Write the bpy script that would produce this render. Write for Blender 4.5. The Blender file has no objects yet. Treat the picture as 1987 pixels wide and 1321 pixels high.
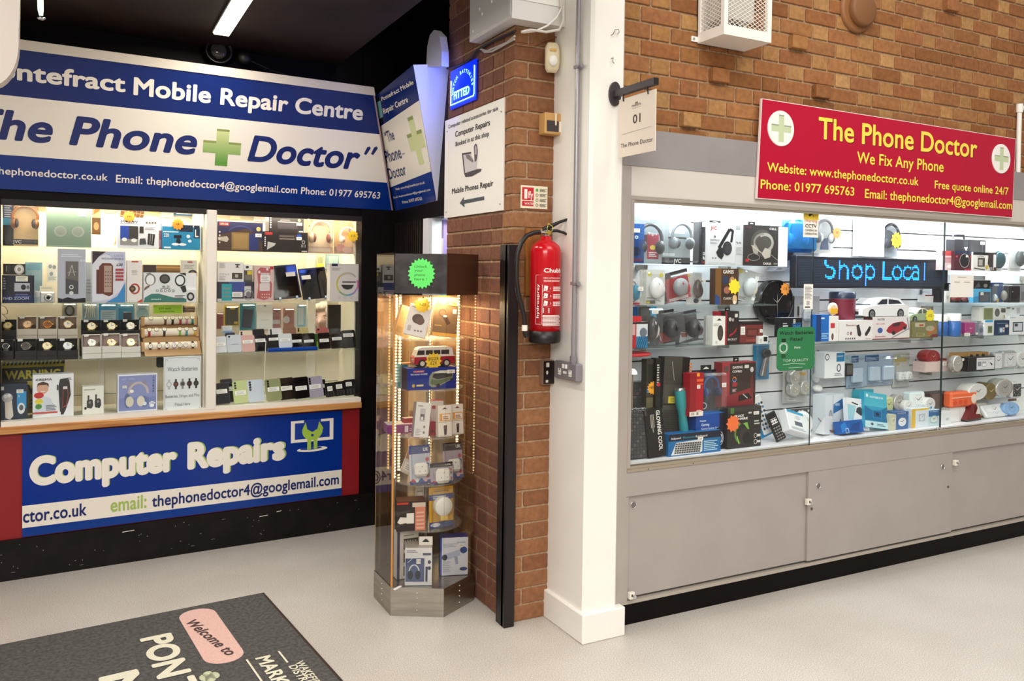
import bpy, math, random
from mathutils import Vector, Matrix
random.seed(7)
SC = bpy.context.scene
COL = SC.collection
PI = math.pi

# ------------------------------------------------------------------ camera
FPX, CX, CY = 1609.715, 993.5, 566.33
YAW, PITCH, ROLL, DL = 0.483447, 0.02139575, 0.01321037, 0.05854401
EYE = Vector((0, 0, 1.59))
_f = Vector((math.sin(YAW)*math.cos(PITCH), math.cos(YAW)*math.cos(PITCH), -math.sin(PITCH)))
_r = Vector((math.cos(YAW), -math.sin(YAW), 0)); _u = _r.cross(_f)
_r, _u = math.cos(ROLL)*_r + math.sin(ROLL)*_u, -math.sin(ROLL)*_r + math.cos(ROLL)*_u
cam_data = bpy.data.cameras.new('camera')
cam = bpy.data.objects.new('camera', cam_data); COL.objects.link(cam)
cam_data.sensor_width = 36.0; cam_data.sensor_fit = 'HORIZONTAL'
cam_data.lens = FPX/1987*36.0
cam_data.shift_y = -(660.5-CY)/1987
cam_data.clip_start = 0.05
cam.matrix_world = Matrix(((_r.x, _u.x, -_f.x, EYE.x), (_r.y, _u.y, -_f.y, EYE.y), (_r.z, _u.z, -_f.z, EYE.z), (0, 0, 0, 1)))
SC.camera = cam

# ------------------------------------------------------------------ light
SC.view_settings.view_transform = 'Standard'
SC.view_settings.look = 'None'
SC.view_settings.gamma = 1.0
SC.view_settings.use_curve_mapping = False
SC.view_settings.exposure = 0.0
SC.cycles.transparent_max_bounces = 32
SC.cycles.caustics_reflective = False
SC.cycles.caustics_refractive = False
world = bpy.data.worlds.new('hall_daylight'); SC.world = world
world.use_nodes = True
_bg = world.node_tree.nodes['Background']
# the hall: bright roof overhead, dimmer stalls and walls towards the horizon
_nt = world.node_tree; _tc = _nt.nodes.new('ShaderNodeTexCoord'); _sx = _nt.nodes.new('ShaderNodeSeparateXYZ'); _rp = _nt.nodes.new('ShaderNodeValToRGB')
_rp.color_ramp.elements[0].position = 0.0; _rp.color_ramp.elements[0].color = (.30, .275, .25, 1)
_rp.color_ramp.elements[1].position = 0.75; _rp.color_ramp.elements[1].color = (1.0, .955, .90, 1)
_e = _rp.color_ramp.elements.new(.12); _e.color = (.33, .305, .28, 1)
_nt.links.new(_tc.outputs['Generated'], _sx.inputs[0]); _nt.links.new(_sx.outputs['Z'], _rp.inputs[0]); _nt.links.new(_rp.outputs[0], _bg.inputs['Color'])
_bg.inputs['Strength'].default_value = 0.85

def area_light(name, loc, sx, sy, power, color=(1, 1, 1), rot=(0, 0, 0), spread=PI):
    d = bpy.data.lights.new(name, 'AREA'); d.shape = 'RECTANGLE'; d.size = sx; d.size_y = sy
    d.energy = power; d.color = color; d.spread = spread
    o = bpy.data.objects.new(name, d); COL.objects.link(o); o.location = loc; o.rotation_euler = rot
    return o
# roof lights of the market hall, above and behind the camera, plus an added front fill
area_light('hall_roof_light', (1.4, -0.4, 5.2), 5.0, 2.2, 180, (1.0, 0.95, 0.87), (math.radians(28), 0, math.radians(-12)))
area_light('front_fill_light', (-2.6, -3.4, 4.0), 4.0, 2.0, 300, (1.0, 0.97, 0.93), (math.radians(75), 0, math.radians(-27)))  # unseen frontal fill, added to brighten the shopfronts and window goods
area_light('hall_roof_light', (-1.2, 0.6, 5.0), 2.5, 2.5, 80, (1.0, 0.95, 0.87), (math.radians(22), 0, 0))

# ------------------------------------------------------------------ pixel -> place
def ray(x, y):
    return _f + _r*((x-CX)/FPX) - _u*((y-CY)/FPX)
def on_plane(px, py, p0, n):
    d = ray(px, py); return EYE + d*((Vector(p0)-EYE).dot(n)/d.dot(n))
def onX(px, py, X): return on_plane(px, py, (X, 0, 0), Vector((1, 0, 0)))
def onY(px, py, Y): return on_plane(px, py, (0, Y, 0), Vector((0, 1, 0)))
def onZ(px, py, Z): return on_plane(px, py, (0, 0, Z), Vector((0, 0, 1)))
UL = Vector((math.cos(DL), math.sin(DL), 0))         # along the left shopfront
NL = Vector((-math.sin(DL), math.cos(DL), 0))        # into the left shop
L0 = Vector((0, 4.9, 0))
def onL(px, py, off=0.0): return on_plane(px, py, L0+NL*off, NL)
def sL(p): return (p-L0).dot(UL)
def Lpt(s, off, z): return L0 + UL*s + NL*off + Vector((0, 0, z))

# ------------------------------------------------------------------ materials
def lin(h):
    h = h.lstrip('#'); c = [int(h[i:i+2], 16)/255 for i in (0, 2, 4)]
    return tuple(x/12.92 if x <= .04045 else ((x+.055)/1.055)**2.4 for x in c)
PAL = dict(w='F2EFEA', k='17130F', g='8C8A88', lg='C4C2BE', dg='3C3A3A', r='C01722', b='0C4FA8', lb='3FA3D8', db='10213F', y='F2D23A',
           o='F07A28', gr='3FA651', br='6B4A30', pk='D98C94', te='1F8C9A', cr='EFE3C8', si='B9B9BC', pu='8A2E7A', ma='6A1020', ta='C39A62', lgn='A9CC52')
_mats = {}
def mat(c, rough=.55, metal=0.0, emit=0.0, spec=.5):
    c = PAL.get(c, c); key = (c, rough, metal, emit, spec)
    if key in _mats: return _mats[key]
    m = bpy.data.materials.new('paint_'+c); m.use_nodes = True
    b = m.node_tree.nodes['Principled BSDF']; rgb = lin(c)
    b.inputs['Base Color'].default_value = (*rgb, 1)
    b.inputs['Roughness'].default_value = rough
    b.inputs['Metallic'].default_value = metal
    b.inputs['Specular IOR Level'].default_value = spec
    if emit:
        b.inputs['Emission Color'].default_value = (*rgb, 1); b.inputs['Emission Strength'].default_value = emit
    _mats[key] = m; return m
def new_mat(name):
    m = bpy.data.materials.new(name); m.use_nodes = True
    nt = m.node_tree; return m, nt, nt.nodes['Principled BSDF']
def N(nt, typ, **kw):
    n = nt.nodes.new(typ)
    for k, v in kw.items(): setattr(n, k, v)
    return n
def noise_mat(name, c1, c2, scale=20, detail=4, rough=.6, metal=0.0, bump=0.0, stretch=(1, 1, 1), lo=.35, hi=.65, spec=.5):
    m, nt, b = new_mat(name)
    tc = N(nt, 'ShaderNodeTexCoord'); mp = N(nt, 'ShaderNodeMapping'); mp.inputs['Scale'].default_value = stretch
    nz = N(nt, 'ShaderNodeTexNoise'); nz.inputs['Scale'].default_value = scale; nz.inputs['Detail'].default_value = detail
    rp = N(nt, 'ShaderNodeValToRGB'); rp.color_ramp.elements[0].position = lo; rp.color_ramp.elements[1].position = hi
    rp.color_ramp.elements[0].color = (*lin(PAL.get(c1, c1)), 1); rp.color_ramp.elements[1].color = (*lin(PAL.get(c2, c2)), 1)
    L = nt.links.new
    L(tc.outputs['Object'], mp.inputs['Vector']); L(mp.outputs[0], nz.inputs['Vector']); L(nz.outputs['Fac'], rp.inputs[0])
    L(rp.outputs[0], b.inputs['Base Color']); b.inputs['Roughness'].default_value = rough; b.inputs['Metallic'].default_value = metal; b.inputs['Specular IOR Level'].default_value = spec
    if bump:
        bp = N(nt, 'ShaderNodeBump'); bp.inputs['Strength'].default_value = bump; bp.inputs['Distance'].default_value = .002
        L(nz.outputs['Fac'], bp.inputs['Height']); L(bp.outputs[0], b.inputs['Normal'])
    return m
def clear_mat(name, tint=(1, 1, 1), refl=1.0, rough=0.02, body=0.0, bodycol=(1, 1, 1)):
    m = bpy.data.materials.new(name); m.use_nodes = True; nt = m.node_tree; nt.nodes.clear()
    out = N(nt, 'ShaderNodeOutputMaterial'); tr = N(nt, 'ShaderNodeBsdfTransparent'); gl = N(nt, 'ShaderNodeBsdfGlossy')
    tr.inputs[0].default_value = (*tint, 1); gl.inputs['Roughness'].default_value = rough
    fr = N(nt, 'ShaderNodeFresnel'); fr.inputs['IOR'].default_value = 1.45
    mu = N(nt, 'ShaderNodeMath', operation='MULTIPLY'); 
    mx = N(nt, 'ShaderNodeMixShader'); L = nt.links.new
    ge = N(nt, 'ShaderNodeNewGeometry'); bk = N(nt, 'ShaderNodeMath', operation='SUBTRACT'); bk.inputs[0].default_value = refl
    ml = N(nt, 'ShaderNodeMath', operation='MULTIPLY'); ml.inputs[1].default_value = refl
    L(ge.outputs['Backfacing'], ml.inputs[0]); L(ml.outputs[0], bk.inputs[1]); L(bk.outputs[0], mu.inputs[1])
    L(fr.outputs[0], mu.inputs[0]); L(mu.outputs[0], mx.inputs[0]); L(tr.outputs[0], mx.inputs[1]); L(gl.outputs[0], mx.inputs[2])
    last = mx
    if body:
        df = N(nt, 'ShaderNodeBsdfDiffuse'); df.inputs[0].default_value = (*bodycol, 1)
        m2 = N(nt, 'ShaderNodeMixShader'); m2.inputs[0].default_value = body
        L(mx.outputs[0], m2.inputs[1]); L(df.outputs[0], m2.inputs[2]); last = m2
    L(last.outputs[0], out.inputs[0]); return m
GLASS = clear_mat('window_glass', (.985, .995, .99), .8)
SHELF = clear_mat('shelf_glass', (.94, .97, .96), .9, body=.05, bodycol=(.8, .9, .88))
ACRYL = clear_mat('clear_acrylic', (.95, .94, .92), 1.3)
PACK = clear_mat('clear_blister_plastic', (.97, .98, .98), 1.5, .08, .03)
BAG = clear_mat('clear_bag_film', (.96, .98, 1.0), 1.8, .12, .03, (.9, .95, 1))
BLUEBAG = clear_mat('blue_bag_film', (.30, .55, .75), 1.2, .15, .30, (.03, .18, .38))
CHROME = mat('D8D8DA', .12, 1.0); STEEL = mat('C6C4C0', .32, 1.0)
WHITE = mat('w', .5); BLACK = mat('100B0A', .5)

# ------------------------------------------------------------------ mesh builder
_glyphs, _adv = {}, {}
def _font(body, shear=0.0, fine=False):
    c = bpy.data.curves.new('t', 'FONT'); c.body = body; c.size = 1.0; c.shear = shear; c.resolution_u = 7 if fine else 3; c.fill_mode = 'FRONT'
    o = bpy.data.objects.new('t', c); me = o.to_mesh()
    r = [(v.co.x, v.co.y) for v in me.vertices], [tuple(p.vertices) for p in me.polygons]
    o.to_mesh_clear(); bpy.data.objects.remove(o); bpy.data.curves.remove(c); return r
def _width(t): v = _font(t)[0]; return max(p[0] for p in v)-min(p[0] for p in v)
_HH = _width('HH')
def glyphs(s, shear=0, fine=False):
    k = (s, round(shear, 3), fine)
    if k not in _glyphs:
        vs, fs, x = [], [], 0.0
        for ch in s:
            if ch not in _adv: _adv[ch] = _width('H'+ch+'H')-_HH
            if ch != ' ':
                g = (ch, k[1], fine, 1)
                if g not in _glyphs: _glyphs[g] = _font(ch, shear, fine)
                b = len(vs); vs += [(p[0]+x, p[1]) for p in _glyphs[g][0]]; fs += [tuple(b+q for q in f) for f in _glyphs[g][1]]
            x += _adv[ch]+.012
        _glyphs[k] = (vs, fs)
    return _glyphs[k]
_ch = glyphs('H')[0]; CAP = max(v[1] for v in _ch)

class MB:
    def __init__(s): s.v = []; s.f = []; s.fm = []; s.sm = []; s.mats = []; s.T = None
    def mi(s, m):
        if isinstance(m, str): m = mat(m)
        if m not in s.mats: s.mats.append(m)
        return s.mats.index(m)
    def add(s, vs, fs, m, smooth=False):
        b = len(s.v)
        if s.T is not None: vs = [s.T @ Vector(p) for p in vs]
        s.v.extend(tuple(p) for p in vs); i = s.mi(m)
        for f in fs: s.f.append(tuple(b+k for k in f)); s.fm.append(i); s.sm.append(smooth)
    def box(s, x0, x1, y0, y1, z0, z1, m, front=None, side=None, top=None):
        v = [(x0, y0, z0), (x1, y0, z0), (x1, y1, z0), (x0, y1, z0), (x0, y0, z1), (x1, y0, z1), (x1, y1, z1), (x0, y1, z1)]
        s.add(v, [(3, 2, 1, 0), (2, 3, 7, 6)], m); s.add(v, [(0, 1, 5, 4)], front or m)
        s.add(v, [(3, 0, 4, 7), (1, 2, 6, 5)], side or m); s.add(v, [(4, 5, 6, 7)], top or m)
    def cbox(s, x0, x1, y0, y1, z0, z1, m, c=.004):
        X, Y, Z = (x0, x1), (y0, y1), (z0, z1); vs = []; ix = {}
        for i in (0, 1):
            for j in (0, 1):
                for k in (0, 1):
                    sx, sy, sz = (1, -1)[i], (1, -1)[j], (1, -1)[k]
                    for a in range(3):
                        p = [X[i]+sx*c, Y[j]+sy*c, Z[k]+sz*c]; p[a] = (X[i], Y[j], Z[k])[a]
                        ix[i, j, k, a] = len(vs); vs.append(p)
        fs = []
        for i in (0, 1):
            fs.append([ix[i, 0, 0, 0], ix[i, 0, 1, 0], ix[i, 1, 1, 0], ix[i, 1, 0, 0]][::1 if i == 0 else -1])
            fs.append([ix[0, i, 0, 1], ix[1, i, 0, 1], ix[1, i, 1, 1], ix[0, i, 1, 1]][::1 if i == 0 else -1])
            fs.append([ix[0, 0, i, 2], ix[0, 1, i, 2], ix[1, 1, i, 2], ix[1, 0, i, 2]][::1 if i == 0 else -1])
            for j in (0, 1):
                fs.append([ix[0, i, j, 1], ix[1, i, j, 1], ix[1, i, j, 2], ix[0, i, j, 2]])
                fs.append([ix[i, 0, j, 0], ix[i, 1, j, 0], ix[i, 1, j, 2], ix[i, 0, j, 2]])
                fs.append([ix[i, j, 0, 0], ix[i, j, 1, 0], ix[i, j, 1, 1], ix[i, j, 0, 1]])
                for k in (0, 1): fs.append([ix[i, j, k, 0], ix[i, j, k, 1], ix[i, j, k, 2]])
        s.add(vs, fs, m)
    def poly(s, pts, m): s.add(pts, [tuple(range(len(pts)))], m)
    def flat(s, uv, y, m, thick=0):          # polygon in the x-z plane facing -y
        a = sum(uv[i][0]*uv[(i+1) % len(uv)][1]-uv[(i+1) % len(uv)][0]*uv[i][1] for i in range(len(uv)))
        if a < 0: uv = uv[::-1]
        n = len(uv)
        if thick:
            vs = [(u, y, v) for u, v in uv]+[(u, y+thick, v) for u, v in uv]
            s.add(vs, [tuple(range(n)), tuple(range(2*n-1, n-1, -1))]+[(i, n+i, n+(i+1) % n, (i+1) % n) for i in range(n)], m)
        else: s.add([(u, y, v) for u, v in uv], [tuple(range(n))], m)
    def cyl(s, p0, p1, r0, m, r1=None, n=16, cap=True, capm=None):
        p0, p1 = Vector(p0), Vector(p1); r1 = r0 if r1 is None else r1
        d = (p1-p0).normalized(); a = d.orthogonal().normalized(); b = d.cross(a)
        vs = []
        for p, r in ((p0, r0), (p1, r1)):
            vs += [p+a*(r*math.cos(2*PI*i/n))+b*(r*math.sin(2*PI*i/n)) for i in range(n)]
        s.add(vs, [(i, (i+1) % n, n+(i+1) % n, n+i) for i in range(n)], m, True)
        if cap: s.add(vs, [tuple(range(n-1, -1, -1)), tuple(range(n, 2*n))], capm or m)
    def tube(s, pts, r, m, n=8):
        pts = [Vector(p) for p in pts]; vs = []; a = None
        for i, p in enumerate(pts):
            t = (pts[min(i+1, len(pts)-1)]-pts[max(i-1, 0)]).normalized()
            a = t.orthogonal().normalized() if a is None else (a-t*a.dot(t)).normalized()
            b = t.cross(a); rr = r[i] if isinstance(r, (list, tuple)) else r
            vs += [p+a*(rr*math.cos(2*PI*k/n))+b*(rr*math.sin(2*PI*k/n)) for k in range(n)]
        fs = [(i*n+k, i*n+(k+1) % n, (i+1)*n+(k+1) % n, (i+1)*n+k) for i in range(len(pts)-1) for k in range(n)]
        s.add(vs, fs, m, True); e = (len(pts)-1)*n
        s.add(vs, [tuple(range(n-1, -1, -1)), tuple(range(e, e+n))], m)
    def lathe(s, prof, m, n=24, c=(0, 0, 0), axis='z', sy=1.0):
        vs = []
        for r, h in prof:
            for k in range(n):
                a = 2*PI*k/n; u, w = r*math.cos(a), r*math.sin(a)
                vs.append((c[0]+u, c[1]+w*sy, c[2]+h) if axis == 'z' else (c[0]+u, c[1]+h, c[2]+w*sy))
        P = len(prof); fs = [(i*n+k, i*n+(k+1) % n, (i+1)*n+(k+1) % n, (i+1)*n+k) for i in range(P-1) for k in range(n)]
        s.add(vs, fs, m, True)
        s.add(vs, [tuple(range(n-1, -1, -1)), tuple(range((P-1)*n, P*n))], m)
    def ell(s, c, r, m, nu=16, nv=10):
        vs = [(c[0]+r[0]*math.sin(PI*j/nv)*math.cos(2*PI*i/nu), c[1]+r[1]*math.sin(PI*j/nv)*math.sin(2*PI*i/nu), c[2]+r[2]*math.cos(PI*j/nv)) for j in range(nv+1) for i in range(nu)]
        s.add(vs, [(j*nu+i, (j+1)*nu+i, (j+1)*nu+(i+1) % nu, j*nu+(i+1) % nu) for j in range(nv) for i in range(nu)], m, True)
    def text(s, t, x, z, h, m, y=0, W=None, al='l', bold=.0, shear=0, maxw=None):
        vs, fs = glyphs(t, shear, h > .05)
        if not vs: return
        bd = max(bold, 0) if h > .007 else 0       # heavier letters: the outline laid several times round a small circle
        x0, x1 = min(v[0] for v in vs)-bd, max(v[0] for v in vs)+bd; k = h/(CAP+2*bd)
        kx = k if not W else W/(x1-x0)
        if maxw and (x1-x0)*kx > maxw: kx = maxw/(x1-x0)
        o = {'l': x-x0*kx, 'c': x-(x0+x1)/2*kx, 'r': x-x1*kx}[al]; n = 0 if bd < .004 else 4 if h < .03 else 12
        for i in range(n+1):
            a = 2*PI*i/max(n, 1)+.4; r = bd if i < n else 0
            s.add([(o+(u+r*math.cos(a))*kx, y-i*.00001, z+(v+bd+r*math.sin(a))*k) for u, v in vs], fs, m)
    def build(s, name, parent=None, bevel=0):
        me = bpy.data.meshes.new(name); me.from_pydata(s.v, [], s.f)
        for m in s.mats: me.materials.append(m)
        me.polygons.foreach_set('material_index', s.fm); me.polygons.foreach_set('use_smooth', s.sm); me.update()
        o = bpy.data.objects.new(name, me); COL.objects.link(o)
        if parent is not None: o.parent = parent
        if bevel:
            b = o.modifiers.new('soft_edges', 'BEVEL'); b.width = bevel; b.segments = 2; b.limit_method = 'ANGLE'
        return o

def tag(o, label=None, cat=None, group=None, kind=None):
    if label: o['label'] = label
    if cat: o['category'] = cat
    if group: o['group'] = group
    if kind: o['kind'] = kind
    return o
def thing(name, label, cat, loc=(0, 0, 0), rot=(0, 0, 0), group=None):
    o = bpy.data.objects.new(name, None); COL.objects.link(o); o.empty_display_size = .05
    o.location = loc; o.rotation_euler = rot; return tag(o, label, cat, group)
def struct(mb, name, parent=None, bevel=0, label=None):
    o = mb.build(name, parent, bevel)
    if parent is None: o['kind'] = 'structure'
    if label: o['label'] = label
    return o
def line(par, *a, **k):
    q = MB(); q.text(*a, **k); return q.build('lettering', par)
def bbx(x0, x1, y0, y1, z0, z1, m, c=0):
    b = MB(); (b.cbox(x0, x1, y0, y1, z0, z1, m, c) if c else b.box(x0, x1, y0, y1, z0, z1, m)); return b

# flat artwork printed on a front face: coordinates u,v run 0..1 across the face
EPS = .0004
def art(mb, w, h, ops, y0=0.0, x0=None, z0=0.0, gloss=.45):
    x0 = -w/2 if x0 is None else x0
    for i, o in enumerate(ops):
        y = y0-EPS*(1+i*.35); k = o[0]
        U = lambda u: x0+u*w
        V = lambda v: z0+v*h
        M = lambda c: c if not isinstance(c, str) else mat(c, gloss)
        if k == 'r': mb.flat([(U(o[1]), V(o[2])), (U(o[3]), V(o[2])), (U(o[3]), V(o[4])), (U(o[1]), V(o[4]))], y, M(o[5]))
        elif k == 'e':
            mb.flat([(U(o[1])+o[3]*w*math.cos(2*PI*j/20), V(o[2])+o[4]*h*math.sin(2*PI*j/20)) for j in range(20)], y, M(o[5]))
        elif k == 'o':   # ring: cu cv ru rv thickness(of w) colour [a0 a1 degrees]
            a0, a1 = (o[7], o[8]) if len(o) > 7 else (0, 360); n = 28; t = o[5]*w
            pts = [(math.cos(math.radians(a0+(a1-a0)*j/n)), math.sin(math.radians(a0+(a1-a0)*j/n))) for j in range(n+1)]
            vs = [(U(o[1])+(o[3]*w)*c, y, V(o[2])+(o[4]*h)*q) for c, q in pts]+[(U(o[1])+(o[3]*w-t)*c, y, V(o[2])+(o[4]*h-t)*q) for c, q in pts]
            mb.add(vs, [(j, j+1, n+2+j, n+1+j)[::-1] for j in range(n)], M(o[6]))
        elif k == 'p': mb.flat([(U(a), V(b)) for a, b in o[1]], y, M(o[2]))
        elif k == 'l':
            a, b = Vector((U(o[1]), V(o[2]))), Vector((U(o[3]), V(o[4]))); d = (b-a).normalized(); q = Vector((-d.y, d.x))*o[5]*w/2
            mb.flat([tuple(a-q), tuple(b-q), tuple(b+q), tuple(a+q)], y, M(o[6]))
        elif k == 't':   # u v height text colour [opts]
            op = o[6] if len(o) > 6 else {}
            mb.text(o[4], U(o[1]), V(o[2]), o[3]*h, M(o[5]), y, al=op.get('al', 'l'), bold=op.get('b', .015), shear=op.get('sh', 0), W=op['W']*w if 'W' in op else None, maxw=op['mw']*w if 'mw' in op else None)
        elif k == 'g':   # lines of small print: u0 v0 u1 v1 rows colour
            n = o[5]; hh = (o[4]-o[2])/n
            for j in range(n):
                ue = o[3]-(o[3]-o[1])*((j*37+11) % 5)*.07
                mb.flat([(U(o[1]), V(o[2]+j*hh)), (U(ue), V(o[2]+j*hh)), (U(ue), V(o[2]+j*hh+hh*.5)), (U(o[1]), V(o[2]+j*hh+hh*.5))], y, M(o[6]))
        elif k == 's':   # star burst: cu cv r(of w) spikes colour
            n = o[4]*2
            mb.flat([(U(o[1])+o[3]*w*(1 if j % 2 == 0 else .74)*math.cos(2*PI*j/n), V(o[2])+o[3]*w*(1 if j % 2 == 0 else .74)*math.sin(2*PI*j/n)) for j in range(n)], y, M(o[5]))
        elif k == 'h':   # printed headphones: cu cv size colour pad
            art(mb, w, h, [('o', o[1], o[2]+o[3]*.15*w/h, o[3], o[3]*w/h*1.05, o[3]*.22, o[4], -10, 190), ('e', o[1]-o[3]*.82, o[2]-o[3]*.45*w/h, o[3]*.32, o[3]*.55*w/h, o[4]), ('e', o[1]+o[3]*.82, o[2]-o[3]*.45*w/h, o[3]*.32, o[3]*.55*w/h, o[4]),
                ('e', o[1]-o[3]*.72, o[2]-o[3]*.45*w/h, o[3]*.18, o[3]*.42*w/h, o[5]), ('e', o[1]+o[3]*.72, o[2]-o[3]*.45*w/h, o[3]*.18, o[3]*.42*w/h, o[5])], y+EPS*.8, x0, z0, gloss)

class Pl:
    """a flat board in the place: origin, unit right, unit up; uv() reads where a sight line meets it"""
    def __init__(s, o, ux, uz):
        s.o = Vector(o); s.ux = Vector(ux).normalized(); s.uz = Vector(uz).normalized(); s.n = s.uz.cross(s.ux)   # away from viewer
    def uv(s, px, py):
        p = on_plane(px, py, s.o, s.n)-s.o; return p.dot(s.ux), p.dot(s.uz)
    def M(s):
        n = -(s.ux.cross(s.uz)) if False else s.uz.cross(s.ux)
        return Matrix(((s.ux.x, n.x, s.uz.x, s.o.x), (s.ux.y, n.y, s.uz.y, s.o.y), (s.ux.z, n.z, s.uz.z, s.o.z), (0, 0, 0, 1)))
    def text(s, mb, t, p0, p1, cap, m, y=-.002, bold=.02, shear=0, rot=False):
        """t from its lower-left sight point p0 to lower-right p1; cap = sight point at the top of its capitals"""
        a, b, c = s.uv(*p0), s.uv(*p1), s.uv(*cap)
        own = not isinstance(mb, MB); q = MB() if own else mb
        if rot:
            d = Vector((b[0]-a[0], b[1]-a[1])); e = Vector((c[0]-a[0], c[1]-a[1])); n_ = d.normalized()
            q.T = Matrix.Translation((a[0], 0, a[1])) @ Matrix.Rotation(-math.atan2(d.y, d.x), 4, 'Y')
            q.text(t, 0, 0, abs(n_.x*e.y-n_.y*e.x), m, y, W=d.length, bold=bold, shear=shear); q.build('lettering', mb); return
        q.text(t, a[0], (a[1]+b[1])/2, c[1]-(a[1]+b[1])/2, m, y, W=b[0]-a[0], bold=bold, shear=shear)
        if own: q.build('lettering', mb)
    def place(s, o): o.matrix_world = s.M(); return o
ZO = {'A': (0, 90, 4.2625), 'B': (380, 150, 4.7175), 'C': (720, 100, 4.0036), 'D': (1460, 180, 3.770), 'E': (1170, 140, 7.338), 'G': (20, 780, 2.922), 'H': (180, 1130, 3.974),
      1: (0, 380, 4.9675), 2: (0, 580, 4.9675), 3: (380, 380, 5.505), 4: (380, 580, 5.505), 5: (1190, 380, 4.9675), 6: (1190, 580, 3.885), 7: (1530, 380, 4.348), 8: (1530, 600, 4.348),
      9: (1800, 400, 5.503), 10: (1800, 600, 5.503), 11: (1215, 580, 8.259), 12: (1215, 700, 6.29), 13: (720, 480, 6.005), 14: (720, 680, 6.005), 15: (720, 860, 3.776), 16: (1470, 560, 6.607), 17: (860, 0, 5.229), 18: (960, 380, 3.304)}
def Q(z, x, y):
    a, b, s = ZO[z]; return (a+x/s, b+y/s)

# ------------------------------------------------------------------ floor, walls, ceiling
def floor_mat():
    m, nt, b = new_mat('speckled_vinyl'); L = nt.links.new
    tc = N(nt, 'ShaderNodeTexCoord')
    n1 = N(nt, 'ShaderNodeTexNoise'); n1.inputs['Scale'].default_value = 230; n1.inputs['Detail'].default_value = 2
    n2 = N(nt, 'ShaderNodeTexNoise'); n2.inputs['Scale'].default_value = 2.2; n2.inputs['Detail'].default_value = 5
    r1 = N(nt, 'ShaderNodeValToRGB'); e = r1.color_ramp.elements
    e[0].position = .36; e[0].color = (*lin('AFA8A1'), 1); e[1].position = .66; e[1].color = (*lin('DDD7CE'), 1)
    x = e.new(.5); x.color = (*lin('CBC4BC'), 1)
    r2 = N(nt, 'ShaderNodeValToRGB'); r2.color_ramp.elements[0].position = .3; r2.color_ramp.elements[1].position = .7
    r2.color_ramp.elements[0].color = (.86, .85, .84, 1); r2.color_ramp.elements[1].color = (1, 1, 1, 1)
    mx = N(nt, 'ShaderNodeMixRGB', blend_type='MULTIPLY'); mx.inputs[0].default_value = .8
    L(tc.outputs['Object'], n1.inputs['Vector']); L(tc.outputs['Object'], n2.inputs['Vector'])
    L(n1.outputs['Fac'], r1.inputs[0]); L(n2.outputs['Fac'], r2.inputs[0]); L(r1.outputs[0], mx.inputs[1]); L(r2.outputs[0], mx.inputs[2])
    L(mx.outputs[0], b.inputs['Base Color']); b.inputs['Roughness'].default_value = .42
    bp = N(nt, 'ShaderNodeBump'); bp.inputs['Strength'].default_value = .03; bp.inputs['Distance'].default_value = .001
    L(n1.outputs['Fac'], bp.inputs['Height']); L(bp.outputs[0], b.inputs['Normal']); return m
struct(bbx(-4, 9, -4, 8, -.05, 0, floor_mat()), 'floor')

BRICK_NT = {}
def brick_mat():
    m, nt, b = new_mat('fired_brick'); L = nt.links.new
    at = N(nt, 'ShaderNodeAttribute'); at.attribute_name = 'brick'
    tc = N(nt, 'ShaderNodeTexCoord')
    nz = N(nt, 'ShaderNodeTexNoise'); nz.inputs['Scale'].default_value = 38; nz.inputs['Detail'].default_value = 6
    rp = N(nt, 'ShaderNodeValToRGB'); rp.color_ramp.elements[0].position = .25; rp.color_ramp.elements[1].position = .75
    rp.color_ramp.elements[0].color = (.72, .68, .66, 1); rp.color_ramp.elements[1].color = (1.15, 1.12, 1.1, 1)
    mx = N(nt, 'ShaderNodeMixRGB', blend_type='MULTIPLY'); mx.inputs[0].default_value = 1
    L(tc.outputs['Object'], nz.inputs['Vector']); L(nz.outputs['Fac'], rp.inputs[0]); L(at.outputs['Color'], mx.inputs[1]); L(rp.outputs[0], mx.inputs[2])
    L(mx.outputs[0], b.inputs['Base Color']); b.inputs['Roughness'].default_value = .85
    bp = N(nt, 'ShaderNodeBump'); bp.inputs['Strength'].default_value = .35; bp.inputs['Distance'].default_value = .003
    L(nz.outputs['Fac'], bp.inputs['Height']); L(bp.outputs[0], b.inputs['Normal']); return m
BRICK = brick_mat(); MORTAR = noise_mat('mortar', '94765A', 'B39472', 60, 4, .9)
class Bricks(MB):
    def __init__(s): super().__init__(); s.cols = []
    def brick(s, x0, x1, y0, y1, z0, z1, c, ch=.003):
        n = len(s.f); s.cbox(x0, x1, y0, y1, z0, z1, BRICK, ch); s.cols += [c]*(len(s.f)-n)
    def solid(s, x0, x1, y0, y1, z0, z1, m):
        n = len(s.f); s.box(x0, x1, y0, y1, z0, z1, m); s.cols += [(1, 1, 1)]*(len(s.f)-n)
    def finish(s, name):
        o = s.build(name); o['kind'] = 'structure'
        a = o.data.attributes.new('brick', 'FLOAT_COLOR', 'FACE')
        for i, c in enumerate(s.cols): a.data[i].color = (*c, 1)
        return o
def bcol(pal):
    a, b = random.sample(pal, 2); t = random.random(); k = random.uniform(.66, .82)
    return tuple((p*(1-t)+q*t)*k for p, q in zip(lin(a), lin(b)))
STR = ['A86F3E', 'A3683A', 'B07A48', '99622F', 'AC7244']; HED = ['BE9058', 'B88750', 'C79962', 'A8733C']; PIER = ['A06C46', 'A5724A', '966040', 'AC7A50']; PIERA = ['8E5C44', '865642', '98684C', '805242']
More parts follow.
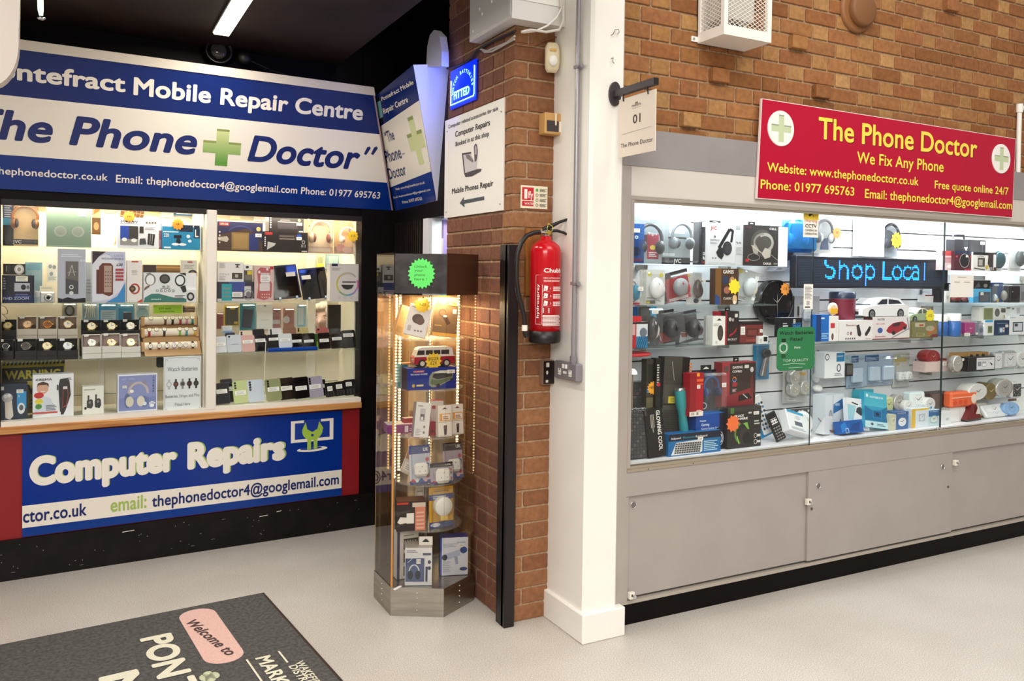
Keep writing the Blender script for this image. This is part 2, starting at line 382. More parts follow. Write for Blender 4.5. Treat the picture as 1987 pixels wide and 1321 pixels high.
# right-hand brick wall, Flemish bond with projecting headers
RW = Bricks(); YW = 3.045; CH = .075
RW.solid(2.0, 6.3, YW+.008, YW+.3, 2.0, 3.9, MORTAR)
out = []
for px, py in [(1398, 145), (1537, 78), (1574, 175), (1803, 58), (1768, 130), (1838, 145), (1730, 200), (1865, 226), (1348, 232), (1845, 2)]:
    p = onY(px, py, YW-.02); out.append((p.x, p.z))
z0 = onY(1340, 1018/4.403*0+212, YW).z
ZB = 2.281
per = .3375
XB = None
rows = range(-2, 22)
for j in rows:
    z = ZB+j*CH; off = (j % 2)*per/2
    i = -1
    x = 1.9+off-per
    while x < 6.2:
        for wd, pal, hd in ((.2155, STR, False), (.102, HED, True)):
            a, b_ = max(x, 2.02), x+wd
            if b_ > a+.02:
                pr = .0
                if hd and any(abs((a+b_)/2-ox) < .085 and abs(z+.0325-oz) < .045 for ox, oz in out): pr = .028
                RW.brick(a, b_, YW-pr, YW+.05, z, z+.065, bcol(pal if random.random() < .85 else STR))
            x += wd+.01
RW.finish('wall_right')

# brick pier between the two shops
PB = Bricks()
XA, YBF = 1.735, 3.31
PB.solid(XA+.006, 1.96, YBF+.006, 4.06, 0, 3.6, MORTAR)
for j in range(0, 48):
    z = j*CH+.004
    segs = [(XA, 1.945)] if j % 2 == 0 else [(XA, XA+.068), (XA+.078, 1.945)]
    for k, (a, b_) in enumerate(segs): PB.brick(a, b_, YBF, YBF+.1 if k == 0 else YBF+.05, z, z+.065, bcol(PIER))
    y = YBF+(.11 if j % 2 else .11)
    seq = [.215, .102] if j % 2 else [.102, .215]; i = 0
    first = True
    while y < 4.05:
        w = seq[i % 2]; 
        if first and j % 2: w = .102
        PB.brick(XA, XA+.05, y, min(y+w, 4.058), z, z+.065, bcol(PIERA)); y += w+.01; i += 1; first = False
PB.finish('wall_corner')

# white plastered column with plinth
b = MB()
b.cbox(1.945, 2.122, 3.0, 3.33, 0.0, 3.9, noise_mat('white_gloss_paint', 'F1EDE6', 'F6F3EC', 3, 3, .35), .014)
WC = b.mats[0]
b.cbox(1.927, 2.150, 2.977, 3.32, 0, .128, WC, .004)
struct(b, 'white_column')['label'] = 'white painted column with square plinth between the brick pier and the grey showcase'

# left shop: black wall, upper wall, return, ceiling (built in the shopfront's own frame)
BLK = noise_mat('scuffed_black_paint', '080304', '100909', 6, 6, .5, spec=.15)
def Lput(o): o.location = L0; o.rotation_euler = (0, 0, DL); return o
b = MB()
b.box(-1.6, 1.80, .01, .06, 1.93, 3.35, BLK)               # above the window
b.box(-1.6, 1.80, .03, .06, 0, .80, BLK)
b.box(1.567, 1.80, 0.0, .10, .17, 3.35, BLK)               # black end post
b.box(-.52, -.338, -.012, .06, .79, 1.95, BLK)             # post at the left end of the window
Lput(struct(b, 'wall_left'))
b = MB(); KN = noise_mat('chipped_black_skirting', '0A0505', '171010', 9, 8, .42, spec=.25)
b.box(-1.6, 1.80, -.004, .04, 0, .207, KN)
for i in range(46):                                          # chips and scrapes through the black paint
    s_, z_ = random.uniform(-.5, 1.7), random.uniform(.02, .186); w_, h_ = random.choice([(.004, .003), (.007, .003), (.003, .006), (.02, .002)]), 0
    b.flat([(s_, z_), (s_+w_[0], z_+.001), (s_+w_[0]*.9, z_+w_[1]), (s_+w_[0]*.2, z_+w_[1]*1.1)], -.0045, 'A89A90')
for s_, z_, w_ in ((.22, .168, .06), (.95, .15, .05), (1.05, .165, .03)):
    b.flat([(s_, z_), (s_+w_, z_+.003), (s_+w_, z_+.007), (s_+.002, z_+.005)], -.0046, 'CFC6BC')
Lput(struct(b, 'baseboard_left'))
b = MB()
b.box(-1.6, 1.567, .012, .03, .207, .75, mat('8E1018', .5))
Lput(struct(b, 'trim_1'))
b = MB()                                                     # side return towards the pier
b.box(1.785, 1.87, 4.52, 5.06, 0, 3.35, BLK)
b.box(1.785, 1.87, 4.06, 4.52, 1.905, 3.35, BLK)
b.box(1.785, 1.87, 4.06, 4.52, 0, .95, BLK)
for i in range(14): b.box(1.775, 1.785, 4.545+i*.033, 4.557+i*.033, .05, 1.9, mat('150D0D', .35))
struct(b, 'wall_return')
b = MB(); CE = noise_mat('black_ceiling_paint', '261A15', '33251E', 3, 4, .6, spec=.2)
b.box(-2.6, 1.40, 1.6, 5.05, 2.84, 3.4, CE)
b.box(1.40, 2.0, 3.9, 5.2, 3.36, 3.4, CE)
struct(b, 'ceiling')

# small lit window on the side return
w = MB(); WF = mat('E6E6EA', .4)
w.box(1.783, 1.84, 4.44, 4.52, .95, 1.905, WF); w.box(1.79, 1.85, 4.40, 4.43, .95, 1.905, mat('D5D8DE', .3))
w.box(1.84, 2.15, 4.52, 4.54, .9, 1.93, WF); w.box(2.13, 2.15, 4.06, 4.52, .9, 1.93, WF); w.box(1.84, 2.15, 4.06, 4.52, .93, .95, WF); w.box(1.84, 2.15, 4.06, 4.52, 1.905, 1.93, WF)
o = thing('window_2', None, None); o['kind'] = 'structure'
w.build('frame', o)
g = MB(); g.box(1.80, 1.804, 4.06, 4.44, .95, 1.905, GLASS); g.build('glass_pane', o)
g = MB(); [g.box(1.85, 2.12, 4.07, 4.50, z, z+.006, SHELF) for z in (1.42, 1.66)]; g.build('glass_shelf', o)
area_light('side_window_lamp', (1.97, 4.28, 1.89), .2, .3, 3.0, (.9, .95, 1.0))

# ------------------------------------------------------------------ left display window
WD = 0.42
LW = Lput(thing('display_case', 'long lit display window of the left shop, white mullion, glass shelves and pine sill', 'display window'))
PINE = noise_mat('varnished_pine', 'A9672B', 'DFA868', 5, 6, .35, stretch=(.6, 8, 14), lo=.3, hi=.7)
b = MB(); b.cbox(-1.6, 1.567, -.03, .03, .750, .787, PINE, .004); b.build('sill', LW)
b = MB(); FR = mat('EFE9DD', .4)
b.box(-.338, 1.567, -.012, .05, .787, .812, FR); b.box(-.338, 1.567, 0, WD, .795, .805, FR)
b.box(-.338, .647, -.004, .03, 1.905, 1.935, mat('140C09', .5)); b.box(.702, 1.567, -.004, .03, 1.905, 1.935, mat('140C09', .5)); b.build('frame', LW)
b = MB(); b.cbox(.647, .702, -.014, .05, .80, 1.93, FR, .004); b.build('mullion', LW)
for s0, s1 in ((-.338, .648), (.701, 1.567)):
    b = MB(); b.box(s0, s1, .006, .010, .811, 1.93, GLASS); b.build('glass_pane', LW)
SHZ = (1.703, 1.408, 1.110); LBASE = .812
for zz in SHZ:
    for s0, s1 in ((-.338, .64), (.71, 1.567)):
        b = MB(); b.box(s0, s1, .035, .34, zz-.007, zz, SHELF); b.build('glass_shelf', LW)
b = MB(); BP = mat('E9E0CE', .55); BP2 = mat('E2DAC8', .35)
for s0, s1, z0_, z1_ in ((-.338, .155, .805, 1.95), (.16, .66, .805, 1.95), (.70, 1.355, .805, 1.95), (1.40, 1.567, .805, 1.17), (1.40, 1.567, 1.42, 1.95), (1.492, 1.567, 1.17, 1.42)):
    b.box(s0, s1, WD, WD+.012, z0_, z1_, BP2)
b.box(-.338, 1.567, WD-.001, WD, .865, .869, mat('8E8678'))
b.build('back_panel', LW)
b = MB(); b.box(1.352, 1.403, WD-.03, WD+.02, .805, 1.95, mat('E9E4DA', .5)); b.box(.640, .71, .05, WD, .8, 1.95, mat('E2D9C8', .5)); b.box(.14, .165, WD-.02, WD, .805, 1.95, mat('E4DED2', .5)); b.build('post', LW)
b = MB(); b.box(-.338, 1.567, .062, WD+.01, 1.95, 1.97, BP); b.box(-.35, -.338, .01, WD, .8, 1.95, BP); b.box(1.567, 1.58, .12, WD, .8, 1.95, BP); b.build('casing', LW)
b = MB(); b.box(-.30, .62, .05, .075, 1.925, 1.945, mat('FFE2B0', .5, 0, 4.0)); b.box(.73, 1.60, .05, .075, 1.925, 1.945, mat('FFE2B0', .5, 0, 4.0)); b.build('light_strip', LW)
for s_ in (.15, 1.13):
    p = Lpt(s_, .04, 1.915); area_light('window_strip_lamp', p, .85, .05, 3.6, (1.0, .90, .75), (math.radians(16), 0, DL)); area_light('window_back_fill', Lpt(s_, .33, 1.93), .85, .05, 8, (1.0, .87, .68), (math.radians(-14), 0, DL))  # second, rear lamp is a fill added to brighten the back panel

# ------------------------------------------------------------------ right grey showcase
RC = thing('display_showcase', 'grey built-in glass-fronted showcase filled with gadgets and clocks, black kick board', 'showcase')
GP = noise_mat('grey_eggshell', 'A29994', 'A79E99', 4, 4, .45); ALU = mat('B7AA98', .32, .6); GP2 = noise_mat('grey_fascia', '8D8888', '959090', 3, 3, .5)
X1 = 6.2; YF = 3.02
b = MB(); b.box(2.1225, X1, 3.065, 3.09, 0, .14, BLK); b.build('kick_board', RC)
b = MB(); b.box(2.1225, X1, YF, 3.10, .115, .1305, mat('AAA196', .4)); b.box(2.1225, 2.175, YF-.002, 3.06, .131, 2.08, GP); b.box(2.175, 2.190, YF, 3.06, .131, .6, GP)
b.box(2.175, X1, YF-.0015, 3.08, .603, .712, GP); b.box(2.15, X1, 3.06, 3.08, .14, .61, mat('5A5552')); b.build('carcass', RC)
b = MB(); b.box(2.175, X1, YF-.006, 3.075, .712, .724, ALU); b.box(2.175, X1, YF-.002, YF+.008, .724, .737, ALU); b.box(2.175, X1, 3.056, 3.060, .724, .735, ALU)
b.box(2.175, 2.192, YF-.004, 3.07, .73, 1.9275, mat('B2A9A0', .3, .3)); b.box(2.175, X1, YF-.004, 3.075, 1.928, 1.945, mat('BEB4A8', .3, .4)); b.box(2.175, X1, YF, YF+.004, 1.915, 1.928, ALU)
[b.cyl((x, YF-.0065, .718), (x, YF-.004, .718), .003, 'dg') for x in (2.29, 2.55, 3.6)]
b.build('aluminium_track', RC)
b = MB(); b.box(2.147, X1, YF, 3.06, 1.945, 2.078, mat('CFC8C0', .5)); b.build('header_board', RC)
b = MB(); b.box(2.125, X1, YF-.004, 3.05, 2.078, 2.243, GP2); b.build('fascia_board', RC)
def recess(mb, x, z, y):
    mb.lathe([(.017, 0), (.017, -.0025), (.0145, -.0035), (.0135, -.001), (.0135, .0)], CHROME, 20, (x, y, z), 'y'); mb.lathe([(.0134, -.0008), (.0, -.0006)], mat('8A8480', .3, .8), 20, (x, y, z), 'y')
locks = []
for x0, x1, y, pulls in ((2.19, 3.325, 3.034, [(2.225, .557)]), (3.31, 4.462, 3.021, [(3.38, .522), (4.375, .525)]), (4.45, 5.6, 3.034, []), (5.59, 6.19, 3.021, [])):
    d = bbx(x0, x1, y, y+.011, .142, .603, GP).build('sliding_door', RC)
    for x, z in pulls:
        q = MB(); recess(q, x, z, y); q.build('finger_pull', d)
for x, z, y, ori in ((3.30, .452, 3.02, 0), (4.472, .541, 3.02, 0), (2.205, .158, 3.02, 1)):
    q = MB(); q.cbox(x-.016, x+.014, y-.022, y, z-.016, z+.016, mat('E3DDD0', .35), .003); q.cyl((x+.008, y-.028, z-.004), (x+.008, y-.02, z-.004), .008, CHROME); q.box(x-.008, x+.0, y-.0228, y-.022, z-.002, z+.008, 'dg'); q.build('cabinet_lock', RC)
for x, z in ((3.335, .41), (4.425, .405)):
    q = MB(); q.cyl((x, 3.0165, z), (x, 3.021, z), .0065, mat('6E625A', .4, .5)); q.build('screw', RC)
# interior
b = MB(); b.box(2.1755, X1, 3.0605, 3.339, .718, .742, mat('E4E4E6', .4)); b.build('base_shelf', RC)
b = MB(); SW = mat('EDEEF0', .42); b.box(2.17, X1, 3.352, 3.36, .71, 2.02, mat('0B0909', .6))
zz = .714
edges = [.867+.1*k for k in range(-1, 12)]
for k in range(len(edges)):
    lo = edges[k]+.004 if k else .714
    hi = (edges[k+1]-.004) if k+1 < len(edges) else 2.02
    if k == 0: lo, hi = .714, edges[1]-.004
    b.box(2.17, X1, 3.34, 3.352, lo, hi, SW)
b.build('slatwall_panel', RC)
b = MB(); b.box(2.17, X1, 3.03, 3.36, 1.99, 2.0, SW); b.box(2.165, 2.175, 3.05, 3.36, .71, 2.0, mat('D9D2C8', .4)); b.box(6.19, 6.2, 3.02, 3.36, .13, 2.24, GP); b.build('casing', RC)
for x0, x1, y in ((2.19, 3.34, 3.046), (3.295, 4.40, 3.054), (4.375, 6.185, 3.046)):
    g = bbx(x0, x1, y, y+.004, .727, 1.93, GLASS).build('glass_pane', RC)
b = MB()
for x, y in ((3.338, 3.046), (4.376, 3.046), (4.395, 3.054)): b.box(x-.0015, x+.0015, y-.0003, y+.0045, .727, 1.93, mat('27322F', .2))
b.build('glass_edge', RC)
q = MB(); [q.cbox(x, x+.012, 3.03, 3.045, .724, .748, CHROME, .002) for x in (4.335, 4.365)]; q.build('glass_catch', RC)
SL, SM, SR = (1.648, 1.454, 1.254), (1.242,), (1.624, 1.435, 1.251, 1.040)
for zs, x0, x1 in ((SL, 2.18, 3.165), (SM, 3.40, 4.42), (SR, 4.64, 5.9)):
    for zz in zs:
        bbx(x0, x1, 3.115, 3.338, zz-.006, zz, SHELF).build('glass_shelf', RC)
b = MB()
for zs, xs in ((SL, (2.45, 2.98)), (SM, (3.43, 4.40)), (SR, (4.6, 5.1, 5.6))):
    for zz in zs:
        for x in xs: b.box(x-.01, x+.01, 3.27, 3.34, zz-.03, zz-.006, mat('9A948A', .4, .4))
b.build('shelf_bracket', RC)
LEDX = (2.66, 3.40, 3.94, 4.66, 5.36)
b = MB()
for x in LEDX: b.lathe([(.03, .0), (.032, .01), (.035, .02)], mat('DDE8FF', .3, 0, 9.0), 16, (x, 3.22, 1.968))
b.build('led_puck', RC)
for x in LEDX: area_light('showcase_led', (x, 3.21, 1.955), .12, .08, 4, (.88, .94, 1.0))
for zc, e in ((1.9, 0),): area_light('showcase_strip', (3.9, 3.09, 1.955), 3.4, .04, 15, (.90, .95, 1.0), (math.radians(10), 0, 0))
# ------------------------------------------------------------------ signs
NAVY = mat('06246A', .25, 0, 0, .35); NAVY2 = mat('073080', .25, 0, 0, .35); SWH = mat('F2EADC', .3); INK = mat('0B2268', .35)
def grad_mat(name, c1, c2, z0, z1, rough=.3):       # printed two-tone green of the cross
    m, nt, b = new_mat(name); L = nt.links.new
    tc = N(nt, 'ShaderNodeTexCoord'); sp = N(nt, 'ShaderNodeSeparateXYZ'); mr = N(nt, 'ShaderNodeMapRange')
    mr.inputs['From Min'].default_value = z0; mr.inputs['From Max'].default_value = z1
    rp = N(nt, 'ShaderNodeValToRGB'); rp.color_ramp.elements[0].color = (*lin(c1), 1); rp.color_ramp.elements[1].color = (*lin(c2), 1)
    L(tc.outputs['Object'], sp.inputs[0]); L(sp.outputs['Z'], mr.inputs['Value']); L(mr.outputs[0], rp.inputs[0]); L(rp.outputs[0], b.inputs['Base Color']); b.inputs['Roughness'].default_value = rough
    return m
LS = Pl(Lpt(0, -.001, 1.983), UL, NL*-.196+Vector((0, 0, .68)))
uR0, uR1 = LS.uv(762.6, 409.7), LS.uv(727.6, 187.5)
uT = LS.uv(300, 130)                                    # white strip sits above this line
top = (LS.uv(*Q('B', 1640, 183))[1]+LS.uv(*Q('A', 400, 45))[1])/2
b1 = (LS.uv(*Q('A', 0, 378))[1]+LS.uv(*Q('B', 1690, 540))[1])/2
b2 = (LS.uv(*Q('A', 0, 877))[1]+LS.uv(*Q('B', 1765, 980))[1])/2
bot = (LS.uv(*Q('A', 0, 1165))[1]+LS.uv(*Q('B', 1800, 1228))[1])/2
def ue(v): return uR0[0]+(uR1[0]-uR0[0])*(v-uR0[1])/(uR1[1]-uR0[1])
UL0 = -1.25
fas = LS.place(thing('fascia_sign', 'long blue and white shop fascia sign tilted above the left display window', 'sign'))
m = MB()
stripT = top+.05
P_ = [(UL0, bot), (ue(bot), bot), (ue(stripT), stripT), (UL0, stripT)]
m.flat(P_, 0, NAVY)
bk = [LS.M().inverted() @ p for p in (Lpt(UL0, .008, 1.983), Lpt(1.55, .008, 1.983), Lpt(1.5, .008, 2.70), Lpt(UL0, .008, 2.70))]
fr_ = [(u, 0, v) for u, v in P_]
m.add(fr_+[tuple(p) for p in bk], [(0, 4, 5, 1), (1, 5, 6, 2), (2, 6, 7, 3), (3, 7, 4, 0)], BLK)
for v0, v1, c in ((b1, top, NAVY), (b2, b1, SWH), (bot, b2, NAVY2)):
    m.flat([(UL0, v0), (ue(v0)-.002, v0), (ue(v1)-.002, v1), (UL0, v1)], -.0008, c)
m.build('sign_panel', fas)
m = MB(); m.flat([(UL0, top+.002), (ue(top), top+.002), (ue(stripT), stripT), (UL0, stripT)], -.008, mat('E0D6C6', .45), .008); m.build('top_strip', fas)
m = MB(); e0, e1 = ue(bot), ue(top)
m.flat([(e0-.010, bot), (e0, bot), (e1, top), (e1-.010, top)], -.003, mat('B89AA0', .3, .3), .003); m.build('corner_bead', fas)
m = MB(); CR = mat('F4EDE0', .3)
LS.text(fas, 'Mobile Repair Centre', Q('A', 1103, 388), Q('B', 1522, 408), Q('A', 1103, 252), CR, bold=.03)
a_, c_ = LS.uv(*Q('A', 1103, 388)), LS.uv(*Q('A', 1103, 252)); t0 = LS.uv(*Q('A', 1037, 378)); n0 = LS.uv(*Q('A', 145, 280))
wv = t0[0]-n0[0]; vs_, _ = glyphs('ntefract'); kx = wv/(max(v[0] for v in vs_)-min(v[0] for v in vs_)); va, _ = glyphs('Pontefract')
line(fas, 'Pontefract', t0[0], a_[1], c_[1]-a_[1], CR, -.002, W=(max(v[0] for v in va)-min(v[0] for v in va))*kx, al='r', bold=.03)
LS.text(fas, 'Phone', Q('A', 570, 812), Q('A', 1625, 902), Q('A', 615, 573), INK, bold=.03, shear=.2)
LS.text(fas, 'Doctor', Q('B', 470, 765), Q('B', 1490, 850), Q('B', 510, 527), INK, bold=.03, shear=.2)
q0, q1, q2 = LS.uv(*Q('A', 10, 765)), LS.uv(*Q('A', 415, 790)), LS.uv(*Q('A', 30, 545))
hw = LS.uv(*Q('A', 437, 790))[0]-LS.uv(*Q('A', 2, 765))[0]; vh, _ = glyphs('he', .2); va, _ = glyphs('\u201cThe', .2)
line(fas, '\u201cThe', LS.uv(*Q('A', 437, 790))[0], q0[1]-.003, LS.uv(*Q('A', 615, 573))[1]-LS.uv(*Q('A', 570, 812))[1], INK, -.002, W=(max(v[0] for v in va)-min(v[0] for v in va))*hw/(max(v[0] for v in vh)-min(v[0] for v in vh)), al='r', bold=.03, shear=.2)
for xq in (1555, 1620):
    pts = [LS.uv(*Q('B', xq-18, 700)), LS.uv(*Q('B', xq+2, 712)), LS.uv(*Q('B', xq+45, 650)), LS.uv(*Q('B', xq+35, 632)), LS.uv(*Q('B', xq+12, 640))]
    m.flat(pts, -.002, INK)
m.build('quotation_mark', fas)
LS.text(fas, 'Email: thephonedoctor4@googlemail.com Phone: 01977 695763', Q('A', 958, 1117), Q('B', 1682, 1117), Q('A', 958, 1060), CR, bold=.014)
d0, d1 = LS.uv(*Q('A', 15, 1043)), LS.uv(*Q('A', 890, 1110)); vh, _ = glyphs('hephonedoctor.co.uk'); va, _ = glyphs('Web: www.thephonedoctor.co.uk')
kk = (d1[0]-LS.uv(*Q('A', -10, 1040))[0])/(max(v[0] for v in vh)-min(v[0] for v in vh))
line(fas, 'Web: www.thephonedoctor.co.uk', d1[0], d1[1]-.001, LS.uv(*Q('A', 958, 1060))[1]-LS.uv(*Q('A', 958, 1117))[1], CR, -.002, W=(max(v[0] for v in va)-min(v[0] for v in va))*kk, al='r', bold=.014)
def cross(mb, cu, cv, r, t, y, m1, m2, bev=0):
    P = [(-t, -r), (t, -r), (t, -t), (r, -t), (r, t), (t, t), (t, r), (-t, r), (-t, t), (-r, t), (-r, -t), (-t, -t)]
    mb.flat([(cu+a*1.0, cv+c) for a, c in P], y, m1)
    if bev:
        for pts in ([(-t, r), (t, r), (t, r-bev), (-t, r-bev)], [(-r, t), (-t, t), (-t, t-bev), (-r, t-bev)], [(t, t), (r, t), (r, t-bev), (t, t-bev)]): mb.flat([(cu+a, cv+c) for a, c in pts], y-.0004, m2)
cc = LS.uv(*Q('B', 240, 643)); rr = LS.uv(*Q('B', 240, 470))[1]-cc[1]; rx_ = (LS.uv(*Q('B', 408, 655))[0]-LS.uv(*Q('B', 70, 630))[0])/2
m = MB(); cross(m, cc[0], cc[1], (rr+rx_)/2, rx_*.34, -.002, grad_mat('cross_green', '5E9A3C', 'D5DC9A', cc[1]-rr*.8, cc[1]+rr), mat('8C9A55', .4), .012); m.build('green_cross', fas)

# angled lightbox sign on the return
SX = Vector((0, -1, 0)); SZ = Vector((-.196, 0, .68)).normalized()
SS = Pl((1.785, 4.99, 1.980), SX, SZ)
c0, c1, c2, c3 = SS.uv(765, 409.8), SS.uv(847, 389), SS.uv(802, 125.5), SS.uv(729.3, 185.4)
side = SS.place(thing('lightbox_sign', 'blue and white lightbox sign angled out at the corner beside the brick pier', 'sign'))
Mi = SS.M().inverted()
def w3(uv): return SS.o+SS.ux*uv[0]+SS.uz*uv[1]
m = MB(); F4 = [c0, c1, c2, c3]; B4 = []
for i, uv in enumerate(F4):
    p = w3(uv); B4.append(tuple(Mi @ Vector((1.787, p.y, p.z+(.03 if i > 1 else 0)))))
vs = [(u, 0, v) for u, v in F4]+B4
m.add(vs, [(0, 4, 5, 1), (1, 5, 6, 2), (2, 6, 7, 3), (3, 7, 4, 0)], mat('EDEBF0', .4)); m.build('box_body', side)
def lerp(a, c, t): return (a[0]+(c[0]-a[0])*t, a[1]+(c[1]-a[1])*t)
tl = lambda t: lerp(c0, c3, t); tr_ = lambda t: lerp(c1, c2, t)
m = MB()
h1 = .73; h1r = .68 if False else .735; h0 = .235
vL1, vR1 = SS.uv(*Q('C', 68, 585)), SS.uv(*Q('C', 375, 378)); vL0, vR0 = SS.uv(*Q('C', 150, 1055)), SS.uv(*Q('C', 468, 930))
m.flat([c0, c1, vR0, vL0], -.0006, NAVY2); m.flat([vL0, vR0, vR1, vL1], -.0006, SWH); m.flat([vL1, vR1, c2, c3], -.0006, NAVY); m.build('sign_panel', side)
m = MB()
def st(t, p0, p1, cap, c, bold=.02, sh=0): SS.text(side, t, Q('C', *p0), Q('C', *p1), Q('C', *cap), c, -.002, bold, sh)
st('Pontefract Mobile', (92, 410), (328, 226), (84, 352), CR); st('Repair Centre', (106, 503), (287, 372), (98, 440), CR)
st('\u201cThe', (122, 705), (188, 685), (112, 622), INK, .015); st('Phone', (125, 870), (243, 822), (118, 768), INK, .015); st('Doctor', (150, 998), (278, 948), (142, 905), INK, .015)
st('\u201d', (256, 832), (272, 826), (250, 790), INK, 0)
st('Web: www.thephonedoctor.co.uk', (197, 1090), (418, 1012), (194, 1060), CR, .01); st('Email: thephonedoctor4@googlemail.com', (182, 1155), (460, 1063), (180, 1125), CR, .01); st('Phone: 01977 695763', (250, 1190), (398, 1143), (248, 1158), CR, .01)
m = MB(); cu = SS.uv(*Q('C', 350, 692)); ch_ = SS.uv(*Q('C', 316, 500)); cw = SS.uv(*Q('C', 408, 672))
cr_ = abs(ch_[1]-cu[1]); cx_ = abs(cw[0]-cu[0])
m.T = Matrix.Translation((cu[0], 0, cu[1])) @ Matrix.Diagonal((cx_/cr_, 1, 1, 1)); cross(m, 0, 0, cr_, cr_*.36, -.0015, grad_mat('cross_green_side', '5E9A3C', 'D5DCA0', -cr_, cr_), mat('8C9A55', .4), .02); m.T = None; m.build('green_cross', side)
m = MB(); ph = [SS.uv(*Q('C', *p)) for p in ((36, 362), (70, 348), (103, 548), (70, 572))]; m.flat(ph, -.0015, mat('1A2233', .2)); ph2 = [SS.uv(*Q('C', *p)) for p in ((44, 395), (74, 380), (96, 505), (66, 525))]; m.flat(ph2, -.002, mat('7FB4BE', .2)); m.build('printed_phone', side)

# Computer Repairs board under the window
GS = Pl(Lpt(0, .004, 0), UL, (0, 0, 1))
cr = GS.place(thing('computer_repairs_sign', 'blue and white computer repairs board on the red panel under the left window', 'sign'))
s0, s1, z0_, z1_ = -.2445, 1.452, .212, .738
m = MB(); m.flat([(s0, z0_), (s1, z0_), (s1, z1_), (s0, z1_)], 0, mat('05308C', .25, 0, 0, .35), .008)
va_, vb_ = (GS.uv(*Q('G', 68, 715))[1]+GS.uv(*Q('G', 1873, 487))[1])/2, (GS.uv(*Q('G', 68, 590))[1]+GS.uv(*Q('G', 1873, 382))[1])/2
m.flat([(s0, va_), (s1, va_), (s1, vb_), (s0, vb_)], -.0006, SWH); m.flat([(s0, z0_), (s1, z0_), (s1, va_), (s0, va_)], -.0005, mat('06388C', .25, 0, 0, .35)); m.build('sign_panel', cr)
m = MB()
def gt(t, p0, p1, cap, c, bold=.02, y=-.002): GS.text(cr, t, Q('G', *p0), Q('G', *p1), Q('G', *cap), c, y, bold)
gt('Computer', (112, 475), (950, 390), (112, 308), mat('A6C060', .4), .06, -.0012); gt('Repairs', (1010, 377), (1565, 326), (1010, 227), mat('A6C060', .4), .06, -.0012)
gt('Computer', (107, 478), (943, 393), (107, 310), CR, .06); gt('Repairs', (1003, 381), (1556, 330), (1003, 230), CR, .06)
gt('email:', (568, 622), (772, 600), (568, 545), mat('A6C060', .4), .02); gt('thephonedoctor4@googlemail.com', (803, 593), (1862, 466), (803, 530), INK, .02)
gt('ctor.co.uk', (72, 683), (432, 643), (72, 612), INK, .02)
m = MB()
k0, k1 = GS.uv(*Q('G', 1590, 250)), GS.uv(*Q('G', 1832, 90)); kx0, kz0, kw, kh = k0[0], k0[1], k1[0]-k0[0], k1[1]-k0[1]
art(m, kw, kh, [('r', 0, .12, 1, 1, 'F4EDE0'), ('r', .09, .24, .91, .9, '0C3796'), ('o', .5, .55, .24, .38, .085, 'A6C84A', -215, 35), ('r', .30, .62, .70, 1.0, '0C3796'), ('p', [(.26, .62), (.34, .92), (.38, .62), (.5, .5), (.62, .62), (.66, .92), (.76, .62), (.62, .35), (.62, -.2), (.53, -.2), (.53, .42), (.47, .42), (.47, -.2), (.38, -.2), (.38, .35)], 'A6C84A'),
    ('e', .5, -.2, .36, .1, 'F4EDE0'), ('e', .47, -.16, .26, .06, '0C3796'), ('r', .38, -.2, .47, .1, 'A6C84A'), ('r', .53, -.2, .62, .1, 'A6C84A')], -.0008, kx0, kz0)
m.build('spanner_emblem', cr)

# white arrow sign on the pier
AS = Pl((1.728, 4.0, 1.6), (0, -1, 0), (0, 0, 1))
def corners(P, pts): return [P.uv(*p) for p in pts]
q = corners(AS, [Q('C', 577, 1300), Q('C', 1030, 1224), Q('C', 1030, 362), Q('C', 566, 540)]); us = ((q[0][0]+q[3][0])/2, (q[1][0]+q[2][0])/2); vz = ((q[0][1]+q[1][1])/2, (q[2][1]+q[3][1])/2)
ar = AS.place(thing('arrow_sign', 'white notice board with printed laptop and grey left arrow on the brick pier', 'sign'))
m = MB(); m.flat([(us[0], vz[0]), (us[1], vz[0]), (us[1], vz[1]), (us[0], vz[1])], 0, mat('EFEAE2', .35), .006)
for u in (us[0]+.03, us[1]-.03):
    for v in (vz[0]+.03, vz[1]-.06): m.cyl((u, -.002, v), (u, .001, v), .004, mat('8A8078', .4, .6), n=8)
m.build('sign_panel', ar)
m = MB(); DK = mat('1C1517', .5)
def at_(t, p0, p1, cap, bold=.015): AS.text(ar, t, Q('C', *p0), Q('C', *p1), Q('C', *cap), DK, -.0015, bold)
at_('Computer related accessories for sale', (602, 603), (988, 450), (600, 572), .012); at_('Computer Repairs', (655, 668), (925, 570), (655, 622), .02); at_('Booked in at this shop', (658, 740), (918, 652), (656, 702), .015); at_('Mobile Phones Repair', (630, 1112), (950, 1038), (630, 1065), .02)
m = MB(); pq = lambda *p: [AS.uv(*Q('C', *a)) for a in p]
m.flat(pq((710, 790), (780, 780), (778, 800), (800, 850), (826, 830), (822, 905), (858, 915), (850, 928), (780, 968), (735, 975), (722, 940)), -.001, mat('C9C3C4', .4)); m.flat(pq((708, 790), (780, 780), (778, 792), (718, 803), (732, 940), (724, 945)), -.0014, mat('3A3034', .4)); m.flat(pq((724, 946), (822, 915), (860, 910), (855, 930), (785, 970), (735, 976)), -.0014, mat('4A4245', .4))
m.flat(pq((806, 850), (800, 740), (812, 714), (824, 722), (830, 770), (826, 830), (815, 858)), -.0016, mat('5E5054', .4)); m.flat(pq((808, 800), (808, 740), (815, 728), (822, 745), (822, 800)), -.0019, mat('B9ADAE', .4)); m.flat(pq((735, 800), (765, 800), (800, 850), (790, 862), (745, 830)), -.0016, mat('7A7074', .4)); m.build('printed_laptop', ar)
m = MB(); m.flat(pq((690, 1178), (722, 1130), (724, 1154), (880, 1124), (880, 1152), (726, 1182), (728, 1210)), -.0012, mat('4C5658', .4)); m.build('printed_arrow', ar)

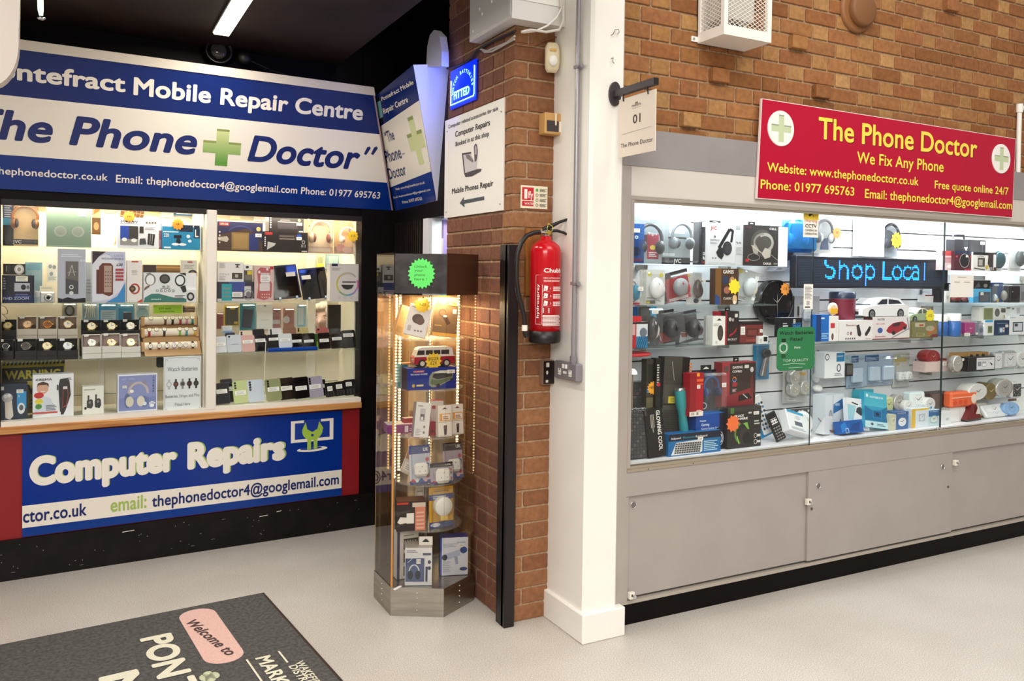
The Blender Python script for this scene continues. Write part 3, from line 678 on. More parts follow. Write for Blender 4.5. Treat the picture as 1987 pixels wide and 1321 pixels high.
# blue illuminated sign
NS = Pl((1.720, 3.9, 2.5), (0, -1, 0), (0, 0, 1))
q = corners(NS, [Q('C', 622, 432), Q('C', 802, 362), Q('C', 812, 60), Q('C', 626, 150)]); us = ((q[0][0]+q[3][0])/2, (q[1][0]+q[2][0])/2); vz = (q[0][1]-.012, (q[2][1]+q[3][1])/2)
ne = NS.place(thing('neon_sign', 'glowing blue illuminated panel on the brick pier above the arrow notice', 'sign'))
m = MB(); m.flat([(us[0]-.012, vz[0]), (us[1]+.01, vz[0]), (us[1]+.01, vz[1]), (us[0]-.012, vz[1])], 0, mat('0428E8', .2, 0, 1.15), .006); m.build('lit_panel', ne)
m = MB(); TB = mat('8FD8FF', .3, 0, 2.6)
W_, H_ = us[1]-us[0], vz[1]-vz[0]; uc = (us[0]+us[1])/2
m.tube([(us[0]+.004, -.004, vz[0]+H_*.74), (us[0]+.004, -.004, vz[0]+.02), (us[1]-.01, -.004, vz[0]+.02), (us[1]+.0, -.004, vz[0]+.03), (us[1]+.0, -.004, vz[1]-.03)], .003, TB, 6)
word = 'WATCH BATTERIES'
for i, ch in enumerate(word):
    a = math.radians(172-i*164/(len(word)-1)); R_ = W_*.42
    m.T = Matrix.Translation((uc+R_*math.cos(a), -.003, vz[0]+H_*.34+H_*.5*math.sin(a))) @ Matrix.Rotation(-(a-PI/2), 4, 'Y')
    m.text(ch, 0, -.008, .018, TB, 0, al='c', bold=.02); m.T = None
m.text('FITTED', uc-.01, vz[0]+.04, .042, TB, -.003, W=W_*.66, al='c', bold=.03)
m.build('light_tube', ne)
area_light('neon_glow', (1.700, 3.87, 2.55), .25, .18, 2.6, (.10, .18, 1.0), (PI/2, 0, .35))

# red sign over the showcase
DS = Pl((2.917, 3.0, 1.965), (1, 0, 0), (0, 0, 1))
q = corners(DS, [Q('D', 32, 773), Q('D', 1902, 915), Q('D', 1927, 335), Q('D', 68, 40)])
rs = DS.place(thing('red_sign', 'crimson sign with yellow lettering and white discs fixed above the right showcase', 'sign'))
m = MB(); m.flat(q, 0, mat('E9D9D4', .4), .012); cxm, czm = sum(p[0] for p in q)/4, sum(p[1] for p in q)/4
m.flat([(cxm+(u-cxm)*.996, czm+(v-czm)*.985) for u, v in q], -.0006, mat('B40C32', .22, 0, 0, .4)); m.build('sign_panel', rs)
m = MB(); m2 = MB(); YL = mat('F6DC52', .4); OR = mat('2E0A0C', .4)
for t, p0, p1, cap, bo in (('The Phone Doctor', (480, 335), (1640, 478), (478, 175), .018), ('We Fix Any Phone', (762, 512), (1395, 582), (758, 428), .016), ('Website: www.thephonedoctor.co.uk', (105, 572), (1212, 682), (102, 507), .016), ('Free quote online 24/7', (1330, 700), (1870, 748), (1328, 640), .016),
        ('Phone: 01977 695763', (57, 698), (742, 757), (55, 632), .016), ('Email: thephonedoctor4@googlemail.com', (820, 765), (1895, 857), (818, 702), .016)):
    DS.text(rs, t, Q('D', *p0), Q('D', *p1), Q('D', *cap), YL, -.0022, bo)
    dx = .004 if 'The' in t else .0022
    DS.text(rs, t, (Q('D', *p0)[0]+dx*260, Q('D', *p0)[1]+dx*260), (Q('D', *p1)[0]+dx*260, Q('D', *p1)[1]+dx*260), (Q('D', *cap)[0]+dx*260, Q('D', *cap)[1]+dx*260), OR, -.0014, bo)
for pc, pt, pl_ in (((205, 262), (205, 132), (298, 270)), ((1816, 483), (1816, 375), (1881, 490))):
    c = DS.uv(*Q('D', *pc)); R_ = DS.uv(*Q('D', *pt))[1]-c[1]
    m = MB(); m.lathe([(R_, .0), (R_, -.005), (R_*.98, -.006)], mat('F2EEE8', .4), 40, (c[0], 0, c[1]), 'y'); m.build('white_disc', rs)
    m = MB(); m.T = Matrix.Translation((c[0], 0, c[1])); cross(m, 0, 0, R_*.76, R_*.2, -.0066, grad_mat('cross_green_disc', '6E7E4E', 'C4D0A8', -R_*.7, R_*.7), mat('9AA08A'), .006); m.T = None; m.build('green_cross', rs)

# hanging unit-number sign on its bracket
hs = thing('hanging_sign', 'small cream unit number sign hanging from a black bracket on the white column', 'sign', (0, 0, 0))
ES = Pl((2.06, 2.96, 2.09), (0, -1, 0), (0, 0, 1))
q = corners(ES, [Q('E', 228, 1225), Q('E', 742, 1107), Q('E', 750, 237), Q('E', 222, 400)])
m = MB(); m.T = ES.M(); u0, u1 = (q[0][0]+q[3][0])/2, (q[1][0]+q[2][0])/2; v0, v1 = (q[0][1]+q[1][1])/2, (q[2][1]+q[3][1])/2
m.flat([(u0, v0), (u1, v0), (u1, v1), (u0, v1)], 0, mat('E6D9CA', .5), .004)
for t, p0, p1, cap, bo in (('MARKETS', (415, 500), (543, 462), (413, 470), .01), ('01', (427, 732), (535, 710), (425, 612), .01), ('The Phone Doctor', (255, 1090), (712, 975), (250, 1025), .004)): ES.text(m, t, Q('E', *p0), Q('E', *p1), Q('E', *cap), mat('3A2A28'), -.001, bo)
for pts in (((272, 890), (272, 893), (683, 773), (683, 770)), ((413, 520), (413, 523), (543, 486), (543, 483))): m.flat([ES.uv(*Q('E', *p)) for p in pts], -.001, mat('5A4640'))
c = ES.uv(*Q('E', 478, 432)); [m.cyl((c[0]+i*.006, -.001, c[1]-.001*abs(i)), (c[0]+i*.006, 0, c[1]-.001*abs(i)), .004, mat('8A7468'), n=10) for i in (-1, 0, 1)]
m.build('sign_panel', hs)
m = MB(); BR = mat('3A3236', .45); a0 = ES.uv(*Q('E', 120, 320)); a1 = ES.uv(*Q('E', 740, 130))
m.T = ES.M(); za = (a0[1]+a1[1])/2; m.box(-.045, a1[0]+.006, -.011, .013, za-.016, za+.012, BR); m.box(a1[0]+.006, a1[0]+.008, -.011, .013, za-.016, za+.012, mat('0C0808'))
m.T = None; m.lathe([(.03, -.012), (.03, .0), (.0, .0)], BR, 24, (2.062, 3.0, 2.09+za), 'y', 1.75); m.build('bracket_arm', hs)
m = MB(); m.T = ES.M()
for p in ((290, 400), (640, 280)):
    c = ES.uv(*Q('E', *p)); m.tube([(c[0], 0, za-.014), (c[0]+.002, -.003, v1+.004), (c[0]+.006, -.004, v1-.012)], .0025, mat('14100F'), 6)
m.build('hanging_hook', hs)

# welcome mat
MS = Pl(onZ(512, 1148, .012), (math.sin(math.radians(5.4))*1.0, -math.cos(math.radians(5.4)), 0), (math.cos(math.radians(5.4)), math.sin(math.radians(5.4)), 0))
mt = MS.place(thing('entrance_mat', 'charcoal welcome mat with cream printed letters lying on the floor at front left', 'mat'))
MC = noise_mat('charcoal_loop_pile', '42403F', '5E5B59', 60, 6, .95, bump=.9)
m = MB(); m.box(0.012, 2.1, 0, .010, -1.75, -.014, MC); m.build('mat_pile', mt)
m = MB(); m.box(0, 2.115, .003, .012, -1.765, 0, mat('3A2A22', .8)); m.build('rubber_edge', mt)
m = MB(); PKM = noise_mat('pink_pile', 'D9ACA2', 'EBC4BA', 300, 4, .95, bump=.5); CRM = noise_mat('cream_pile', 'DCD6BE', 'EFEAD6', 300, 4, .95, bump=.5); DKM = mat('4A3A38', .95)
h = lambda x, y: MS.uv(*Q('H', x, y))
def rrect(u0, u1, v0, v1, r):
    r = min(r, abs(v1-v0)*.49)
    P = []
    for cu, cv, a in ((u1-r, v1-r, 0), (u0+r, v1-r, 90), (u0+r, v0+r, 180), (u1-r, v0+r, 270)): P += [(cu+r*math.cos(math.radians(a+k*15)), cv+r*math.sin(math.radians(a+k*15))) for k in range(7)]
    return P
a, b_ = h(620, 270), h(1180, 590); vv = sorted((h(640, 330)[1], h(850, 245)[1]))
m.flat(rrect(h(700, 240)[0]-.02, h(1080, 610)[0]+.0, h(760, 440)[1], h(1060, 385)[1], .085), -.0015, PKM); m.build('pink_patch', mt); m = MB()
def mtx(t, p0, p1, cap, c, bo=.03): MS.text(mt, t, Q('H', *p0), Q('H', *p1), Q('H', *cap), c, -.003, bo, rot=True)
mtx('Welcome to', (705, 310), (1035, 570), (770, 268), DKM, .02)
mtx('PON', (360, 440), (500, 755), (600, 385), CRM, .04)
a = h(360, 440); nx = h(500, 755)
line(mt, 'TEFRACT', nx[0]+.03, a[1], h(600, 385)[1]-a[1], CRM, -.003, W=.85, bold=.04)
a = h(40, 740); line(mt, 'MARKET', a[0], a[1], h(340, 655)[1]-a[1], CRM, -.003, W=1.25, bold=.04)
a = h(1250, 590); line(mt, 'MARKETS', a[0], a[1], h(1360, 555)[1]-a[1], CRM, -.003, W=.42, bold=.03)
a = h(1540, 625); line(mt, 'WAKEFIELD', a[0], a[1]+.01, .033, CRM, -.003, W=.27, bold=.02); a = h(1492, 655); line(mt, 'DISTRICT', a[0], a[1]+.008, .033, CRM, -.003, W=.24, bold=.02)
for p0, p1 in (((1425, 535), (1490, 625)), ((1178, 600), (1300, 770))):
    a, c = h(*p0), h(*p1); m.flat([(a[0], a[1]), (c[0], a[1]), (c[0], a[1]+.008), (a[0], a[1]+.008)], -.003, CRM)
a = h(900, 730)
for i in range(4): m.flat([(a[0]+.03*math.cos(i*1.57+k*PI/5)+.018*math.cos(i*1.57), a[1]+.02*math.sin(i*1.57+k*PI/5)+.018*math.sin(i*1.57)) for k in range(10)], -.003, mat('C6CBAA', .95))
m.build('printed_pile', mt)
# ------------------------------------------------------------------ things fixed to the pier, column and walls
def wrap(src, R, c, mb):
    vs = []
    for x, y, z in src.v:
        a = x/R; r = R-y; vs.append((c[0]+r*math.sin(a), c[1]-r*math.cos(a), c[2]+z))
    for f, i in zip(src.f, src.fm): mb.add([vs[k] for k in f], [tuple(range(len(f)))], src.mats[i])
# black corner guard
b = MB(); b.cbox(1.700, 1.7345, 3.285, 3.36, 0, 1.722, mat('14090C', .4), .003); b.cbox(1.700, 1.752, 3.272, 3.3085, 0, 1.722, mat('150A0D', .4), .003)
tag(b.build('corner_guard'), 'tall black corner guard strip on the edge of the brick pier', 'corner guard')
# fire extinguisher
ec = onY(1058, 560, 3.215); ex, ey = ec.x, 3.215; R = .0695
fe = thing('fire_extinguisher', 'red fire extinguisher with black hose hung on the brick pier', 'fire extinguisher', (ex, ey, 1.284))
RED = mat('C20F1C', .18)
b = MB(); b.lathe([(.03, .052), (R, .053), (R, .40), (R*.97, .418), (R*.86, .436), (R*.6, .452), (.026, .460), (.024, .475), (.02, .478)], RED, 36); b.build('cylinder', fe)
b = MB(); b.lathe([(.05, 0), (R*.97, .003), (R+.0015, .012), (R+.0015, .056), (R-.002, .057)], mat('120D0E', .4), 36); b.build('base_cap', fe)
t = MB()
SWT = mat('F3ECE6', .35); A = lambda d: math.radians(d)*R
t.text('Chubb', A(-36), .315, .0195, SWT, -.0006, W=A(41)+A(36), bold=.03)
for z in (.052+.035, .303): t.flat([(A(d), z) for d in range(-68, 51, 6)]+[(A(d), z+.0012) for d in range(50, -69, -6)], -.0004, SWT)
for d in (-67, -41): t.flat([(A(d), .088), (A(d+1), .088), (A(d+1), .303 if d == -67 else .262), (A(d), .303 if d == -67 else .262)], -.0004, SWT)
t.text('FIRE EXTINGUISHER', A(-36), .288, .006, SWT, -.0006, W=A(38)+A(36), bold=.02)
for z in (.28, .276): [t.flat([(A(d), z), (A(d+9), z), (A(d+9), z+.002), (A(d), z+.002)], -.0005, SWT) for d in range(-36, 34, 10)]
for k, z in enumerate((.235, .202, .169)):
    t.flat([(A(-36), z), (A(-22), z+.002), (A(-20), z+.02), (A(-33), z+.024)], -.0005, SWT); t.text(str(k+1), A(-12), z+.006, .009, SWT, -.0005)
    for q in range(3): [t.flat([(A(d), z+q*.007), (A(d+10), z+q*.007), (A(d+10), z+q*.007+.004), (A(d), z+q*.007+.004)], -.0005, SWT) for d in (0, 11, 22, 33)]
    t.flat([(A(d), z-.004) for d in range(-41, 50, 9)]+[(A(d), z-.0032) for d in range(49, -42, -9)], -.0004, SWT)
t.flat([(A(-38), .138), (A(-14), .138), (A(-14), .16), (A(-38), .16)], -.0005, SWT); t.text('A', A(-26), .142, .012, mat('B01020'), -.0009, bold=.02)
for r_ in range(9):
    z = .125-r_*.0055; [t.flat([(A(d), z), (A(d+9.5), z), (A(d+9.5), z+.0032), (A(d), z+.0032)], -.0005, SWT) for d in range(-38, 40 if r_ % 3 else 30, 10)]
t.T = Matrix.Translation((A(-53), 0, .115)) @ Matrix.Rotation(-PI/2, 4, 'Y'); t.text('hydrospray', 0, 0, .0115, SWT, -.0006, W=.15, bold=.02); t.T = None
lb = MB(); wrap(t, R, (0, 0, 0), lb); lb.build('printed_label', fe)
b = MB(); b.cyl((0, 0, .474), (0, 0, .505), .015, CHROME); b.cyl((-.035, .0, .495), (.012, 0, .495), .009, CHROME); b.cyl((.0, -.03, .492), (0, 0, .492), .01, mat('C9B35A', .3, .8)); b.build('valve', fe)
b = MB(); q = (math.cos(.5), -math.sin(.5))
b.tube([(-.015, .0, .508), (.02, -.006, .522), (.06, -.016, .542), (.095, -.03, .556)], [.010, .010, .007, .006], mat('15100F', .4), 8); b.tube([(.0, 0, .502), (.05, -.012, .503), (.08, -.022, .495), (.10, -.03, .484)], [.007, .007, .006, .006], mat('15100F', .4), 8); b.build('lever', fe)
b = MB(); b.tube([(.005, -.012, .535), (.022, -.02, .52), (.018, -.022, .50), (.004, -.016, .492), (-.002, -.012, .51), (.005, -.012, .535)], .0014, mat('D8C24A', .4), 6); b.build('safety_pin_tag', fe)
b = MB(); hp_ = [onY(*Q(18, x, y), 3.195) for x, y in ((290, 232), (250, 236), (205, 255), (170, 300), (145, 370), (140, 450), (140, 540), (150, 620), (170, 700), (188, 770), (192, 830))]
b.tube([tuple(p-Vector((ex, ey, 1.284))) for p in hp_], .0105, mat('17100F', .45), 10); b.build('hose', fe)
b = MB(); e = hp_[-1]-Vector((ex, ey, 1.284)); b.cyl((e.x, e.y, e.z+.002), (e.x, e.y, e.z-.024), .0125, mat('EDE6DC'), n=14); b.cyl((e.x, e.y, e.z-.024), (e.x+.012, e.y, e.z-.05), .012, mat('17100F'), n=14); b.build('hose_nozzle', fe)
b = MB(); p0, p1 = onY(*Q(18, 195, 205), 3.305), onY(*Q(18, 235, 640), 3.305)
b.box(p0.x, p0.x+.07, 3.292, 3.309, p1.z, p0.z, noise_mat('varnished_backing', '8E5A28', 'A8702F', 8, 4, .5, stretch=(8, 8, 1)))
tag(b.build('backing_board'), 'narrow varnished wooden board on the pier behind the fire extinguisher', 'board')
b = MB(); b.box(-.012, .012, R-.005, 3.290-ey, .36, .41, mat('8A1016', .4)); b.build('wall_bracket', fe)
# safety notice
TS = Pl((1.779, 3.306, 1.893), (1, 0, 0), (0, 0, 1)); q = [TS.uv(*p) for p in ((1010, 405), (1062, 404.5), (1064, 363), (1012, 358.5))]
nt_ = TS.place(thing('extinguisher_notice', 'small cream and red fire extinguisher notice on the brick pier', 'notice'))
u0, u1, v0, v1 = q[0][0], q[1][0], (q[0][1]+q[1][1])/2, (q[2][1]+q[3][1])/2
b = MB(); b.box(u0, u1, 0, .002, v0, v1, mat('E9DFC4', .4))
art(b, u1-u0, v1-v0, [('r', .05, .1, .48, .32, 'C21E30'), ('r', .05, .36, .48, .92, 'C21E30'), ('r', .13, .42, .24, .84, 'F2EADC'), ('t', .27, .45, .3, 'ffy', 'F2EADC', {'W': .18}), ('t', .14, .16, .1, 'WATER', 'F2EADC'), ('e', .6, .82, .05, .07, '3FA651'), ('o', .6, .6, .05, .07, .015, 'dg'), ('o', .6, .38, .05, .07, .015, 'dg'), ('o', .6, .16, .05, .07, .015, 'dg'), ('g', .7, .76, .96, .9, 3, '6A6A60'), ('g', .7, .54, .96, .68, 3, '6A6A60'), ('g', .7, .32, .96, .46, 3, '6A6A60'), ('g', .7, .1, .96, .24, 3, '6A6A60')], x0=u0, z0=v0)
b.build('notice_panel', nt_)
# sockets
sb = thing('double_socket', 'grey metal clad double socket on the side of the white column', 'socket', (1.945, 0, 0))
a, c = onX(1080, 702, 1.925), onX(1124, 727, 1.925)
b = MB(); y0, y1, zz0, zz1 = c.y-.0, a.y, 1.126, 1.205
b.cbox(-.034, 0, y0, y1, zz0, zz1, mat('8E898E', .35, .3), .006); b.build('back_box', sb)
b = MB(); b.T = Matrix(((0, 1, 0, -.0345), (-1, 0, 0, (y0+y1)/2), (0, 0, 1, (zz0+zz1)/2), (0, 0, 0, 1)))
for s_ in (-.045, .045):
    b.box(s_-.012, s_+.012, -.001, .0, -.02, .008, WHITE); b.box(s_-.003, s_+.003, -.0014, 0, .0, .007, 'dg'); b.box(s_-.009, s_-.004, -.0014, 0, -.014, -.010, 'dg'); b.box(s_+.004, s_+.009, -.0014, 0, -.014, -.010, 'dg')
for s_ in (-.012, .012): b.box(s_-.007, s_+.007, -.004, 0, .012, .03, WHITE)
b.box(-.014, .014, -.001, 0, -.012, -.001, 'E8E4DC'); b.T = None; b.build('socket_plate', sb)
bp = thing('blanking_plate', 'open dark metal back box with cut-outs on the pier beside the double socket', 'back box', (0, 3.309, 0))
a, c = onY(1051, 699, 3.29), onY(1085, 744, 3.29)
b = MB(); b.box(a.x, c.x, -.03, 0, c.z, a.z, mat('8C6E5A', .5)); b.box(a.x+.004, c.x-.012, -.034, -.03, c.z+.004, a.z-.003, mat('2A211F', .35, .5))
art(b, .09, .1, [('r', .12, .75, .3, .95, 'D8CFC4'), ('r', .62, .78, .8, .95, 'D8CFC4'), ('e', .18, .5, .06, .09, 'C9BFB4'), ('e', .72, .68, .06, .08, 'C9BFB4'), ('e', .7, .25, .1, .07, 'C9BFB4'), ('r', .1, .04, .24, .16, 'D8CFC4')], -.0342, a.x+.005, c.z+.006); b.build('box_body', bp)
# conduit
b = MB(); cx = 1.928; ycn = onX(1117, 400, cx).y
b.tube([(cx, ycn, 3.9), (cx, ycn, 2.3), (cx, ycn, 1.205)], .0105, mat('9B989C', .3, .4), 12); b.cyl((cx, ycn, 1.205), (cx, ycn, 1.235), .016, mat('8E8B90', .3, .4))
cd = tag(b.build('conduit'), 'grey vertical cable conduit running down the white column to the socket', 'conduit')
for py in (132, 550):
    z = onX(1117, py, cx).z; q = MB(); q.box(cx-.013, cx+.014, ycn-.014, ycn+.014, z-.007, z+.007, mat('9B989C', .3, .4)); q.cyl((cx, ycn-.013, z), (cx, ycn-.035, z), .009, mat('8E8B90', .3, .4)); q.build('saddle_clip', cd)
# white trunking box above the pier
b = MB(); WB = mat('E2E0DE', .4)
b.box(1.675, XA-.001, 3.225, 3.665, 2.705, 3.5, WB); b.box(XA-.001, 1.944, 3.225, YBF-.001, 2.705, 3.5, WB); b.box(1.672, 1.675, 3.24, 3.655, 2.72, 3.5, mat('D5D4D3', .4)); b.box(1.70, 1.93, 3.2215, 3.225, 2.79, 3.5, mat('EFEDEA', .4))
for y, z in ((3.62, 2.745), (3.52, 2.80), (3.42, 2.83), (3.35, 2.86), (3.55, 2.83)): b.ell((1.671, y, z), (.003, .006, .007), mat('F4F2EE'), 8, 6)
tag(b.build('trunking_box'), 'large white electrical trunking box wrapped round the top of the brick pier', 'trunking')
# cables
cab = [('grey_cable', 'pale grey cable looping from the trunking box up beside the white column', [(1012, 62), (1030, 58), (1060, 62), (1085, 58), (1093, 40), (1093, 10), (1091, -20)], 3.19, .006, 'D9D3CC'),
       ('white_cable', 'white cable curving across the front of the trunking box', [(1015, 63), (1040, 60), (1062, 50), (1080, 34), (1090, 15), (1088, -20)], 3.20, .0045, 'EFEAE2'),
       ('brown_cable', 'thin brown cable sagging over the bricks under the trunking box', [(1000, 84), (1015, 86), (1035, 88), (1055, 80), (1075, 73), (1090, 70)], 3.30, .003, '8A5238')]
for nm, lab, pts, Y, r_, c in cab:
    b = MB(); P = [onY(x, y, Y) for x, y in pts]; b.tube([tuple(p) for p in P], r_, mat(c, .5), 8); tag(b.build(nm), lab, 'cable')
b = MB(); P = [onX(x, y, 1.72) for x, y in ((868, 133), (885, 129), (903, 121), (917, 110), (926, 98), (936, 91), (960, 78), (985, 67), (1000, 60))]; b.tube([tuple(p) for p in P], .006, mat('1B1418', .5), 8)
tag(b.build('black_cable'), 'black cable running down the pier from the trunking box to the blue lit sign', 'cable')
for i, (lab, pts) in enumerate((('upper of two grey cables clipped to the pier left of its corner', ((932, 95), (945, 99), (962, 92), (985, 82), (999, 70))), ('lower of two grey cables clipped to the pier left of its corner', ((934, 94), (940, 101), (955, 100), (975, 89), (998, 76))))):
    b = MB(); b.tube([tuple(onX(x, y, 1.722)) for x, y in pts], .005, mat('B4AAA6', .5), 8); tag(b.build('grey_cable'), lab, 'cable', 'clipped grey cables')
# PIR
p = onY(1081, 110, 3.24); pr = thing('motion_sensor', 'cream motion sensor on the brick pier below the trunking box', 'sensor', (p.x-.008, 3.275, p.z), (0, 0, -.3))
b = MB(); b.cyl((0, 0, 0), (.02, .05, 0), .012, 'w', n=10); b.build('wall_bracket', pr)
b = MB(); IV = mat('E3D6B2', .4); n = 20
prof = []
for j in range(9):
    t_ = -1+2*j/8; prof.append((.032*(1-abs(t_)**6*.35), t_*.066, .034*(1-t_*t_*.45)))
vs = []; fs = []
for w, z, d in prof:
    vs += [(-w, 0, z), (-w, -d*.7, z), (-w*.6, -d, z), (w*.6, -d, z), (w, -d*.7, z), (w, 0, z)]
for j in range(8):
    for k in range(5): fs.append((j*6+k, j*6+k+1, (j+1)*6+k+1, (j+1)*6+k))
fs += [tuple(range(5, -1, -1)), tuple(range(48, 54))]; b.add(vs, fs, IV, True); b.build('casing', pr)
b = MB(); b.ell((0, -.033, -.018), (.022, .012, .026), mat('F3F0E8', .3), 12, 8); b.build('lens', pr); b = MB(); b.box(-.016, .014, -.037, -.03, .024, .034, mat('D9A860', .4)); b.build('badge', pr)
# beige wall box
p0, p1 = onY(1058, 217, 3.25), onY(1091, 262, 3.25)
bx = thing('call_point_box', 'beige box with dark lower panel on the pier under the motion sensor', 'wall box', ((p0.x+p1.x)/2, 3.25, p1.z))
w, hh = p1.x-p0.x, p0.z-p1.z; b = MB(); b.cbox(-w/2, w/2, 0, .06, 0, hh, mat('C79A5E', .4), .004); b.build('box_body', bx)
b = MB(); b.box(-w/2+.01, w/2-.022, -.004, 0, .012, hh*.62, mat('3A3134', .4)); b.build('dark_panel', bx); b = MB(); b.box(.004, .012, -.006, 0, hh*.42, hh-.002, mat('E8D9BC')); b.box(w/2-.018, w/2-.008, -.002, 0, .012, hh*.62, mat('EFE2CC')); b.build('seal_strip', bx)
# hook on column
for lab, pts in (('small wire hook screwed high into the front of the white column', ((1190, 66), (1193, 58), (1200, 57), (1202, 62), (1198, 66))), ('bent nail in the white column above the hanging sign bracket', ((1190, 112), (1189, 120), (1192, 123)))):
    b = MB(); P = [onY(x, y, 2.985) for x, y in pts]; P = [Vector((P[0].x, 3.0, P[0].z))]+P; b.tube([tuple(v) for v in P], .0018, mat('8E857C', .4, .6), 6); tag(b.build('wire_hook'), lab, 'hook')
# caged box on the brick wall
gx0, gx1, gy0, gz0 = 2.55, 2.835, 2.86, 2.672
gr = thing('caged_heater', 'white mesh caged box fixed high on the right brick wall', 'caged box', (gx0, 3.043, gz0))
W_, D_, H_ = gx1-gx0, 3.043-gy0, .62
b = MB(); CW = mat('EDE8E0', .4); b.box(.0003, W_-.0003, -D_+.0003, -.0003, 0, .006, CW)
for x in (0, W_-.022):
    for y in (-D_, -.022): b.box(x, x+.022, y, y+.022, .001, H_, CW)
for y in (-D_, -.012): b.box(.001, W_-.001, y+.0006, y+.0114, .0005, .045, CW)
for x in (0, W_-.012): b.box(x+.0006, x+.0114, -D_+.001, -.001, .0005, .045, CW)
b.box(0, W_, -.006, 0, 0, H_, mat('D8D3CC')); b.build('frame', gr)
b = MB()
def mesh_panel(mb, u0, u1, v0, v1, f, st=.03, sl=.62):
    n = int((u1-u0+(v1-v0)/sl)/st)+1
    for k in range(n):
        for sg in (1, -1):
            s_ = u0-(v1-v0)/sl+k*st
            pts = []
            for t_ in (0, 1): pts.append((s_+t_*(v1-v0)/sl, v0+t_*(v1-v0)))
            if sg < 0: pts = [(u0+u1-p[0], p[1]) for p in pts]
            (xa, za), (xb, zb) = sorted(pts)
            g_ = (zb-za)/(xb-xa)
            if xa < u0: za += (u0-xa)*g_; xa = u0
            if xb > u1: zb += (u1-xb)*g_; xb = u1
            if xb-xa < .004: continue
            mb.tube([f(xa, za), f(xb, zb)], .0016, CW, 4)
mesh_panel(b, .022, W_-.022, .045, H_, lambda u, v: (u, -D_+.006, v)); b.build('front_mesh', gr)
b = MB(); mesh_panel(b, -D_+.022, -.02, .045, H_, lambda u, v: (.006, u, v)); b.build('side_mesh', gr)
b = MB(); b.box(.05, W_-.05, -.12, -.006, .10, H_, mat('C9C4BC', .5)); b.box(.07, .12, -.125, -.12, .2, .26, mat('B0502A')); b.ell((.11, -.13, .06), (.03, .02, .02), 'dg', 10, 6); b.ell((.09, -.13, .32), (.03, .02, .02), 'dg', 10, 6); b.build('heater_unit', gr)
b = MB(); b.box(-.035, 0, -.006, 0, .006, .03, CW); b.cyl((-.022, -.008, .018), (-.022, 0, .018), .006, 'g', n=10); b.box(W_, W_+.02, -.006, 0, .16, .2, CW); b.build('fixing_lug', gr)
# brown round vent
p = onY(1664, 20, 3.03); vt = thing('round_vent', 'brown round vent cover high on the brick wall right of the caged box', 'vent', (p.x, 3.044, p.z))
b = MB(); BV = mat('8A5C34', .6); b.lathe([(.115, 0), (.115, -.014), (.105, -.02)], BV, 36, axis='y'); b.build('base_plate', vt)
b = MB(); b.lathe([(.085, -.02), (.088, -.05), (.075, -.058), (.02, -.062)], mat('7C522E', .6), 36, (0.012, 0, .0), 'y'); b.build('cap', vt)
# white pipe
b = MB(); p = onY(1972, 300, 3.03); zt = onY(1975, 208, 3.03).z
b.tube([(p.x+.02, 3.03, 2.243), (p.x+.02, 3.03, zt-.02)], .014, mat('EDE9E2'), 12); b.cyl((p.x+.02, 3.03, zt-.03), (p.x+.02, 3.03, zt+.02), .02, mat('EDE9E2')); b.tube([(p.x+.02, 3.03, zt), (p.x+.5, 3.03, zt)], .014, mat('EDE9E2'), 12)
tag(b.build('white_pipe'), 'white plastic pipe with elbow on the brick wall right of the red sign', 'pipe')
# black ceiling fittings
sl = thing('strip_light', 'bright linear strip light on the black ceiling over the left shop', 'strip light', (0, 0, 2.834))
q = [onZ(*p, 2.815) for p in ((415, 66), (444, 70), (487.7, 0), (449.5, 0))]
xw0, xw1 = q[0].x, q[1].x; yb = (q[0].y+q[1].y)/2; dx = (q[3].x-q[0].x)/(q[3].y-q[0].y)
b = MB(); Lg = 1.9
v = [(xw0, yb), (xw1, yb), (xw1-Lg*dx*0, yb-Lg), (xw0-Lg*dx*0, yb-Lg)]
b.box(xw0-.006, xw1+.006, yb-Lg, yb+.006, -.012, 0, mat('E8E4DC')); b.build('housing', sl)
b = MB(); b.box(xw0, xw1, yb-Lg+.01, yb, -.02, -.012, mat('FFF4E0', .5, 0, 7.0)); b.build('diffuser', sl)
area_light('strip_lamp', ((xw0+xw1)/2, yb-Lg/2, 2.805), xw1-xw0, Lg, 26, (1, .93, .82))
p = onL(424, 99, -.06); sp = thing('ceiling_spotlight', 'round black spotlight on the ceiling above the blue fascia sign', 'spotlight', (p.x, p.y, p.z))
b = MB(); b.lathe([(.055, .03), (.072, .0), (.076, -.02), (.066, -.026), (.058, -.01), (.04, .005)], mat('1A1513', .3), 28, axis='y'); b.cyl((0, .02, 0), (0, .03, .09), .02, BLACK); b.build('housing', sp)
b = MB(); b.ell((0, -.005, 0), (.045, .016, .045), mat('4A4440', .12), 20, 10); b.build('lens', sp)
p = onL(474, 112, -.10); b = MB(); b.ell((p.x, p.y, p.z), (.04, .03, .04), mat('191310', .45), 16, 10); b.tube([(p.x, p.y, p.z), (p.x+.15, p.y+.01, p.z-.05), (p.x+.4, p.y+.03, p.z-.09)], .005, BLACK, 6)
tag(b.build('black_camera'), 'small dark dome beside the ceiling spotlight with a trailing black lead', 'dome')
p = onY(0, 60, 2.2); b = MB()
wl = thing('rounded_casing', 'blurred white rounded panel hanging close to the viewer at the top left edge', 'hanging panel', (0, 2.2, 0))
q0, q1 = onY(38, 0, 2.2), onY(36, 85, 2.2); q2 = onY(0, 150, 2.2)
cxr, czr = q1.x-.055, q1.z; pts = [(q1.x-.4, 2.75), (q0.x+.004, 2.75), (q1.x, czr)]+[(cxr+.055*math.cos(-k*PI/16), czr+.10*math.sin(-k*PI/16)) for k in range(1, 8)]+[(cxr-.02, q2.z-.012), (q1.x-.4, q2.z-.012)]
b.flat(pts, 0, mat('B9ADA2', .3), .05); b.build('panel_body', wl)
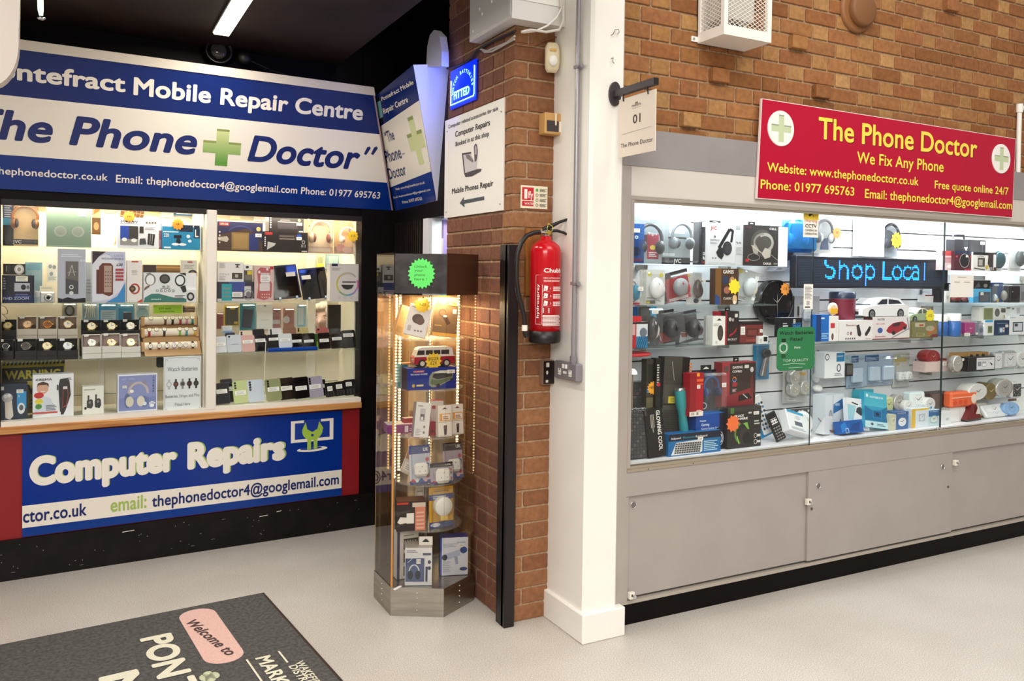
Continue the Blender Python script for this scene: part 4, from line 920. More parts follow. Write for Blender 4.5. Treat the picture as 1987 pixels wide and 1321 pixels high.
b = MB(); b.box(q1.x-.2, q1.x-.18, .02, .03, 2.74, 2.84, mat('888888', .3, .5)); b.build('hanger', wl)
p = onY(85, 10, 3.2); b = MB(); e = onY(80, 37, 3.2); t0 = onY(74, -25, 3.2)
ht = thing('reflection_tube', 'short glowing greenish white tube hanging under the black ceiling at top left', 'tube lamp', (e.x, 3.2, e.z))  # emissive tube stands in for the bright reflection of a fluorescent tube
b.tube([(0, 0, .006), (-.002, 0, .03), (t0.x-e.x, 0, 2.84-e.z)], [.005, .009, .011], mat('D6F2DC', .3, 0, 1.2), 10); b.build('tube', ht); b = MB(); b.ell((0, 0, .004), (.013, .01, .008), CHROME, 10, 6); b.build('end_cap', ht)
b = MB(); q = [onX(x, y, 1.66) for x, y in ((827, 130), (829, 90), (834, 68), (842, 58), (853, 70), (857, 100), (857, 128))]
b.v = []; n = len(q); b.add([(1.66, p.y, p.z) for p in q]+[(1.70, p.y, p.z) for p in q], [tuple(range(n)), tuple(range(2*n-1, n-1, -1))]+[(i, n+i, n+(i+1) % n, (i+1) % n) for i in range(n)], mat('B9B6BC', .5))
tag(b.build('plastic_sheet'), 'grey white plastic sheet sticking up behind the angled lightbox sign', 'plastic sheet')

# ------------------------------------------------------------------ hexagonal display tower
TX, TY, TR = 1.505, 3.752, .247
tw = thing('display_tower', 'tall hexagonal clear display tower with steel base and round shelves by the brick pier', 'display tower', (TX, TY, 0))
HEX = [(TR*math.cos(math.radians(a)), TR*math.sin(math.radians(a))) for a in (210, 270, 330, 30, 90, 150)]
def hexprism(mb, z0, z1, m, r=1.0, cap=True):
    n = 6; vs = [(x*r, y*r, z0) for x, y in HEX]+[(x*r, y*r, z1) for x, y in HEX]
    mb.add(vs, [(i, (i+1) % n, n+(i+1) % n, n+i) for i in range(n)]+([tuple(range(n-1, -1, -1)), tuple(range(n, 2*n))] if cap else []), m)
BS = noise_mat('brushed_steel', '9C958C', 'B0A99F', 4, 5, .30, 1.0, stretch=(1, 1, 10))
b = MB(); hexprism(b, 0, .133, BS); b.build('steel_base', tw)
b = MB()
for i in (5, 0, 1):
    a, c = Vector(HEX[i]), Vector(HEX[(i+1) % 6]); mid = (a+c)/2*1.004
    for z in (.03, .06, .085, .11): b.ell((mid.x, mid.y, z), (.0035, .0035, .0035), CHROME, 8, 6)
b.build('rivets', tw)
for i in range(6):
    a, c = Vector(HEX[i]), Vector(HEX[(i+1) % 6]); nrm = Vector(((a+c).x, (a+c).y)).normalized()*.004
    for nm, z0, z1, r in (('acrylic_panel', .134, 1.487, .985), ('header_panel', 1.488, 1.682, 1.0)):
        b = MB(); P = [a*r, c*r, c*r-nrm, a*r-nrm]; vs = [(p.x, p.y, z0) for p in P]+[(p.x, p.y, z1) for p in P]
        b.add(vs, [(0, 1, 5, 4), (1, 2, 6, 5), (2, 3, 7, 6), (3, 0, 4, 7), (4, 5, 6, 7), (3, 2, 1, 0)], mat('D9BE98', .18, .9) if (nm == 'acrylic_panel' and i in (3, 4)) else ACRYL if nm == 'acrylic_panel' or i in (5, 0) else mat('4A2E20', .25, .2) if i == 1 else ACRYL); b.build(nm, tw)
b = MB(); hexprism(b, 1.482, 1.488, ACRYL, .99); hexprism(b, 1.50, 1.502, mat('5A4238', .6), .93); b.build('ceiling_plate', tw)
a, c = Vector(HEX[0]), Vector(HEX[1]); nrm = (a+c).normalized()
b = MB(); P = [a*.97, c*.97]; b.add([(P[0].x, P[0].y, 1.495), (P[1].x, P[1].y, 1.495), (P[1].x, P[1].y, 1.678), (P[0].x, P[0].y, 1.678)], [(0, 1, 2, 3)], noise_mat('crumpled_black_bag', '1C191C', '48434A', 14, 5, .35)); b.add([(p.x+.003*nrm.x*-1, p.y-.003*nrm.y, z) for z, pp in ((1.495, P), (1.678, P[::-1])) for p in pp], [(0, 1, 2, 3)], 'dg'); b.build('dark_backing', tw)
b = MB(); v = Vector(HEX[0]); b.cyl((v.x*.975, v.y*.975, .134), (v.x*.975, v.y*.975, 1.487), .0055, mat('C98A48', .4), n=8); b.build('corner_strip', tw)
b = MB(); b.cyl((.02, .03, .134), (.02, .03, 1.487), .008, mat('B9B0A6', .2, .8)); b.cyl((-.11, .12, .134), (-.11, .12, 1.487), .006, mat('B9B0A6', .2, .8)); b.build('support_rod', tw)
LEDR = mat('FFE6B0', .4, 0, 6.0); CLR = mat('C9B48E', .25)
for x, y in ((-.15, .03), (-.08, .16), (.16, -.01), (.08, .165)):
    b = MB(); b.cyl((x, y, .60), (x, y, 1.485), .007, CLR, n=10)
    for k in range(60): b.box(x-.0055, x+.0055, y-.0085, y-.0055, .605+k*.0148, .612+k*.0148, LEDR)
    b.build('led_rope', tw)
area_light('tower_glow', (TX, TY-.03, 1.47), .2, .2, 9, (1, .83, .55))
TSH = (1.278, 1.042, .816, .595, .379)
for z in TSH:
    b = MB(); b.lathe([(.165, -.007), (.168, -.0035), (.165, 0)], clear_mat('tower_shelf_acrylic', (.93, .93, .9), 1.4, body=.10, bodycol=(.9, .87, .8)), 40, (.015, 0, z)); b.build('round_shelf', tw)
bb = MB(); st = Pl((0, 0, 0), (1, 0, 0), (0, 0, 1))
ss_ = thing('price_star', 'lime green star card reading unlock your phone here on the display tower', 'star card', (TX, TY, 0))
a3, c3 = Vector((*HEX[0], 0)), Vector((*HEX[1], 0)); uxs = (c3-a3).normalized(); mid3 = (a3+c3)/2*1.008+Vector((0, 0, 1.588))
sp_ = Pl(mid3, uxs, (0, 0, 1)); b = MB(); b.T = sp_.M(); n = 21
b.flat([((.064 if k % 2 == 0 else .054)*math.cos(PI*k/n)+.004, (.072 if k % 2 == 0 else .061)*math.sin(PI*k/n)) for k in range(2*n)], -.001, mat('62E86A', .6), .001)
for t_, v_ in (('Unlock', .026), ('your', .008), ('phone', -.012), ('here !', -.032)): b.text(t_, -.028, v_, .012, mat('3A5A2A'), -.0014, W=.028*len(t_)/2.9, bold=-.005)
b.build('card', ss_)
# ------------------------------------------------------------------ goods: builders
def fit(S, z, box, off, zb=None):
    xl, xr, yt = box[:3]; a, b_ = Q(z, xl, yt), Q(z, xr, yt)
    on = (lambda p: onL(*p, off)) if S == 'L' else (lambda p: onY(*p, off))
    pa, pb = on(a), on(b_); ym = box[3] if len(box) > 3 else None
    if zb is None: zb = on(Q(z, (xl+xr)/2, ym)).z
    else: zb += .0008
    if zb is not None and abs(pa.z-zb) > .02:      # read the sides lower down, where the verticals have drifted
        lo = on(Q(z, xl, yt+(xr-xl)*.3)); hi = on(Q(z, xr, yt+(xr-xl)*.3)); pa, pb = Vector((lo.x, lo.y, pa.z)), Vector((hi.x, hi.y, pb.z))
    w = (Vector((pa.x, pa.y))-Vector((pb.x, pb.y))).length; h = max((pa.z+pb.z)/2-zb, .004); m = (pa+pb)/2
    return w, h, Vector((m.x, m.y, zb)), (DL if S == 'L' else 0)
def rotm(rx, ry, rz, base): return (rx, ry, rz+base)
def put(o, loc, rot): o.location = loc; o.rotation_euler = rot; return o
def price_text(q, t, x, z, h, y, W): q.text(t, x, z, h, mat('2A2526'), y, al='c', bold=.01, maxw=W)
def extras(root, w, h, d, ex):
    for e in ex:
        q = MB(); k = e[0]
        if k == 'tag':
            u, v, a, b_ = e[1:5]; c = e[5] if len(e) > 5 else 'F4F1EA'; x, z = -w/2+u*w, v*h
            q.box(x, x+a*w, -.0022, -.0014, z, z+b_*h, mat(c, .6))
            if len(e) > 6: price_text(q, e[6], x+a*w/2, z+b_*h*.3, b_*h*.45, -.0025, a*w*.9)
            elif b_*h > .012:
                for j in range(3): q.flat([(x+a*w*.12, z+b_*h*(.2+.24*j)), (x+a*w*(.86-.1*(j % 2)), z+b_*h*(.2+.24*j)), (x+a*w*(.86-.1*(j % 2)), z+b_*h*(.28+.24*j)), (x+a*w*.12, z+b_*h*(.28+.24*j))], -.0025, mat('8A8684'))
            q.build('price_label', root)
        elif k == 'star':
            u, v, r, c = e[1:5]; x, z = -w/2+u*w, v*h; n = e[5] if len(e) > 5 else 10
            q.flat([((r if j % 2 == 0 else r*.76)*w*math.cos(PI*j/n)+x, (r if j % 2 == 0 else r*.76)*w*math.sin(PI*j/n)+z) for j in range(2*n)], -.0045, mat(c, .6), .001)
            if len(e) > 6:
                for j, t in enumerate(e[6].split('|')): price_text(q, t, x, z-.1*r*w-j*.45*r*w+(.2*r*w if '|' in e[6] else 0), r*w*.35, -.005, r*w*1.2)
            q.build('price_star', root)
        elif k == 'tab':
            u, a, hm = e[1:4]; c = e[4] if len(e) > 4 else 'k'; x0, x1 = -w/2+(u-a/2)*w, -w/2+(u+a/2)*w
            q.box(x0, x1, d*.4, d*.4+.0015, h, h+hm, mat(c, .5)); xm = (x0+x1)/2; ww = (x1-x0)*.28
            q.flat([(xm-ww, h+hm*.35), (xm+ww, h+hm*.35), (xm+ww*.5, h+hm*.6), (xm, h+hm*.75), (xm-ww*.5, h+hm*.6)], d*.4-.0005, mat('D8D8D8' if c in ('k', 'dg') else '3A3A3A')); q.build('hang_tab', root)
        elif k == 'peg':
            zt = h+.004; p = root.location; bd = (3.3392-p.y if p.y < 4 else .4185-(p-L0).dot(NL))
            q.tube([(0, d+.001, zt-.016), (0, bd, zt-.014)], .002, CHROME, 6); q.box(-.008, .008, bd-.002, bd, zt-.034, zt-.004, mat('8A8A8C', .3, .6)); q.build('peg_hook', root)
def carton(S, z, box, off, zb, name, label, cat, d=.05, c='w', A=(), sc=None, tc=None, rz=0, rx=0, ry=0, ex=(), group=None, bev=0, part='carton'):
    w, h, loc, r0 = fit(S, z, box, off, zb)
    b = MB()
    cm = mat(c, .45) if isinstance(c, str) else c
    if bev: b.cbox(-w/2, w/2, 0, d, 0, h, cm, bev)
    else: b.box(-w/2, w/2, 0, d, 0, h, cm, side=mat(sc, .45) if sc else None, top=mat(tc, .45) if tc else None)
    art(b, w, h, A)
    if ex:
        root = thing(name, label, cat, loc, (rx, ry, rz+r0), group); b.build(part, root); extras(root, w, h, d, ex); return root
    return tag(put(b.build(name), loc, (rx, ry, rz+r0)), label, cat, group)
def blister(S, z, box, off, zb, name, label, cat, prod=None, d=.05, c='k', A=(), cover=PACK, rz=0, rx=0, ry=0, ex=(), group=None, inset=.05, pn='product'):
    w, h, loc, r0 = fit(S, z, box, off, zb); root = thing(name, label, cat, loc, (rx, ry, rz+r0), group)
    b = MB(); b.box(-w/2, w/2, d-.002, d, 0, h, mat(c, .45) if isinstance(c, str) else c); art(b, w, h, A, y0=d-.002); b.build('backing_card', root)
    if prod: q = MB(); prod(q, w, h, d); q.build(pn, root)
    q = MB(); i = inset*w; q.cbox(-w/2+i, w/2-i, 0, d-.003, i*.6, h-i, cover, min(.012, w*.08, d*.3)); q.build('clear_cover', root)
    extras(root, w, h, d, ex); return root
def p_head(c1='k', c2='dg', cu=.5, cv=.62, r=.33, cups=.15):
    def f(q, w, h, d):
        x0, z0, R = (cu-.5)*w, cv*h, r*w; y = d*.5
        q.tube([(x0+R*math.cos(math.radians(a)), y, z0+R*1.05*math.sin(math.radians(a))) for a in range(-15, 196, 15)], R*.13, mat(c1, .35), 8)
        for s in (-1, 1): q.ell((x0+s*R*.86, y, z0-R*.55), (R*.28, d*.36, R*.5), mat(c1, .35), 14, 10); q.ell((x0+s*R*.68, y-d*.12, z0-R*.55), (R*.2, d*.3, R*.42), mat(c2, .6), 14, 10)
    return f
def p_mouse(c1='k', c2='r', lean=0):
    def f(q, w, h, d):
        q.ell((0, d*.4, h*.48), (w*.26, d*.42, h*.30), mat(c1, .3), 16, 12); q.ell((-w*.02, d*.34, h*.60), (w*.035, d*.42, h*.07), mat(c2, .4), 10, 8); q.ell((w*.16, d*.4, h*.42), (w*.14, d*.36, h*.2), mat(c2, .4), 12, 8)
    return f
def p_plug(c='w', n=1, v=.45):
    def f(q, w, h, d):
        for k in range(n):
            x = 0 if n == 1 else (-.22+.44*k)*w; W_ = w*(.33 if n == 1 else .19)
            q.cbox(x-W_, x+W_, d*.15, d*.9, h*v-W_*.9, h*v+W_*.9, mat(c, .3), W_*.35)
            for dx, dz in ((0, .4), (-.4, -.2), (.4, -.2)): q.box(x+dx*W_-.002, x+dx*W_+.002, d*.15-.0006, d*.15, h*v+dz*W_-.003, h*v+dz*W_+.003, mat('8A8A88'))
    return f
def p_puck(q, w, h, d):
    for cx, cz in ((-.2, .76), (-.2, .42), (.24, .45)): q.lathe([(w*.22, d*.8), (w*.22, d*.25), (w*.18, d*.1), (w*.16, d*.16), (.0, d*.14)], mat('C9C6C0', .25, .5), 20, (cx*w, 0, cz*h), 'y'); [q.ell((cx*w+math.cos(a)*w*.06, d*.13, cz*h+math.sin(a)*w*.06), (.004, .003, .004), mat('F4E9C0', .3), 8, 6) for a in (0, 2.1, 4.2)]
def p_box(c, u0, v0, u1, v1, k=.5):
    def f(q, w, h, d): q.cbox((u0-.5)*w, (u1-.5)*w, d*(1-k), d*.95, v0*h, v1*h, mat(c, .4), .004)
    return f
def phone(S, z, box, off, zb, label, c, ex=(), lens=3, front=False, rx=-.30, rz=0, ry=0, group='used phones on the shelves', nm='mobile_phone', keys=False):
    w, h, loc, r0 = fit(S, z, box, off, zb); h = h/math.cos(rx); root = thing(nm, label, 'phone', loc, (rx, ry, rz+r0), group)
    b = MB(); r = w*.12; P = []
    for cu, cv, a in ((w/2-r, h-r, 0), (-w/2+r, h-r, 90), (-w/2+r, r, 180), (w/2-r, r, 270)): P += [(cu+r*math.cos(math.radians(a+k*22.5)), cv+r*math.sin(math.radians(a+k*22.5))) for k in range(5)]
    b.flat(P, 0, mat(c, .22), .008)
    if front: b.flat([(u*.93, h/2+(v-h/2)*.94) for u, v in P], -.0004, mat('0E0C10' if not keys else '1A181A', .06))
    b.build('body', root)
    if keys:
        q = MB(); [q.cbox(-w*.36+i*w*.26, -w*.16+i*w*.26, -.002, 0, h*.08+j*h*.085, h*.08+j*h*.085+h*.055, mat('3A383A', .4), .001) for i in range(3) for j in range(4)]; q.build('keypad', root)
    elif not front and lens:
        q = MB(); [q.cyl((-w*.32, -.0015, h*(.9-.11*k)), (-w*.32, 0, h*(.9-.11*k)), w*.075, mat('15131A', .15), n=12) for k in range(lens)]; q.build('camera_lens', root)
    q = MB(); q.box(-w*.3, w*.3, .012, .014, 0, h*.55, PACK); q.box(-w*.3, w*.3, -.012, .014, -.001, .001, PACK); q.build('clear_stand', root)
    extras(root, w, h, .008, ex); return root
def clock(S, z, box, off, zb, label, case, face, shape='o', d=.035, hands='k', ex=(), name='alarm_clock', ring=.12, rz=0, rx=0, feet=True, group=None, cat='clock', marks=True):
    w, h, loc, r0 = fit(S, z, box, off, zb); root = thing(name, label, cat, loc, (rx, 0, rz+r0), group); b = MB(); cz = h/2
    mc = mat(case, .3, .55 if case in ('si', 'C9C6C0', '8E7A4E') else 0)
    if shape == 'o':
        b.lathe([(w*.44, d), (w*.5, d*.85), (w*.5, .006), (w*.47, 0), (w*(.5-ring), .003)], mc, 28, (0, 0, cz), 'y', h/w)
        q = MB(); q.lathe([(w*(.5-ring*.9), .0045), (0, .004)], mat(face, .4), 28, (0, 0, cz), 'y', h/w)
    else:
        b.cbox(-w/2, w/2, .002, d, 0, h, mc, min(w, h)*.1); q = MB(); i = ring*w; q.box(-w/2+i, w/2-i, .0, .003, i, h-i, mat(face, .4))
    if feet and shape == 'o': [b.cyl((sx*w*.28, d*.4, cz-h*.44), (sx*w*.34, d*.4, 0), .004, mc, n=8) for sx in (-1, 1)]
    b.build('case', root)
    R = (.5-ring)*min(w, h)
    if marks:
        for k in range(12): a = k*PI/6; q.box(R*.82*math.sin(a)-R*.035, R*.82*math.sin(a)+R*.035, -.0005, 0.0, cz+R*.82*math.cos(a)-R*.05, cz+R*.82*math.cos(a)+R*.05, mat(hands))
    q.build('dial', root); q = MB()
    for a, L_ in ((-1.05, .5), (.95, .72)):
        dx, dz = math.sin(a), math.cos(a); q.flat([(-dz*R*.04, cz+dx*R*.04), (dz*R*.04, cz-dx*R*.04), (dx*L_*R+dz*R*.025, cz+dz*L_*R-dx*R*.025), (dx*L_*R-dz*R*.025, cz+dz*L_*R+dx*R*.025)], -.0012, mat(hands, .4), .0006)
    q.build('hands', root); extras(root, w, h, d, ex); return root
def watch(loc, rz, r, case, face, strap, label, group, tilt=-.6):
    root = thing('wristwatch', label, 'watch', loc, (tilt, 0, rz), group)
    b = MB(); b.lathe([(r*.9, .004), (r, .002), (r, -.003), (r*.86, -.005), (r*.8, -.004)], mat(case, .22, .8), 20, axis='y'); b.cyl((r, 0, 0), (r*1.2, 0, 0), r*.14, mat(case, .22, .8), n=8); b.build('case', root)
    b = MB(); b.lathe([(r*.8, -.0042), (0, -.0045)], mat(face, .3), 20, axis='y'); b.flat([(-r*.05, 0), (r*.05, 0), (r*.03, r*.6), (-r*.03, r*.6)], -.0052, mat('2A2422')); b.flat([(0, -r*.05), (r*.45, r*.2), (r*.45, r*.28), (0, r*.05)], -.0052, mat('2A2422')); b.build('dial', root)
    b = MB(); wd = r*.62; Rz = r*1.35
    ang = [k*2*PI/18 for k in range(19)]; vs = []
    for a in ang: vs += [(-wd, Rz*.72-Rz*.72*math.cos(a)+.002, Rz*math.sin(a)), (wd, Rz*.72-Rz*.72*math.cos(a)+.002, Rz*math.sin(a))]
    vs += [(x, y+(.0022 if y < Rz*.72 else -.0022), z*.955) for x, y, z in vs]; n = 38
    fs = [(2*k, 2*k+1, 2*k+3, 2*k+2) for k in range(18)]+[(n+2*k+2, n+2*k+3, n+2*k+1, n+2*k) for k in range(18)]+[(2*k, 2*k+2, n+2*k+2, n+2*k) for k in range(18)]+[(2*k+1, n+2*k+1, n+2*k+3, 2*k+3) for k in range(18)]
    b.add(vs, fs, mat(strap, .5, .7 if strap in ('si', 'D9B25A', 'C9A04A') else 0), True); b.build('strap', root); return root
def watch_box(S, z, box5, off, label, ci, co, wl, wcase, wface, wstrap, wgrp='boxed watches', bgrp='open watch boxes', tagc=True, tagp=.12):
    xl, xr, yt, ym, yb = box5; w, h, loc, r0 = fit(S, z, (xl, xr, yt, yb), off); hb = h*(yb-ym)/(yb-yt); d = .075
    root = thing('watch_box', label, 'watch box', loc, (0, 0, r0), bgrp)
    b = MB(); b.box(-w/2, w/2, 0, d, 0, hb*.45, mat(co, .5)); b.box(-w/2, w/2, 0, .003, hb*.4, hb, mat(co, .5)); [b.box(s*w/2-(.003 if s > 0 else 0), s*w/2+(0 if s > 0 else .003), .003, d, hb*.4, hb, mat(co, .5)) for s in (-1, 1)]; b.build('base', root)
    b = MB(); b.box(-w/2, w/2, d, d+.004, hb*.4, h, mat(ci, .5)); [b.box(s*w/2-(.003 if s > 0 else 0), s*w/2+(0 if s > 0 else .003), d-.022, d, hb, h, mat(co, .5)) for s in (-1, 1)]; b.box(-w/2, w/2, d-.022, d, h-.003, h, mat(co, .5)); b.build('lid', root)
    b = MB(); b.cbox(-w*.38, w*.38, .008, d-.01, hb*.45, hb*.45+.005, mat('B8A48C' if ci not in ('k', '1A1513') else '5A5048', .8), .006); b.build('cushion', root)
    if tagc: q = MB(); q.box(-w*.5+w*tagp, -w*.5+w*(tagp+.24), d-.024, d-.0225, h-.010, h+.003, WHITE); q.build('price_label', root)
    p = Matrix.Rotation(r0, 4, 'Z') @ Vector((.0, .02, hb+.022)); watch(loc+p, r0, w*.25, wcase, wface, wstrap, wl, wgrp)
    return root
LA,LB,LC,LD = SHZ[0],SHZ[1],SHZ[2],LBASE
C_,B_ = carton,blister
# ------------------------------------------------------------------ goods in the left window, top shelf
B_('L',1,(25,375,30),.10,LA,'headphone_pack','wood-look headphones in a clear pack at the far left of the top window shelf','headphones',p_head('9A6234','3A2C26',.62,.62,.36),.09,'D8B27E',
   [('r',0,.55,.3,1,'2E4A8E'),('r',0,.45,.3,.6,'2FA0D8'),('r',0,0,.3,.45,'14162A'),('r',.25,.04,.98,.15,'1C1815'),('t',.28,.06,.07,'JVC','w'),('g',.04,.62,.26,.9,6,'C9D4EA')])
C_('L',1,(450,880,85),.09,LA,'headphone_box','grey-green headphone box printed with two ear cups on the top window shelf','box',.08,'6E8272',
   [('e',.30,.36,.14,.13,'8E968A'),('e',.31,.37,.11,.10,'7E867C'),('e',.70,.36,.14,.13,'8E968A'),('e',.69,.37,.11,.10,'7E867C'),('l',.22,.5,.22,.58,.012,'7E8C80'),('l',.77,.5,.77,.58,.012,'7E8C80'),('r',.02,.02,.98,.028,'A8BAA9')],ex=[('tag',.7,.74,.17,.08,'F4F1EA','£250')])
C_('L',1,(885,972,50,372),.30,None,'accessory_card','narrow printed card behind the grey-green headphone box','card',.01,'E9D8B8',[('e',.5,.88,.35,.09,'F2F0D0'),('p',[(.2,.6),(.9,.72),(.8,.8),(.3,.74)],'D89A4A'),('r',0,0,1,.5,'7A5228'),('e',.5,.25,.3,.12,'C9A070')],ex=[('peg',.1)])
C_('L',1,(1095,1330,60),.29,LA,'solar_panel','tall brown grid solar panel leaning behind the white floodlight box','solar panel',.012,'E6C79A',[('r',.05+.16*i,.03+.105*j,.18+.16*i,.115+.105*j,'8C5A26') for i in range(6) for j in range(9)],ry=.17,rx=-.05)
C_('L',1,(1130,1530,210),.07,LA,'floodlight_box','white solar flood lamp box with an orange star on the top window shelf','box',.07,'E9E8EC',[('t',.07,.83,.075,'JORTAN','2A2A2E',{'b': .04,'sh': .2,'W': .42}),('r',.07,.78,.48,.80,'8A8A90'),('r',.07,.1,.50,.72,'3A3430'),('r',.07,.1,.28,.72,'2846A0'),('r',.07,.1,.50,.30,'8E8A88'),('e',.17,.28,.06,.06,'F0EFEA'),('e',.40,.26,.07,.06,'F0EFEA'),('r',.53,.5,.63,.72,'38302C'),('p',[(.53,.12),(.70,.14),(.67,.34),(.54,.32)],'4A4A4E'),('p',[(.72,.14),(.88,.1),(.91,.48),(.74,.5)],'2E2A28'),('l',.78,.14,.8,.48,.012,'B9B5AE'),('l',.83,.14,.85,.48,.012,'B9B5AE'),('g',.66,.62,.92,.72,3,'8A8A90')]+[('r',.68+.07*k,.82,.73+.07*k,.88,'6A5A5A') for k in range(4)],ex=[('star',.28,1.02,.15,'F08A1E',11,'£40')])
C_('L',1,(1532,1556,330),.12,LA,'pink_stick','slim pink upright box between the two lamp boxes on the top shelf','box',.02,'E08A96',[('r',.2,.1,.8,.5,'F0C8CC')])
C_('L',1,(1565,1930,270),.07,LA,'led_lamp_box','bright blue three-arm lamp box at the right end of the left top shelf','box',.07,'1E86B4',[('r',.0,.88,1,1,'D8DCE0'),('r',.45,.70,.8,.96,'14283E'),('r',.83,.46,.98,.95,'10284A'),('t',.86,.5,.3,'L','w',{'W': .09}),('r',.02,.66,.42,.70,'CFE4EE'),('t',.04,.48,.13,'220','w',{'W': .13}),('r',.3,.44,.5,.56,'0E1822'),('e',.42,.32,.06,.12,'101A22'),('e',.34,.2,.10,.05,'EDF0F0'),('e',.53,.2,.10,.05,'EDF0F0'),('e',.68,.52,.05,.07,'D8ECF4'),('e',.72,.34,.05,.06,'D8ECF4'),('r',.04,.04,.22,.1,'E8EEF2')],ex=[('star',.40,.98,.17,'F0901E',11,'£6')])
for x,c,lab,A in (((1430,1542,82,160),'E6D24A','yellow card pack hanging at the back of the top shelf',[('r',.1,.5,.9,.9,'F4EEC0'),('e',.5,.3,.2,.15,'6A8A30')]),((1550,1672,80,205),'E4E8E6','white card pack hanging right of the yellow card pack',[('r',.2,.2,.8,.6,'C4D4D8'),('t',.2,.75,.1,'usb','7A8A90')]),((1682,1872,85,190),'3E78B8','blue edged clear case hanging above the blue lamp box',[('r',.1,.12,.9,.92,'DCE6EE'),('p',[(.2,.2),(.8,.25),(.7,.7),(.3,.75)],'E4C8D0')])):
    C_('L',1,x,.40,None,'hanging_pack',lab,'pack',.012,c,A,group='packs hung at the back of the left window')
# left bay, second shelf
C_('L',1,(20,330,765),.06,LB,'camera_box','dark camera box printed with a silver camera on the second window shelf','box',.08,'1F1D2E',[('r',0,0,1,.3,'17214A'),('r',.38,.42,.86,.72,'B9B9C2'),('e',.66,.57,.08,.1,'2A2A30'),('e',.80,.57,.05,.07,'6A6A70'),('g',.03,.5,.12,.95,5,'8A8AA0'),('t',.03,.12,.09,'FHD ZOOM','B9BFD8',{'W': .8}),('g',.4,.22,.9,.36,2,'5A62A0')],ex=[('tag',.42,.78,.38,.19,'EFEBD8')])
C_('L',1,(30,245,655,760),.10,None,'instant_camera_box','black box with a round white lens stacked on the dark camera box','box',.07,'2A2624',[('r',.1,.1,.3,.9,'3C3632'),('l',.16,.3,.16,.8,.012,'E8E0D8'),('e',.72,.5,.22,.46,'C9C4BE'),('e',.72,.5,.15,.32,'E9E4DE'),('e',.72,.5,.09,.2,'9A8E84')])
B_('L',1,(240,410,640),.20,LB,'clear_pack','pale blue clear pack behind the dark camera box','pack',None,.05,'8FC8E2',[('r',.1,.1,.9,.8,'BFE0EE')])
C_('L',1,(450,562,630,830),.36,None,'notice_card','white printed card hanging behind the compact camera','card',.006,'EFEDE8',[('e',.3,.75,.16,.1,'9AA0A8'),('e',.65,.72,.16,.1,'8A9098'),('e',.4,.4,.16,.1,'9AA0A8'),('g',.15,.1,.85,.28,3,'A9ABB0')])
C_('L',1,(342,386,920),.10,LB,'spare_box','narrow white box left of the compact camera','box',.05,'D9DDE2',[('r',.1,.1,.9,.5,'B9C6D2')])
cc_ = thing('compact_camera','silver compact camera with a cream note on the second window shelf','camera',*(lambda f: (f[2],(0,0,DL)))(fit('L',1,(385,530,925),.05,LB)))
w_,h_,_,_ = fit('L',1,(385,530,925),.05,LB); b = MB(); b.cbox(-w_/2,w_/2,.004,.03,0,h_,mat('D9D8D4',.3,.4),.006); b.build('body',cc_)
b = MB(); b.lathe([(.0,-.008),(w_*.12,-.008),(w_*.16,-.012),(w_*.26,-.010),(w_*.3,.004)][::-1],mat('C4C3C0',.25,.6),24,(.004,0,h_*.48),'y'); b.lathe([(w_*.12,-.0125),(0,-.012)],mat('15131A',.1),20,(.004,0,h_*.48),'y'); b.build('lens',cc_)
b = MB(); b.box(-w_*.5,w_*.38,.012,.013,h_,h_+.03,mat('EFE6C4')); b.flat([(-w_*.4,h_+.018),(w_*.3,h_+.018),(w_*.3,h_+.021),(-w_*.4,h_+.021)],.0115,'g'); b.build('price_note',cc_)
C_('L',1,(560,825,512),.07,LB,'telephone_box','tall lilac-grey box with a dark window and black wavy foot on the second shelf','box',.07,'B4B6C4',[('r',.27,.16,.74,.77,'4E4A4C'),('p',[(.27,.45),(.74,.4),(.74,.77),(.27,.77)],'6A6462'),('l',.38,.5,.5,.7,.02,'C9C6C2'),('l',.5,.7,.6,.5,.02,'C9C6C2'),('l',.34,.56,.66,.58,.02,'A9A6A2'),('e',.48,.29,.08,.04,'E4E4E8'),('e',.48,.29,.05,.025,'3A3A3E'),('e',.48,.18,.08,.035,'DADADE'),('p',[(0,0),(1,0),(1,.09),(.6,.07),(.35,.1),(.15,.07),(0,.09)],'14131A'),('g',.1,.85,.9,.92,2,'D6D8E2')],ex=[('tag',.8,.77,.17,.035,'D8D9E2','£30')])
C_('L',1,(828,890,640),.25,LB,'grey_carton','plain grey carton strip behind the lilac box and the lantern box','box',.05,'AEB6C2',[('g',.1,.2,.9,.6,5,'8A929E')])
C_('L',1,(890,1210,535),.06,LB,'lantern_box','white and blue rechargeable lantern box with a brown lantern picture','box',.08,'C6C8E0',[('p',[(0,.02),(0,.75),(.12,.86),(.4,.95),(.8,.8),(1,.5),(.85,.22),(.5,.06)],'E0DFEA'),('p',[(0,1),(0,.74),(.2,.9),(.42,1)],'3A2E36'),('p',[(.4,0),(.75,.12),(1,.4),(1,0)],'3E8ACA'),('t',.28,.84,.035,'RECHARGEABLE','5A5E8A',{'W': .66}),('t',.66,.90,.04,'LARGE','9AA0C8',{'W': .28}),('r',.12,.17,.3,.64,'5E3028'),('p',[(.2,.2),(.5,.12),(.62,.16),(.62,.72),(.55,.77),(.3,.77),(.2,.7)],'6B382C'),('r',.35,.2,.58,.72,'B59A8C')]+[('e',.40+.07*i,.32+.07*j,.02,.012,'6B4A3E') for i in range(3) for j in range(5)]+[('r',.69,.43+.065*k,.94,.47+.065*k,'B0404A') for k in range(4)]+[('t',.72,.72,.05,'£30','2A2630',{'sh': .2})])
